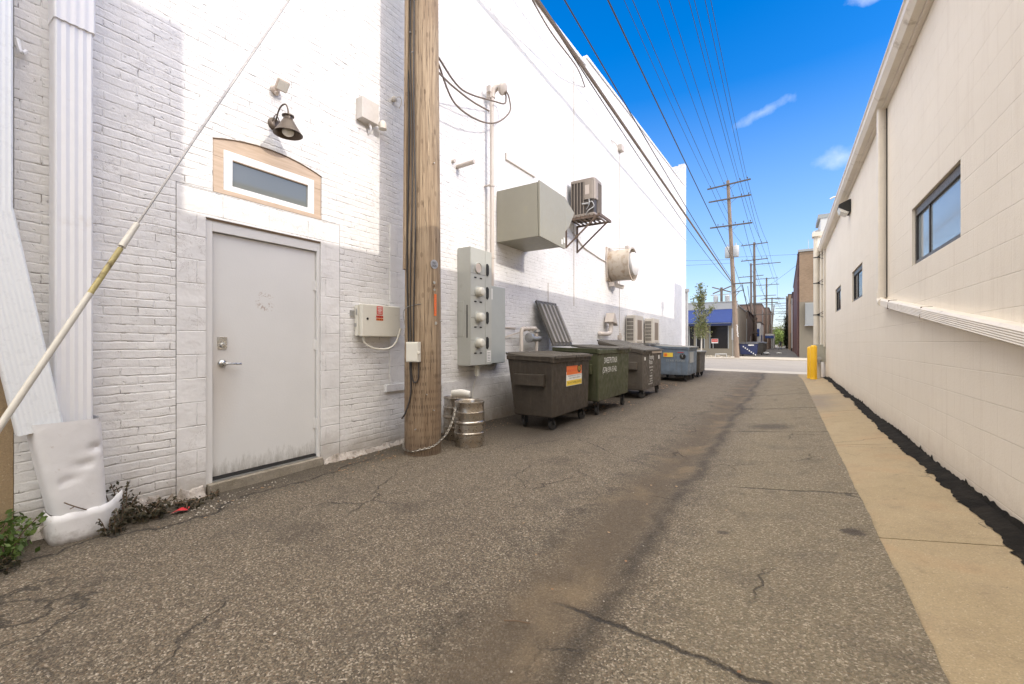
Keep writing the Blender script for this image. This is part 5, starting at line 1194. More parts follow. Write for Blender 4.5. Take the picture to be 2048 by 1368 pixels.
# ------------------------------------------------------------------ dumpsters
def dumpster(label, X1, X0, Y0, Y1, zb, zf, zk, mat, lidmat, lids=2, taper=.05, openlid=None, wr=.075, pockets=True, ribs=False):
    """front face at X1 (alley side), back X0; front rim height zf, back rim height zk"""
    g_ = gz((X0+X1)/2, (Y0+Y1)/2)
    t_ = thing('dumpster', label, 'dumpster', ((X0+X1)/2, (Y0+Y1)/2, g_), 'dumpsters along the white wall')
    mb = MB(); tk = taper
    outer = [(X0+tk*2.2,Y0+tk,zb),(X1-tk*.4,Y0+tk*.5,zb),(X1-tk*.4,Y1-tk*.5,zb),(X0+tk*2.2,Y1-tk,zb),(X0,Y0,zk-.02),(X1,Y0,zf-.02),(X1,Y1,zf-.02),(X0,Y1,zk-.02)]
    mb.hexa(outer); body = part('body', mb, mat, t_, bevel=.018)
    mb = MB()   # heavy rim with overhang
    o_ = .025
    mb.hexa([(X1-.03,Y0-o_,zf-.085),(X1+o_,Y0-o_,zf-.085),(X1+o_,Y1+o_,zf-.085),(X1-.03,Y1+o_,zf-.085),(X1-.03,Y0-o_,zf),(X1+o_,Y0-o_,zf),(X1+o_,Y1+o_,zf),(X1-.03,Y1+o_,zf)])
    for yy in (Y0-o_, Y1+o_-.04): mb.hexa([(X0,yy,zk-.07),(X1-.03,yy,zf-.07),(X1-.03,yy+.04,zf-.07),(X0,yy+.04,zk-.07),(X0,yy,zk),(X1-.03,yy,zf),(X1-.03,yy+.04,zf),(X0,yy+.04,zk)])
    part('rim', mb, mat, t_, bevel=.01)
    if pockets:
        mb = MB(); zc = lerp(zb, zf, .62)
        for yy, s_ in ((Y0, -1), (Y1, 1)):
            a, b = (yy-.07, yy+.005) if s_ < 0 else (yy-.005, yy+.07)
            mb.box(X0+.16, X1-.12, a, b, zc-.09, zc+.09)
        part('fork_pockets', mb, mat, t_, bevel=.012)
    if ribs:
        mb = MB()
        for i in range(2):
            yy = lerp(Y0, Y1, (i+1)/3); mb.box(X1-.02, X1+.012, yy-.03, yy+.03, zb+.05, zf-.1)
        part('front_ribs', mb, mat, t_, bevel=.008)
    # lids
    W = (Y1-Y0)/lids
    for i in range(lids):
        a, b = Y0 + i*W + .01, Y0 + (i+1)*W - .01
        mb = MB(); nr_ = 5; sec = []
        for q in range(nr_*4+1):
            u = q/(nr_*4); sec.append((lerp(a+.03, b-.03, u), .032*(1 if (q % 4) in (1, 2) else 0)))
        sec = [(a, -.03), (a, .0)] + sec + [(b, .0), (b, -.03)]
        if openlid == i:
            hx_, hz_ = X0+.02, zk+.03; tx_, tz_ = LX+.06, zk+.03+.93
            dirv = Vector((tx_-hx_, 0, tz_-hz_)).normalized(); nrm = Vector((dirv.z, 0, -dirv.x)); L = .98; st_ = Vector((hx_, 0, hz_))
        else:
            st_ = Vector((X0-.03, 0, zk+.035)); en = Vector((X1+.055, 0, zf+.018)); dirv = (en-st_).normalized(); L = (en-st_).length; nrm = Vector((-dirv.z, 0, dirv.x))
        k = len(mb.v); m = len(sec); st_n = 7
        for s_ in range(st_n):
            u = s_/(st_n-1); sg = -.022*math.sin(math.pi*u) if openlid != i else .0
            for (yy, hh_) in sec:
                edge = 0.35 if u in (0, 1) else 1
                p = st_ + dirv*(L*u) + nrm*((hh_*edge if hh_ > 0 else hh_) + sg); mb.v.append(Vector((p.x, yy, p.z)))
        for s_ in range(st_n-1):
            for j in range(m-1): mb.f.append([k+s_*m+j, k+s_*m+j+1, k+(s_+1)*m+j+1, k+(s_+1)*m+j]); mb.mi.append(0)
        p = st_ + dirv*L; mb.beam((p.x, a, p.z-.012), (p.x, b, p.z-.012), .02, .035)
        if openlid == i:
            rbm = MB()
            for q in range(5):
                yy = lerp(a+.09, b-.09, q/4); p_a = st_+dirv*.06+nrm*.035; p_b = st_+dirv*(L-.08)+nrm*.035; rbm.beam((p_a.x, yy, p_a.z), (p_b.x, yy, p_b.z), .018, .075, up=Vector((0,1,0)))
            part('lid_ribs', rbm, M_LIDRIB, t_)
        lo = part('lid', mb, lidmat, t_, label='ribbed lid flung open against the wall' if openlid == i else None)
        sol = lo.modifiers.new('thick', 'SOLIDIFY'); sol.thickness = .01
    mb = MB(); mb.cyl((X0-.03, Y0+.02, zk+.03), (X0-.03, Y1-.02, zk+.03), .016, n=10); part('hinge_rod', mb, M_GALV, t_)
    for (cx_, cy_) in ((X1-.06-tk, Y0+.16), (X1-.06-tk, Y1-.16), (X0+.16+tk, Y0+.18), (X0+.16+tk, Y1-.18)):
        gg = gz(cx_, cy_); rr = min(wr, (zb-gg)*.40+.02); an = random.uniform(-.5, .5); mb = MB()
        dx_, dy_ = math.cos(an), math.sin(an); off = Vector((-dy_*.03, dx_*.03, 0))
        mb.obox((cx_, cy_, zb-.008), .12, .12, .012)
        for s_ in (-1, 1): mb.beam(Vector((cx_, cy_, zb-.01)) + Vector((dx_, dy_, 0))*s_*.03, Vector((cx_, cy_, gg+rr)) + off + Vector((dx_, dy_, 0))*s_*.03, .05, .006)
        cf = part('caster', mb, M_BLACK, t_)
        mb = MB(); c_ = Vector((cx_, cy_, gg+rr)) + off; w_ = Vector((dx_, dy_, 0))*.022; mb.tube([c_-w_, c_-w_*.8, c_+w_*.8, c_+w_], rr, 20, True, [rr*.86, rr, rr, rr*.86]); part('wheel', mb, M_BLACK, cf, True)
    return t_, body
D1, b1 = dumpster('brown plastic dumpster with a bright orange and yellow sticker, the nearest one', -2.93, -3.74, 5.70, 7.14, .185, 1.10, 1.13, M_D_BROWN, M_D_LID, 2, .05)
D2, b2 = dumpster('olive green dumpster with white stencilled letters and one lid flung open', -2.86, -3.80, 7.40, 9.20, .24, 1.20, 1.24, M_D_GREEN, M_D_LIDB, 2, .05, openlid=0)
D3, b3 = dumpster('grey brown dumpster with white recycling lettering and a sloped ribbed lid', -2.84, -3.95, 10.18, 11.98, .19, 1.13, 1.36, M_D_GREY, M_D_LIDB, 2, .03, wr=.10)
D4, b4 = dumpster('faded blue dumpster with a yellow label and a round black logo', -2.80, -4.05, 15.6, 17.35, .20, 1.16, 1.22, M_D_BLUE, M_D_LIDG, 2, .05, pockets=False)
D5, b5 = dumpster('dark grey narrow dumpster at the far end of the row by the street', -2.74, -3.9, 17.65, 18.9, .18, .98, 1.02, M_D_GREY, M_D_LIDG, 1, .05, pockets=False)
# sticker on the brown one
X_ = -2.938
def rect(x, y0, y1, z0, z1, mat, name, parent, th_=.002):
    mb = MB(); mb.box(x, x+th_, y0, y1, z0, z1); return part(name, mb, mat, parent)
s_ = rect(X_, 6.19, 6.80, .625, .985, M_WHITE, 'warning_sticker', b1, .003)
rect(X_+.003, 6.20, 6.79, .805, .978, M_ORANGE, 'orange_field', D1); rect(X_+.003, 6.20, 6.79, .632, .715, M_YEL, 'yellow_field', D1)
mb = MB(); mb.lathe([(.075,0),(.073,.001)], (X_+.0052, 6.69, .90), 'X', 24); part('round_seal', mb, M_INK, D1)
mb = MB()
for z_, w_ in ((.925,.09),(.905,.12),(.885,.12),(.865,.08)): mb.box(X_+.0065, X_+.0072, 6.69-w_/2, 6.69+w_/2, z_-.003, z_+.003)
part('seal_print', mb, M_YEL, D1)
for body, z_, hgt, wd, yc, mt in (('HAZARDOUS WASTE', .785, .026, .50, 6.50, M_INK), ('NO TIRES PAINT', .748, .03, .44, 6.52, M_INK), ('NO HOT ASHES LIQUIDS', .675, .045, .52, 6.50, M_INK), ('DO NOT OVERFILL', .93, .03, .36, 6.40, M_RED), ('OR BLOCK LID', .87, .045, .36, 6.40, M_RED)):
    mb = text_mb(body, hgt, faceX(X_+.0056, yc, z_), 0, wd); part('sticker_lettering', mb, mt, D1, recalc=False)
# stencils
def leanX(z, zb, zf, X1, tk): return lerp(X1-tk*.4, X1, (z-zb)/(zf-.02-zb)) + .004
for body, z_, hgt, wd in (('SWEETPUTINLR', .985, .16, .72), ('(574) 591-5142', .805, .15, .76)):
    mb = text_mb(body, hgt, faceX(leanX(z_, .24, 1.20, -2.86, .05)+.006, 8.03 if body[0] == 'S' else 7.98, z_), 0, wd); part('stencil_lettering', mb, M_WHITE, D2, recalc=False)
for body, z_, hgt, wd, yc in (('Recycling', .97, .17, .40, 10.95), ('Waste', .84, .17, .30, 10.88), ('cardboard only', .72, .07, .36, 10.92), ('no trash', .64, .07, .22, 10.95), ('or food', .57, .06, .14, 10.94), ('no glass', .50, .07, .22, 10.92), ('no plastic', .43, .07, .26, 10.92), ('call to', .37, .06, .26, 10.94), ('schedule pickup', .31, .06, .40, 10.88)):
    mb = text_mb(body, hgt, faceX(leanX(z_, .19, 1.13, -2.84, .03)+.006, yc, z_), 0, wd); part('stencil_lettering', mb, M_WHITE, D3, recalc=False)
rect(-2.838, 10.32, 10.42, .90, .98, M_WHITE, 'corner_label', D3, .003); rect(-2.838, 11.65, 11.76, .90, 1.0, M_WHITE, 'corner_label', D3, .003); rect(-2.84+.03, 10.9, 11.9, 1.06, 1.12, M_TAUPE, 'rim_plate', D3, .003)
def rectY(y, x0, x1, z0, z1, mat, name, parent, th_=.003):
    mb = MB(); mb.box(x0, x1, y-th_, y, z0, z1); return part(name, mb, mat, parent)
yb = 15.6
rectY(yb-.002, -3.62, -3.30, .83, .98, M_YEL, 'yellow_label', D4); rectY(yb-.006, -3.60, -3.50, .85, .96, M_ORANGE, 'orange_patch', D4)
mb = MB(); mb.lathe([(.10,0),(.10,.003)], (-2.98, yb-.004, .85), 'Y', 24); part('round_logo', mb, M_INK, D4)
mb = text_mb('Y', .15, faceNY(-2.99, yb-.012, .87), 0); part('logo_mark', mb, M_METALPAN, D4, recalc=False)
mb = text_mb('STAR FUND', .10, faceNY(-3.22, yb+.004-.012, .70), 0, .62); part('stencil_lettering', mb, M_METALPAN, D4, recalc=False)
rectY(yb-.002, -3.15, -2.95, .985, 1.0, M_RED, 'red_stripe', D4)
rect(-2.80+.0, 15.85, 16.6, .62, 1.0, M_METALPAN, 'faded_notice', D4, .003)

# ------------------------------------------------------------------ right building: beige block
rb = thing('beige_block_building', 'long beige painted concrete block building with a gutter on the right', 'building', (RX, 8, 0))
W = [(4.65, 6.15, 2.14, 2.745), (9.63, 11.0, 2.14, 2.745), (13.04, 14.4, 2.14, 2.745)]
mb = MB(); mb.wallX(RX, 1.69, 20.5, -.3, 4.60, W, .062); part('block_wall', mb, M_BEIGE, rb, recalc=False)
mb = MB(); mb.box(RX+.2, 14, 1.7, 20.45, -.3, 4.55); part('building_core', mb, M_DARK, rb)
mb = MB(); mb.box(RX, 14, -7, 1.69, -.3, 6.26); part('taller_block_wing', mb, M_BEIGE, rb)
mb = MB(); mb.box(RX+.004, 14, 20.5, 20.56, -.3, 4.60); part('end_wall', mb, M_BEIGE, rb)
mb = MB()
mb.box(RX-.005, RX+.5, 1.69, 20.56, 4.605, 4.68); mb.box(RX-.05, RX-.003, 1.69, 20.56, 4.44, 4.60); fs = part('fascia', mb, M_BEIGE_METAL, rb)
gp = [(RX-.052,4.46),(RX-.12,4.47),(RX-.165,4.53),(RX-.165,4.60),(RX-.18,4.615),(RX-.18,4.635),(RX-.155,4.635),(RX-.15,4.54),(RX-.11,4.49),(RX-.06,4.48),(RX-.052,4.60)]
mb = MB(); mb.prism([(a, b) for a, b in gp], 'Y', 1.69, 20.56); part('gutter', mb, M_BEIGE_METAL, rb)
for i, (a,b,c,d) in enumerate(W):
    f = MB(); x_ = RX+.045
    f.box(x_-.02, x_+.03, a+.002, a+.05, c+.002, d-.002); f.box(x_-.02, x_+.03, b-.05, b-.002, c+.002, d-.002); f.box(x_-.02, x_+.03, a+.05, b-.05, c+.002, c+.05); f.box(x_-.02, x_+.03, a+.05, b-.05, d-.085, d-.002)
    f.box(x_-.012, x_+.02, b-.50, b-.47, c+.05, d-.05)
    wf = part('window', f, M_WINFR, rb, bevel=.003)
    mb = MB(); mb.box(x_, x_+.006, a+.05, b-.05, c+.05, d-.085); part('glass_pane', mb, M_GLASSR if i == 0 else M_SHOPGLASS, wf)
    mb = MB(); mb.box(RX+.08, RX+.19, a-.1, b+.1, c-.1, d+.1); part('window_backing', mb, M_DARK, wf)
# wall pack light
a_ = at(1698, 415, X=RX); t_ = thing('wall_pack_light', 'black wedge shaped wall pack light below the gutter of the beige wall', 'light', (RX, 11.3, 4.0))
mb = MB(); mb.box(RX-.03, RX, 11.12, 11.48, 4.02, 4.28); mb.prism([(RX-.03,4.28),(RX-.20,4.20),(RX-.20,4.14),(RX-.03,4.03)], 'Y', 11.12, 11.48); part('housing', mb, M_INK, t_, bevel=.005)
mb = MB(); mb.prism([(RX-.203,4.135),(RX-.032,4.022),(RX-.06,3.99),(RX-.17,4.05)], 'Y', 11.14, 11.46); part('lens', mb, M_FROST, t_)
# right downspout
t_ = thing('downspout', 'beige ribbed downspout dropping from the gutter then slanting across the block wall', 'downspout', (RX-.06, 7.5, 1.8))
mb = MB(); fluted(mb, (RX-.05, 7.52, 1.93), (RX-.05, 7.52, 4.50), .11, .09, 4, .004); part('vertical_pipe', mb, M_BEIGE_METAL, t_, True)
mb = MB(); mb.box(RX-.012, RX-.003, 7.435, 7.449, 1.93, 4.43); part('shadow_gap_strip', mb, M_INK, t_)  # dark strip painted in for the shade between pipe and wall
def fl2(p0, p1, sc_=1.0):
    """spout lying along the wall; ribbed face looks to -X"""
    p0, p1 = Vector(p0), Vector(p1); d = (p1-p0).normalized(); up = (Vector((0,0,1)) - d*d.z).normalized(); w_ = .047*sc_; dd = .042*sc_
    sec = [(dd, -w_), (-dd+.012, -w_)]
    for i in range(21): u = i/20; sec.append((-dd + .0035*(0.5-0.5*math.cos(u*5*2*math.pi)), lerp(-w_+.008, w_-.02, u)))
    sec += [(-dd+.018, w_), (dd, w_)]
    mb = MB(); m = len(sec)
    for p in (p0, p1):
        for (a, b) in sec: mb.v.append(p + Vector((1,0,0))*a + up*b)
    for j in range(m): mb.f.append([j, (j+1)%m, m+(j+1)%m, m+j]); mb.mi.append(0)
    mb.f.append(list(range(m))); mb.f.append([m+j for j in range(m)][::-1]); mb.mi += [0, 0]
    return mb
pA, pB = Vector((RX-.047, 7.50, 1.87)), Vector((RX-.047, 3.4, 1.355)); dv = (pB-pA)
part('elbow', MB().tube(bez([(RX-.055,7.52,2.0),(RX-.055,7.52,1.92),(RX-.055,7.47,1.87),(RX-.055,7.38,1.855)],4), .054, 12), M_BEIGE_METAL, t_, True)
part('slanted_pipe', fl2(pA + dv*.02, pA + dv*.16, 1.0), M_BEIGE_METAL, t_, True)
part('slanted_pipe', fl2(pA + dv*.155, pA + dv*.52, 1.03), M_BEIGE_METAL, t_, True)
part('slanted_pipe', fl2(pA + dv*.515, pA + dv*1.45, 1.08), M_BEIGE_METAL, t_, True)
for u in (.158, .518): 
    c_ = pA+dv*u; mb = MB(); dd = dv.normalized(); up = (Vector((0,0,1)) - dd*dd.z).normalized(); mb.hexa([c_+Vector((x_,0,0))+up*z_+dd*y_ for y_ in (-.006,.006) for (x_, z_) in ((-.047,-.052),(.042,-.052),(.042,.053),(-.038,.053))]); part('joint_band', mb, M_INK if False else M_TWIG, t_)
# roof hook pipe
a_ = at(1669, 378, X=RX-.05); t_ = MB(); t_.tube(bez([(RX-.02,13.5,4.66),(RX-.02,13.5,4.95),(RX-.08,13.5,5.02),(RX-.18,13.5,4.98)],5), .02, 8); single('roof_vent_hook', t_, M_GALV, 'small curved pipe hook above the gutter of the beige building', 'vent', smooth=True)
# taller white structure at the street end
t_ = thing('white_parapet_building', 'taller white walled building end rising behind the beige gutter', 'building', (RX+2, 21, 0))
mb = MB(); mb.box(RX+.03, 9, 20.6, 22.2, -.3, 6.2); part('wall', mb, M_OFFWHITE, t_)
mb = MB(); mb.box(RX-.05, 9.05, 20.58, 22.25, 6.2, 6.36); part('coping', mb, M_METALPAN, t_)
mb = MB(); mb.box(RX-.10, RX+.03, 21.0, 21.1, 5.75, 5.85); mb.ball((RX-.14, 21.05, 5.78), .06, 10, 8); part('corner_light', mb, M_GALV, t_)
# pipes and boxes at the corner
t_ = thing('round_downpipe', 'large round white downpipe with a square collar above the electrical box', 'downpipe', (.93, 18.3, 1.25))
mb = MB(); mb.cyl((.93, 18.3, 1.25), (.93, 18.3, 5.02), .092, n=24); part('pipe', mb, M_PIPEW, t_, True)
mb = MB(); mb.box(.80, 1.14, 18.12, 18.5, 5.02, 5.17); part('scupper_collar', mb, M_PIPEW, t_)
for z_ in (2.3, 3.4, 4.3):
    mb = MB(); mb.cyl((.93,18.3,z_-.015),(.93,18.3,z_+.015),.10,n=24); mb.beam((.93,18.2,z_),(1.14,18.0,z_+.05),.015,.015); mb.beam((.93,18.2,z_),(1.14,17.9,z_-.12),.015,.015); mb.beam((.93,18.2,z_),(1.14,17.9,z_+.12),.012,.012); part('pipe_strap', mb, M_INK, t_)
mb = MB(); mb.cyl((1.06,18.1,1.2),(1.06,18.1,4.45),.038,n=14); single('conduit_riser', mb, M_PIPEW, 'slim white conduit rising just right of the round downpipe', 'conduit', smooth=True, group='conduit risers at the corner')
mb = MB(); mb.cyl((1.105,17.6,1.2),(1.105,17.6,4.45),.028,n=14); single('conduit_riser', mb, M_PIPEW, 'thinnest white conduit tight against the beige wall corner', 'conduit', smooth=True, group='conduit risers at the corner')
t_ = thing('electrical_box', 'olive grey electrical box behind the yellow bollard', 'electrical box', (1.0, 17.8, .6))
mb = MB(); mb.box(.84, 1.14, 17.7, 18.25, .68, 1.27); part('case', mb, M_GREEN_EL, t_, bevel=.006)
mb = MB(); mb.lathe([(.06,-.10),(.06,-.02),(.04,0)], (.97, 17.70, .80), 'Y', 18); mb.cyl((.97,17.65,.62),(.97,17.65,.74),.03,n=12); part('meter_dome', mb, M_GALV, t_, True)
mb = MB(); mb.cyl((.95,17.95,.10),(.95,17.95,.68),.085,n=20); single('stub_pipe', mb, M_PIPEW, 'short thick cream pipe stub under the electrical box', 'pipe', smooth=True)
def bollard(x, y, h, label):
    z0 = gz(x, y)-.01; t_ = thing('bollard', label, 'bollard', (x, y, z0), 'yellow bollards at the alley corner')
    mb = MB(); mb.lathe([(.095,.06),(.095,h-.06),(.085,h-.025),(.05,h),(.01,h+.005)], (x, y, z0), 'Z', 28); part('sleeve', mb, M_YELLOW, t_, True)
    mb = MB(); mb.lathe([(.10,0),(.10,.05),(.094,.062)], (x, y, z0), 'Z', 28); part('base_ring', mb, M_YELLOW, t_, True)
bollard(.78, 16.9, 1.10, 'yellow sleeve bollard standing in front of the electrical box')
bollard(.74, 18.0, 1.10, 'yellow sleeve bollard mostly hidden behind the nearer bollard')

# ------------------------------------------------------------------ overhead cables
P2B = Vector((-3.49, 41.7, 0)); P2T = Vector((-4.22, 41.7, 15.55))
def p2(z): return P2B.lerp(P2T, z/15.55)
def cable(p0, p1, s_, r, label, mat=M_CABLE, n=28): 
    mb = MB(); mb.tube(sag(p0, p1, s_, n), r*1.3, 6); return single('overhead_cable', mb, mat, label, 'cable', smooth=True, group='overhead cables along the alley')
lab7 = ['overhead wire at the left end of the top crossarms', 'overhead wire on the tall insulator just left of the pole on the top arm', 'overhead wire on the right half of the top crossarms', 'rightmost overhead wire of the top crossarms',
        'overhead wire nearest the pole on the second crossarms', 'middle right overhead wire of the second crossarms', 'rightmost overhead wire of the second crossarms']
k_ = 0
for (z_, xs) in ARMS:
    for x_ in xs:
        t0 = Vector((PX+x_, PY-.18, z_-.05)); q = p2(z_); t1 = Vector((q.x+x_, q.y-.18, (15.16 if z_ > 14.5 else 13.95) + .22 + .04*x_))
        cable(t0, t1, .35, .0085, lab7[k_]); k_ += 1
c1a = Vector((PX+.17, PY, 7.28)); c1b = p2(6.25)+Vector((.1,-.15,0))
cable(c1a, c1b, .0, .032, 'thick brown cable bundle running low along the white wall to the second pole', M_CABLEG, 40)
cable(c1a+Vector((-.02,0,.18)), p2(6.45)+Vector((-.1,-.1,0)), .5, .010, 'thin cable sagging beside the thick bundle on the white wall')
cable(Vector((PX+.2, PY, 8.15)), p2(6.7)+Vector((0,-.15,0)), .25, .012, 'thin dark cable crossing the top edge of the white wall')
cable(Vector((PX+.2, PY, 9.85)), p2(8.75)+Vector((0,-.15,0)), .1, .016, 'black cable crossing the blue sky just right of the white roofline')
cable(Vector((PX+.2, PY, 11.0)), p2(11.5)+Vector((.3,-.15,0)), .3, .008, 'fine wire high over the alley reaching the third crossarm')
# cable looping from bundle up to roof edge
mb = MB(); mb.tube(bez([c1a.lerp(c1b,.05), c1a.lerp(c1b,.09)+Vector((-.2,0,.12)), c1a.lerp(c1b,.13)+Vector((-.3,0,.30)), Vector((LX+.02,10.0,7.75))],8), .014, 6); single('drop_cable', mb, M_CABLEG, 'short cable peeling off the bundle towards the roof step', 'cable', smooth=True)
# ------------------------------------------------------------------ poles beyond
def far_pole(label, base, top, r0, r1, arms, mat, tank=False, L=3.3):
    base, top = Vector(base), Vector(top)
    t_ = thing('utility_pole', label, 'utility pole', base, 'utility poles along the alley')
    mb = MB(); mb.tube([base-Vector((0,0,.3)), base.lerp(top,.5), top], r0, 20, True, [r0, (r0+r1)/2, r1]); part('shaft', mb, mat, t_, True)
    for (z_, tilt, off, xs, LL) in arms:
        u = (z_-base.z)/(top.z-base.z); c_ = base.lerp(top, u); crossarm(t_, c_.x+off, c_.y, z_, LL, xs, M_ARM, tilt)
    if tank:
        c_ = base.lerp(top, (9.45-base.z)/(top.z-base.z))
        for dx_ in (.34, -.30):
            mb = MB(); x_ = c_.x+dx_; y_ = c_.y+ (0 if dx_ > 0 else .15)
            mb.lathe([(.20,-.50),(.24,-.45),(.25,.40),(.22,.46),(.10,.50)], (x_, y_, 9.3), 'Z', 20); mb.lathe([(.03,.5),(.06,.53),(.03,.6),(.06,.63),(.03,.72)], (x_, y_, 9.3), 'Z', 10); part('transformer', mb, M_TANK, t_, True)
    return t_
P2 = far_pole('leaning wooden utility pole with three crossarms and a transformer across the street', P2B, P2T, .20, .13,
   [(15.16, .07, .05, [-1.45, -.35, .9, 1.45], 3.4), (13.9, .02, .05, [.3, .95, 1.5], 3.3), (11.55, .0, .05, [-1.0, -.6, .35, 1.0, 1.5], 3.3)], M_POLE2, True)
mb = MB(); q = p2(6.35); mb.beam((q.x, q.y-.2, 6.45), (q.x+1.5, q.y-.2, 6.45), .09, .09); mb.beam((q.x+.1, q.y-.2, 5.75), (q.x+.75, q.y-.2, 6.42), .05, .04); mb.beam((q.x, q.y-.2, 5.7), (q.x+.75, q.y-.2, 5.85), .06, .06); mb.beam((q.x+.05,q.y-.2,5.2),(q.x+.5,q.y-.2,5.8),.04,.04); part('side_arm', mb, M_ARM, P2)
q = p2(2.6); mb = MB(); mb.box(q.x-.30, q.x-.17, q.y-.15, q.y, 1.6, 2.6); mb.cyl((q.x-.22,q.y-.05,.1),(q.x-.22,q.y-.05,4.2),.02,n=8); part('riser_conduit', mb, M_GALV, P2)
mb = MB()
for i in range(9): q = p2(1.9+i*.12); mb.obox((q.x+.14+random.uniform(-.02,.03), q.y-.16, q.z), .09, .01, .08)
part('paper_scraps', mb, M_WHITE, P2)
P3 = far_pole('wooden utility pole with three crossarms, second beyond the street', (-3.55,69,0), (-3.65,69,15.5), .21, .14, [(15.2,.03,0,[-1.5,-1.0,.9,1.5],3.3),(13.0,.02,0,[-1.5,-1.0,.9,1.5],3.3),(6.9,0,1.0,[],3.6),(5.3,0,.9,[.2],3.0)], M_POLE3)
P4 = far_pole('slimmer utility pole just left of the tall pole beyond the street', (-4.9,85,0), (-5.0,85,15.2), .20, .14, [(12.9,.03,0,[-1.2],3.8),(14.9,0,2.2,[-.5,.5],4.4)], M_POLE3)
P5 = far_pole('utility pole with two crossarms standing among the brick garages', (-3.2,102.5,0), (-3.2,102.5,14.8), .21, .14, [(14.6,.0,0,[-1.8,-1.0,.9,1.8],4.0),(13.3,0,0,[-1.8,-1.0,.9,1.8],4.4),(11.1,0,-.6,[],4.6),(10.4,0,1.0,[-1,1],4.2)], M_POLE3)
P6 = far_pole('distant utility pole with a double crossarm, fourth along the alley', (-3.2,146,0), (-3.2,146,14.6), .22, .15, [(14.4,0,0,[-1.4,1.4],4.2),(12.6,0,0,[-1.4,1.4],4.2)], M_POLE3)
P7 = far_pole('distant utility pole leaning right, beside the farthest garages', (-4.4,175,0), (-3.2,175,14.6), .24, .15, [(14.2,0,1.6,[-2,-1,1,2],4.6),(12.2,0,1.6,[-2,-1,1,2],4.2),(7.6,0,1.2,[],3.4)], M_POLE3)
P8 = far_pole('distant utility pole on the right side against the pale sky', (1.7,205,0), (1.8,205,15.5), .24, .16, [(13.8,0,-1.6,[-2,0,2],5.0),(12.0,0,-1.6,[-2,0,2],5.0),(10.0,0,-1.6,[-2,0,2],5.0)], M_POLE3)
P9 = far_pole('most distant utility pole at the vanishing point of the alley', (1.0,260,0), (1.0,260,15), .26, .18, [(12.8,0,-2.0,[-2,2],6.0),(9.6,0,-2.0,[-2,2],6.0)], M_POLE3)
lines = [((p2(15.2).x-1.4,41.5,15.3),(-5.1,69,15.4)), ((p2(15.2).x+.9,41.5,15.5),(-2.7,69,15.4)), ((p2(15.2).x+1.45,41.5,15.5),(-2.1,69,15.4)), ((p2(13.9).x+.95,41.5,14.1),(-2.7,69,13.2)), ((p2(13.9).x+1.5,41.5,14.1),(-2.1,69,13.2)), ((p2(11.5).x+1.0,41.5,11.8),(-2.1,69,7.0)),
         ((p2(8.8).x,41.5,8.7),(-3.5,69,5.2)), ((-5.1,69,15.4),(-5.0,102.4,14.8)), ((-2.1,69,15.4),(-1.4,102.4,14.8)), ((-2.1,69,13.2),(-1.4,102.4,13.5)), ((-5.0,102.4,14.8),(-4.6,146,14.6)), ((-1.4,102.4,14.8),(-1.8,146,14.6)), ((-1.8,146,12.8),(-.2,175,12.4)), ((-1.8,146,14.6),(.2,205,14.0)), ((.2,205,14),(.5,260,13))]
names_ = ['second to third', 'second to third', 'second to third', 'second to third', 'second to third', 'second to third', 'second to third', 'third to fourth', 'third to fourth', 'third to fourth', 'fourth to fifth', 'fourth to fifth', 'far distant', 'far distant', 'far distant']
ord_ = ['left end wire, top arm', 'inner right wire, top arm', 'outer right wire, top arm', 'inner wire of the second arm', 'outer wire of the second arm', 'steep wire off the third arm', 'lowest steep cable', 'left end wire', 'upper right wire', 'lower right wire', 'left wire', 'right wire', 'lowest wire', 'middle wire', 'last and highest wire']
for (a_, b_), nm, od in zip(lines, names_, ord_):
    cable(a_, b_, .6, .012 if a_[1] < 100 else .018, f'{od}, {nm} pole span beyond the street', n=14)
# bundle sagging between second pole and third
q = p2(6.4)
for k_, (dz, r_, lb_) in enumerate(((0,.035,'thick black cable drooping right of the second pole'), (-.5,.02,'thinner cable drooping below the thick one right of the second pole'), (.5,.02,'upper drooping cable right of the second pole'))):
    mb = MB(); mb.tube(sag((q.x+.7+.4*k_, q.y, 6.3+dz*.2), (-3.5, 69, 4.2+dz), 1.0, 16), r_, 6); single('drooping_cable', mb, M_CABLE, lb_, 'cable', group='cables drooping beyond the second pole')
# street crossing cables
cross = [(p2(8.8), (14, 47, 9.0), .1, 'level wire crossing the street to the right from the second pole'), (p2(8.6), (-24, 30, 9.2), .3, 'wire leaving the second pole to the left over the street'),
         (p2(8.3), (-22, 25, 7.0), .2, 'lower wire leaving the second pole to the left'), (Vector((1.4, 48, 9.0)), (-2.9, 69, 8.6), .1, 'diagonal wire from the tan brick building to the third pole'), (Vector((1.3, 60, 6.5)), (-3.0, 102, 5.0), .2, 'lower diagonal wire from the dark brick wall')]
for a_, b_, s_, lb_ in cross:
    mb = MB(); mb.tube(sag(a_, b_, s_, 14), .011, 6); single('crossing_wire', mb, M_CABLE, lb_, 'cable', group='wires crossing the street')

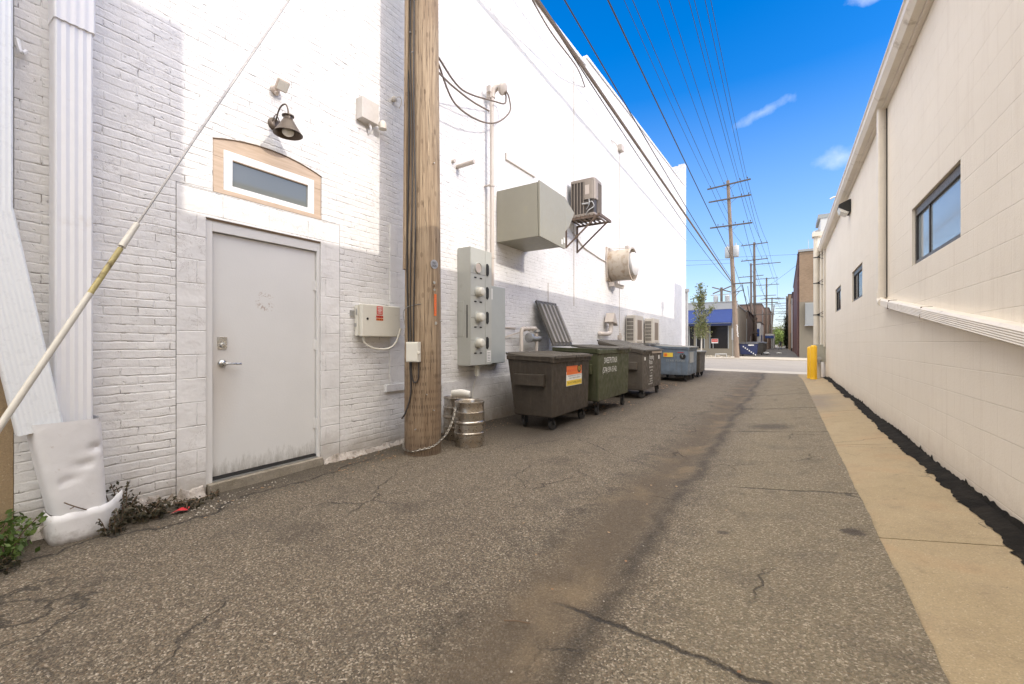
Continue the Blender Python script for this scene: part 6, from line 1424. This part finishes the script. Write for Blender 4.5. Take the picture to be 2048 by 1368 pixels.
# ------------------------------------------------------------------ buildings across the street
FX, FY = -3.87, 46.2
t_ = thing('beige_shop_building', 'low beige shop with a long blue awning across the street', 'building', (-12, FY, 0))
mb = MB()
mb.box(-30, FX, FY+.02, 57.5, -.3, 4.95)
part('wall', mb, M_STUCCO, t_)
bz = lambda py, Y=FY, px=1420: at(px, py, Y=Y).z
gapz0, gapz1 = 1.05, 3.0
mb = MB(); mb.box(-30, FX+.002, FY-.10, FY+.02, 3.0, 4.62); mb.box(-30, FX, FY-.10, FY+.02, 0, .78)
def xat(px, Y=FY): return at(px, 690, Y=Y).x
for (a, b) in ((1458, 1476), (1409, 1418), (1388, 1393)): mb.box(xat(a), min(FX, xat(b)), FY-.101, FY+.02, .78, 3.0)
part('shop_front', mb, M_STUCCO, t_)
mb = MB(); mb.box(-30, FX+.03, FY-.18, FY+.02, 4.62, 5.28); part('fascia', mb, M_STUCCOG, t_)
mb = MB(); mb.box(-30, FX+.05, FY-.22, FY-.0, 5.28, 5.36); mb.box(FX-.2, FX+.05, FY, 57.5, 4.95, 5.1); part('roof_edge', mb, M_METALPAN, t_)
mb = MB(); mb.box(-30, FX, FY-.03, FY+.015, .78, 3.0); part('shop_glass', mb, M_SHOPGLASS, t_)
mb = MB(); ax0, ax1 = -30, xat(1465)
mb.prism([(FY-.19,4.60),(FY-.19,4.50),(FY-1.0,3.22),(FY-1.0,3.32)], 'X', ax0, ax1); mb.prism([(FY-.19,4.50),(FY-1.0,3.22),(FY-.19,3.22)], 'X', ax1-.03, ax1); aw = part('awning', mb, M_AWN, t_)
mb = MB(); mb.box(ax0, ax1, FY-1.02, FY-.99, 2.98, 3.22); part('awning_valance', mb, M_AWNV, aw)
mb = MB(); mb.box(ax0, ax1, FY-1.035, FY-.985, 3.215, 3.25); part('awning_trim', mb, M_METALPAN, aw)
mb = MB()
for a in (1379, 1393, 1409, 1420, 1457): mb.box(xat(a)-.04, xat(a)+.04, FY-.12, FY-.03, .78, 3.0)
part('window_mullions', mb, M_METALPAN, t_)
sg_ = at(1429.5, 682, Y=FY-.14); mb = MB(); mb.box(sg_.x-.3, sg_.x+.3, FY-.15, FY-.13, sg_.z-.22, sg_.z+.22); sgn = part('window_sign', mb, M_WHITE, t_)
mb = MB(); mb.box(sg_.x-.27, sg_.x+.27, FY-.153, FY-.151, sg_.z-.10, sg_.z+.19); part('sign_field', mb, M_RED, sgn)
mb = text_mb('FOR RENT', .12, faceNY(sg_.x, FY-.157, sg_.z+.04), 0, .44); part('sign_lettering', mb, M_WHITE, sgn, recalc=False)
mb = MB(); mb.cyl((sg_.x-.15, FY-.14, .8), (sg_.x-.15, FY-.14, sg_.z-.2), .015, n=6); part('sign_post', mb, M_WHITE, sgn)
# alley buildings on the left beyond the shop
def building(name, label, x0, x1, y0, y1, z, mat, roof=None, parts=()):
    t_ = thing(name, label, 'building', ((x0+x1)/2, y0, 0)); mb = MB(); mb.box(x0, x1, y0, y1, -.3, z); part('wall', mb, mat, t_)
    mb = MB(); mb.box(x0-.1, x1+.08, y0-.08, y1+.05, z, z+.15); part('roof_edge', mb, roof or M_ARM, t_)
    for (nm, bx_, mt) in parts: mb = MB(); mb.box(*bx_); part(nm, mb, mt, t_)
    return t_
building('shingled_building', 'dark brown shingled building behind the beige shop', -14, -3.75, 57.8, 78, 5.1, M_SHING, None,
   [('downspout', (-3.95,-3.80,57.65,57.79,0,4.2), M_METALPAN), ('door', (-3.74,-3.70,62,63,0,2.2), M_METALPAN), ('stair_landing', (-4.0,-3.1,66,68.5,2.6,2.75), M_ARM)])
building('white_garage', 'white garage with blue doors behind the dumpsters', -12, -3.30, 79, 90, 4.6, M_OFFWHITE, None,
   [('garage_door', (-3.29,-3.25,81,84,0,2.6), M_BLUEPNL), ('sign_board', (-4.5,-3.45,78.9,78.98,2.4,3.6), M_BLUEPNL), ('window', (-5.6,-4.7,78.9,78.98,1.2,2.2), M_SHOPGLASS)])
building('brown_brick_building', 'brown brick building rising above the white garage', -14, -3.6, 90.5, 101, 8.4, M_BRNBRICK, None, [('downspout', (-3.58,-3.45,92,92.15,0,7.5), M_METALPAN)])
building('brick_tower_building', 'narrow taller brown brick block right behind the brick building', -12, -2.85, 103.5, 122, 8.6, M_BRNBRICK, None, [('parapet', (-5.2,-4.2,103.4,104.4,8.75,9.5), M_BRNBRICK), ('window', (-2.85,-2.80,108,109.5,3,5), M_SHOPGLASS)])
building('small_white_shed', 'small white shed near the end of the alley', -9, -2.2, 124, 132, 3.4, M_OFFWHITE, None, [('door', (-2.2,-2.15,126,127.5,0,2.2), M_INK)])
mb = MB(); mb.box(-3.2, -1.9, 97, 101.5, 2.35, 2.85); t_ = thing('blue_canopy', 'small white and blue canopy jutting over the far alley', 'canopy', (-2.6, 99, 0)); part('canopy_top', MB().box(-3.3,-1.9,97,101.5,2.75,3.1), M_OFFWHITE, t_); part('canopy_skirt', MB().box(-3.3,-1.88,96.98,101.5,2.25,2.75), M_BLUEPNL, t_)
part('canopy_posts', MB().box(-2.2,-2.1,97.1,97.2,0,2.3).box(-2.2,-2.1,101.2,101.3,0,2.3), M_METALPAN, t_)
building('far_end_house', 'pale distant house closing the end of the alley', -16, -3.4, 150, 160, 4.0, M_OFFWHITE)
# right side beyond the street
t_ = thing('tan_brick_building', 'tall building with a tan brick front and dark red alley wall on the right', 'building', (5, 47.6, 0))
mb = MB(); mb.box(1.12, 18, 47.6, 47.9, 5.1, 9.75); part('brick_front', mb, M_TANBRICK, t_)
mb = MB(); mb.box(1.12, 18, 47.55, 47.9, -.3, 5.1); part('lower_front', mb, M_STUCCO, t_)
mb = MB(); mb.box(1.09, 18, 47.9, 78, -.3, 9.75); part('red_side_wall', mb, M_REDBRICK, t_)
mb = MB(); mb.box(1.02, 18, 47.5, 78.05, 9.75, 9.95); part('roof_coping', mb, M_METALPAN, t_)
mb = MB(); mb.box(2.2, 3.6, 47.52, 47.6, 6.9, 8.4); part('boarded_window', mb, M_METALPAN, t_)
mb = MB(); mb.hexa([(1.55,46.9,2.95),(8,46.9,2.95),(8,47.55,2.95),(1.55,47.55,2.95),(1.55,46.7,4.9),(8,46.7,4.9),(8,47.55,5.0),(1.55,47.55,5.0)]); cn = part('metal_canopy', mb, M_METALPAN, t_)
mb = MB()
for i in range(6): mb.beam((2.3+i*.95,46.88,2.97),(2.3+i*.95,46.68,4.88),.03,.03)
mb.box(1.5,8.05,46.85,47.5,2.88,2.95); part('panel_seams', mb, M_GALV, cn)
mb = MB(); mb.box(2.7, 4.0, 47.50, 47.55, .9, 2.6); part('shop_window', mb, M_SHOPGLASS, t_)
mb = MB(); mb.cyl((1.02,48.3,.1),(1.02,48.3,9.7),.06,n=10); part('corner_pipe', mb, M_REDBRICK, t_)
mb = MB(); mb.box(3.1, 4.0, 51, 52, 9.95, 11.0); part('rooftop_unit', mb, M_METALPAN, t_)
mb = MB(); mb.cyl((1.9,50,9.9),(1.9,50,11.3),.02,n=6); part('roof_antenna', mb, M_GALV, t_)
building('dark_brick_annex', 'lower dark brick annex continuing the right side of the far alley', 1.0, 14, 78.2, 100, 9.0, M_REDBRICK, None, [('white_pipe', (.88,1.0,82,82.15,.5,8.5), M_OFFWHITE), ('service_box', (.8,1.0,84,85,0,3.0), M_INK)])
building('tan_far_building', 'tan brick building farther down the right side of the alley', .6, 14, 104, 150, 11.2, M_TANBRICK)

def leaves(mb, pts, size, rnd, flat_=0.0):
    for p in pts:
        s = size*rnd.uniform(.6, 1.3); a = Vector((rnd.gauss(0,1), rnd.gauss(0,1), rnd.gauss(0,1)*(1-flat_))).normalized(); b = a.orthogonal().normalized(); c = a.cross(b)
        t = rnd.uniform(0, 6.28); u = b*math.cos(t) + c*math.sin(t); v = a.cross(u)
        mb.add([p-u*s*.5, p+v*s*.28, p+u*s*.5, p-v*s*.28], [(0,1,2,3)])
# birch by the shop
rn = random.Random(8); bx_, by_ = -6.55, 42.8
t_ = thing('street_tree', 'slender young tree with pale trunk in front of the blue awning', 'tree', (bx_, by_, 0))
mb = MB(); mb.tube([(bx_,by_,-.1),(bx_+.03,by_,1.8),(bx_-.08,by_,3.8),(bx_-.12,by_,6.3)], .07, 8, True, [.07,.06,.04,.01])
tips = []
for i in range(26):
    z_ = rn.uniform(1.7, 5.2); an = rn.uniform(0, 6.28); L = rn.uniform(.5, 1.1)*(1.15 if z_ < 4 else .8); p0 = Vector((bx_-.04, by_, z_)); p1 = p0 + Vector((math.cos(an)*L*.62, math.sin(an)*L*.62, L*.95)); mb.tube([p0, p0.lerp(p1,.5)+Vector((0,0,-.05)), p1], .02, 5, True, [.022,.014,.004]); tips.append((p0, p1))
for dx_, zt_ in ((-.75, 5.4), (.35, 6.3), (1.1, 4.7), (.9, 4.5)):
    p0 = Vector((bx_, by_, 3.2)); p1 = Vector((bx_+dx_, by_, zt_)); mb.tube([p0, p0.lerp(p1,.5), p1], .02, 5, True, [.02,.014,.004]); tips.append((p0, p1)); tips.append((p0.lerp(p1,.6), p1))
part('trunk', mb, M_BARK, t_, True)
pts = []
for (p0, p1) in tips:
    for _ in range(52): u = rn.uniform(.15, 1.05); pts.append(p0.lerp(p1, u) + Vector((rn.gauss(0,.10), rn.gauss(0,.10), rn.gauss(0,.12))))
for _ in range(500): pts.append(Vector((bx_-.1+rn.gauss(0,.14), by_+rn.gauss(0,.14), rn.uniform(4.5, 6.9))))
for _ in range(900): pts.append(Vector((bx_+rn.gauss(0,.33), by_+rn.gauss(0,.33), rn.triangular(1.6, 4.2, 2.4))))
mb = MB(); leaves(mb, pts, .17, rn); part('crown', mb, M_LEAF, t_, recalc=False)
# planter stones under it
mb = MB()
for i in range(14): mb.ball((bx_+rn.uniform(-.4,2.4), by_+rn.uniform(-.4,.4), .08), rn.uniform(.08,.2), 8, 5, (1.3,1,.7))
single('planter_bed', mb, M_SILL, 'low rocky planting bed at the foot of the street tree', 'planting bed')
mb = MB(); mb.tube([(bx_+1.35,by_-1.2,0),(bx_+1.35,by_-1.2,.34),(bx_+2.25,by_-1.2,.36),(bx_+2.25,by_-1.2,0)], .03, 8); single('bike_hoop', mb, M_OFFWHITE, 'low pale metal hoop on the sidewalk by the tree', 'bike rack', smooth=True)
# dumpsters and person beyond
def far_dump(x, y, w_, d2, h, mat, label, stripe=False):
    t_ = thing('dumpster', label, 'dumpster', (x, y, 0), 'dumpsters beyond the street')
    mb = MB(); mb.hexa([(x+.1,y+.08,.2),(x+w_-.1,y+.08,.2),(x+w_-.1,y+d2-.1,.2),(x+.1,y+d2-.1,.2),(x,y,h),(x+w_,y,h),(x+w_,y+d2,h),(x,y+d2,h)]); part('body', mb, mat, t_, bevel=.02)
    mb = MB(); mb.hexa([(x-.04,y-.05,h+.005),(x+w_+.04,y-.05,h+.005),(x+w_+.04,y+d2+.04,h+.12),(x-.04,y+d2+.04,h+.12),(x-.04,y-.05,h+.05),(x+w_+.04,y-.05,h+.05),(x+w_+.04,y+d2+.04,h+.17),(x-.04,y+d2+.04,h+.17)]); part('lid', mb, M_D_LIDB, t_, bevel=.01)
    mb = MB()
    for a in (.25, w_-.25): mb.cyl((x+a-.03,y+.2,.1),(x+a+.03,y+.2,.1),.1,n=12); mb.cyl((x+a-.03,y+d2-.3,.1),(x+a+.03,y+d2-.3,.1),.1,n=12)
    part('wheels', mb, M_BLACK, t_)
    if stripe:
        mb = MB()
        for i in range(7): mb.obox((x+.35+i*.17, y-.02+.0, h-.25-i*.13), .10, .02, .12)
        part('white_markings', mb, M_WHITE, t_); part('white_label', MB().box(x+.75,x+1.25,y-.03,y-.0,h-.16,h-.05), M_WHITE, t_)
far_dump(-3.75, 46.9, 1.55, 1.5, 1.22, M_D_NAVY, 'navy blue dumpster with slanted white markings behind the leaning pole', True)
far_dump(-3.6, 53.0, 1.7, 1.5, 1.3, M_D_LIDB, 'black dumpster just beyond the navy one in the far alley')
far_dump(-3.45, 58.5, 1.6, 1.5, 1.25, M_D_LIDB, 'last dark dumpster in the far alley before the white garage')
mb = MB(); mb.ball((-1.75, 54.5, .18), .28, 12, 8, (1.3,.8,.6)); single('rubbish_bag', mb, M_OFFWHITE, 'pale rubbish bag on the ground by the far dumpsters', 'bag', smooth=True)
mb = MB(); mb.ball((-.6, 62, .08), .2, 10, 6, (1.5,1,.4)); single('paper_litter', mb, M_OFFWHITE, 'white scrap of litter lying in the far alley', 'litter', smooth=True)
# roof-top power rack seen over the shop
t_ = thing('utility_pole', 'short pole with crossed arms and transformers seen above the shop roof', 'utility pole', (-10.3, 72, 0), 'utility poles along the alley')
rq = at(1443, 600, Y=72); mb = MB(); mb.cyl((rq.x, 72, 0), (rq.x, 72, at(1443,575,Y=72).z), .18, n=10); part('shaft', mb, M_POLE3, t_)
zt_ = at(1443,580,Y=72).z; mb = MB(); mb.beam((rq.x-1.3,72,zt_+.5),(rq.x+1.3,72,zt_-.4),.15,.15); mb.beam((rq.x-1.2,72,zt_-.5),(rq.x+1.3,72,zt_+.5),.15,.15); part('crossarms', mb, M_POLE3, t_)
mb = MB(); zq = at(1443,599,Y=72).z
for dx_ in (-.8,.8): mb.lathe([(.3,-.6),(.35,.5),(.1,.65)], (rq.x+dx_, 72, zq), 'Z', 14)
mb.beam((rq.x-1.5,72,zq+.7),(rq.x+2,72,zq+.8),.12,.12); part('transformers', mb, M_TANK, t_)
# person far away
def person(x, y, label):
    me = bpy.data.meshes.new('person'); V = [(0,0,.92),(0,0,1.15),(0,0,1.40),(0,0,1.50),(0,0,1.62),(-.10,0,.86),(-.16,.1,.48),(-.22,-.02,.06),(-.22,-.14,.04),(.10,0,.86),(.13,-.12,.48),(.20,.16,.10),(.20,.04,.05),(-.2,0,1.40),(-.27,.05,1.12),(-.28,-.08,.88),(.2,0,1.40),(.27,-.05,1.12),(.26,-.16,.90)]
    E = [(0,1),(1,2),(2,3),(3,4),(0,5),(5,6),(6,7),(7,8),(0,9),(9,10),(10,11),(11,12),(2,13),(13,14),(14,15),(2,16),(16,17),(17,18)]
    me.from_pydata(V, E, []); o = bpy.data.objects.new('person', me); COL.objects.link(o); o.location = (x, y, .03)
    sk = o.modifiers.new('skin', 'SKIN'); R = [.15,.15,.14,.06,.10,.10,.07,.045,.04,.10,.07,.045,.04,.07,.05,.04,.07,.05,.04]
    for i, r in enumerate(R): me.skin_vertices[0].data[i].radius = (r, r*.8)
    me.skin_vertices[0].data[0].use_root = True
    o.modifiers.new('sub', 'SUBSURF').levels = 1; me.materials.append(M_CLOTH); o['label'] = label; o['category'] = 'person'
person(-.75, 93, 'person in dark clothes walking far down the alley')
# far trees and vines
def tree(label, x, y, r, h, mat, n, sz, seed, trunk_h=None, spread=1.0):
    rn = random.Random(seed); t_ = thing('tree', label, 'tree', (x, y, 0), 'trees at the end of the alley'); th_ = trunk_h or h*.3
    mb = MB(); mb.tube([(x,y,-.2),(x,y,th_),(x+.2,y,h*.8)], .2, 8, True, [.22,.16,.04])
    cl = [Vector((x+rn.gauss(0,r*.5), y+rn.gauss(0,r*.5), rn.uniform(th_, h))) for _ in range(22)]
    for c in cl[:10]: mb.tube([(x,y,th_*.9), c], .05, 5, True, [.08,.02])
    part('trunk', mb, M_TWIG, t_)
    pts = []
    for c in cl:
        rr = rn.uniform(.35,.7)*r*.6
        for _ in range(n//22): 
            d = Vector((rn.gauss(0,1), rn.gauss(0,1), rn.gauss(0,1))).normalized()*rr*rn.uniform(.3,1); pts.append(c+d)
    mb = MB(); leaves(mb, pts, sz, rn); part('crown', mb, mat, t_, recalc=False)
tree('bright green tree at the far end of the alley', -1.0, 185, 3.6, 5.2, M_LEAF_FAR, 2600, .55, 21, 1.0)
tree('yellow green tree left of the alley end', -4.8, 190, 3.0, 6.0, M_LEAF_FAR, 2200, .55, 22, 1.0)
tree('darker green tree behind the far end of the alley', -2.4, 215, 6.0, 8.0, M_LEAF, 2600, .7, 23, 1.5)
tree('far background tree beyond everything on the left of the vanishing point', -9.5, 240, 7.0, 9.0, M_LEAF, 2200, .8, 24, 1.5)
rn = random.Random(31); t_ = thing('vine_covered_pole', 'pole thickly overgrown with dark vines on the right of the far alley', 'utility pole', (.35, 118, 0))
mb = MB(); mb.cyl((.35,118,0),(.35,118,12.2),.18,n=10); part('shaft', mb, M_POLE3, t_)
pts = [Vector((.30+rn.gauss(0,.28), 118+rn.gauss(0,.3), rn.triangular(0, 8.6, 1.5))) for _ in range(2600)]
mb = MB(); leaves(mb, pts, .28, rn); part('vines', mb, M_LEAF_VINE, t_, recalc=False)
mb = MB()
for z_ in (11.6, 10.6, 9.4, 8.2, 6.8): mb.beam((-1.9,117.8,z_),(.9,117.8,z_),.1,.1)
part('crossarms', mb, M_ARM, t_)

# ------------------------------------------------------------------ weeds and litter
def weed(name, label, cx_, cy_, r, h, mat, n, sz, seed, stems=14, lean=(0,0)):
    rn = random.Random(seed); z0 = gz(cx_, cy_); t_ = thing(name, label, 'weed', (cx_, cy_, z0)); mb = MB(); pts = []
    for i in range(stems):
        an = rn.uniform(0, 6.28); L = h*rn.uniform(.6, 1.1); p0 = Vector((cx_+rn.gauss(0,r*.3), cy_+rn.gauss(0,r*.3), z0-.01)); p1 = p0 + Vector((math.cos(an)*r*.7+lean[0], math.sin(an)*r*.7+lean[1], L)); q_ = bez([p0, p0.lerp(p1,.5)+Vector((0,0,.03)), p1], 5); mb.tube(q_, .003, 5)
        for _ in range(n//stems): u = rn.uniform(.1, 1); pts.append(p0.lerp(p1, u) + Vector((rn.gauss(0,r*.13), rn.gauss(0,r*.13), rn.gauss(0,h*.08))))
    part('stems', mb, M_TWIG, t_); mb = MB(); leaves(mb, pts, sz, rn); part('foliage', mb, mat, t_, recalc=False)
weed('weed', 'leafy bright green weed at the foot of the tan stone corner', -4.02, .42, .24, .24, M_WEED, 900, .042, 1, 22)
weed('weed', 'dark brownish weed clump below the green weed at the far left', -3.85, .46, .10, .10, M_WEEDD, 160, .03, 2, 8)
weed('weed', 'dark withered weed clinging to the front of the boot collar', -3.93, 1.0, .09, .19, M_WEEDD, 200, .032, 3, 8, (-.02,.02))
weed('weed', 'tallest dark dry weed between boot and wall footing', -4.08, 1.10, .10, .30, M_WEEDD, 220, .032, 4, 9)
weed('weed', 'low spreading dark weed along the wall right of the boot', -4.04, 1.25, .15, .15, M_WEEDD, 420, .034, 5, 16)
weed('weed', 'thin dark weed mat trailing below the crumbling footing', -4.05, 1.48, .14, .07, M_WEEDD, 260, .028, 6, 12)
weed('weed', 'tiny dark weed at the left end of the door threshold', -4.13, 1.72, .04, .06, M_WEEDD, 60, .022, 7, 5)
mb = MB(); mb.tube(bez([at(128,1005,X=-3.98), at(150,1013,X=-3.97), at(182,1022,X=-4.0)],5), .004, 5); mb.tube([at(150,1013,X=-3.97), at(140,1018,X=-3.96)], .003, 5); single('dry_twig', mb, M_TWIG, 'thin dry twig poking in front of the boot', 'twig')
r_ = at(362, 1016, Z=.03); mb = MB(); z0 = gz(r_.x, r_.y)
mb.add([(r_.x-.01,r_.y-.07,z0+.012),(r_.x+.03,r_.y-.03,z0+.035),(r_.x+.035,r_.y+.03,z0+.02),(r_.x,r_.y+.06,z0+.03),(r_.x-.03,r_.y+.01,z0+.03),(r_.x+.005,r_.y,z0+.045)], [(0,1,5),(1,2,5),(2,3,5),(3,4,5),(4,0,5)]); single('wrapper', mb, M_REDPLAS, 'crumpled red wrapper on the asphalt near the door', 'wrapper', recalc=False)
mb = MB(); a_ = at(1008, 1245, Z=-.03); b_ = at(1060, 1250, Z=-.03); mb.tube([a_+Vector((0,0,.01)), a_.lerp(b_,.5)+Vector((0,0,.014)), b_+Vector((0,0,.008))], .004, 5); single('fallen_stick', mb, M_TWIG, 'thin dark stick lying in the silt trough', 'stick')
rn = random.Random(77); mb = MB()
def peb(x, y, s):
    mb.ball((x, y, gz(x, y)+s*.2-.002), s, 6, 4, (1, rn.uniform(.6,1), .55))
for _ in range(420):
    x = rn.choice([rn.uniform(-4.15,-3.7), rn.uniform(-3.8,.45), rn.uniform(-3.8,.45), rn.uniform(-4.1,-2.6)]); y = abs(rn.gauss(1.5, 3))+.3
    if x < -3.1 and .3 < y < 1.2: continue
    peb(max(-4.15, min(.46, x)), y, rn.uniform(.0025,.006) if rn.random() < .96 else .009)
for _ in range(160): peb(rn.uniform(-4.12,-3.82), rn.uniform(1.3, 2.4), rn.uniform(.003,.010))
single('gravel', mb, M_PEBBLE, 'loose pale gravel scattered over the alley asphalt', 'gravel', (0,0,0), kind='stuff')
mb = MB()
for _ in range(90):
    x, y = rn.choice([(rn.uniform(-3.6,-2.7), rn.uniform(7,15)), (rn.gauss(-1,.3), rn.uniform(1.5,9)), (rn.uniform(-4.1,-3.7), rn.uniform(1.2,5.5)), (rn.uniform(-.4,1.0), rn.uniform(1,12))]); z0 = gz(x, y)+.012; s = rn.uniform(.007,.018); an = rn.uniform(0,6.28); u = Vector((math.cos(an), math.sin(an), rn.uniform(-.2,.2)))*s; v_ = Vector((-math.sin(an), math.cos(an), rn.uniform(-.1,.3)))*s*.6; c_ = Vector((x,y,z0))
    mb.add([c_-u, c_+v_, c_+u, c_-v_], [(0,1,2,3)])
for _ in range(260):
    x, y = rn.gauss(-3.3,.3), rn.uniform(7.6, 9.6) if rn.random() < .5 else rn.uniform(12.3, 15.0); x = max(-4.1, min(-2.5, x)); c_ = Vector((x,y,gz(x,y)+.012)); an = rn.uniform(0,6.28); s = rn.uniform(.015,.045); u = Vector((math.cos(an), math.sin(an), rn.uniform(-.2,.2)))*s; v_ = Vector((-math.sin(an), math.cos(an), rn.uniform(-.1,.3)))*s*.5
    mb.add([c_-u, c_+v_, c_+u, c_-v_], [(0,1,2,3)])
for _ in range(260):
    x, y = rn.uniform(-4.2, -3.75), rn.uniform(2.7, 6.0); c_ = Vector((x,y,gz(x,y)+.006)); an = rn.uniform(0,6.28); s = rn.uniform(.006,.022); u = Vector((math.cos(an), math.sin(an), rn.uniform(-.2,.2)))*s; v_ = Vector((-math.sin(an), math.cos(an), rn.uniform(-.1,.3)))*s*.5
    mb.add([c_-u, c_+v_, c_+u, c_-v_], [(0,1,2,3)])
single('leaf_litter', mb, M_DRYLEAF, 'dry brown leaf litter scattered under and between the dumpsters', 'leaf litter', (0,0,0), kind='stuff', recalc=False)
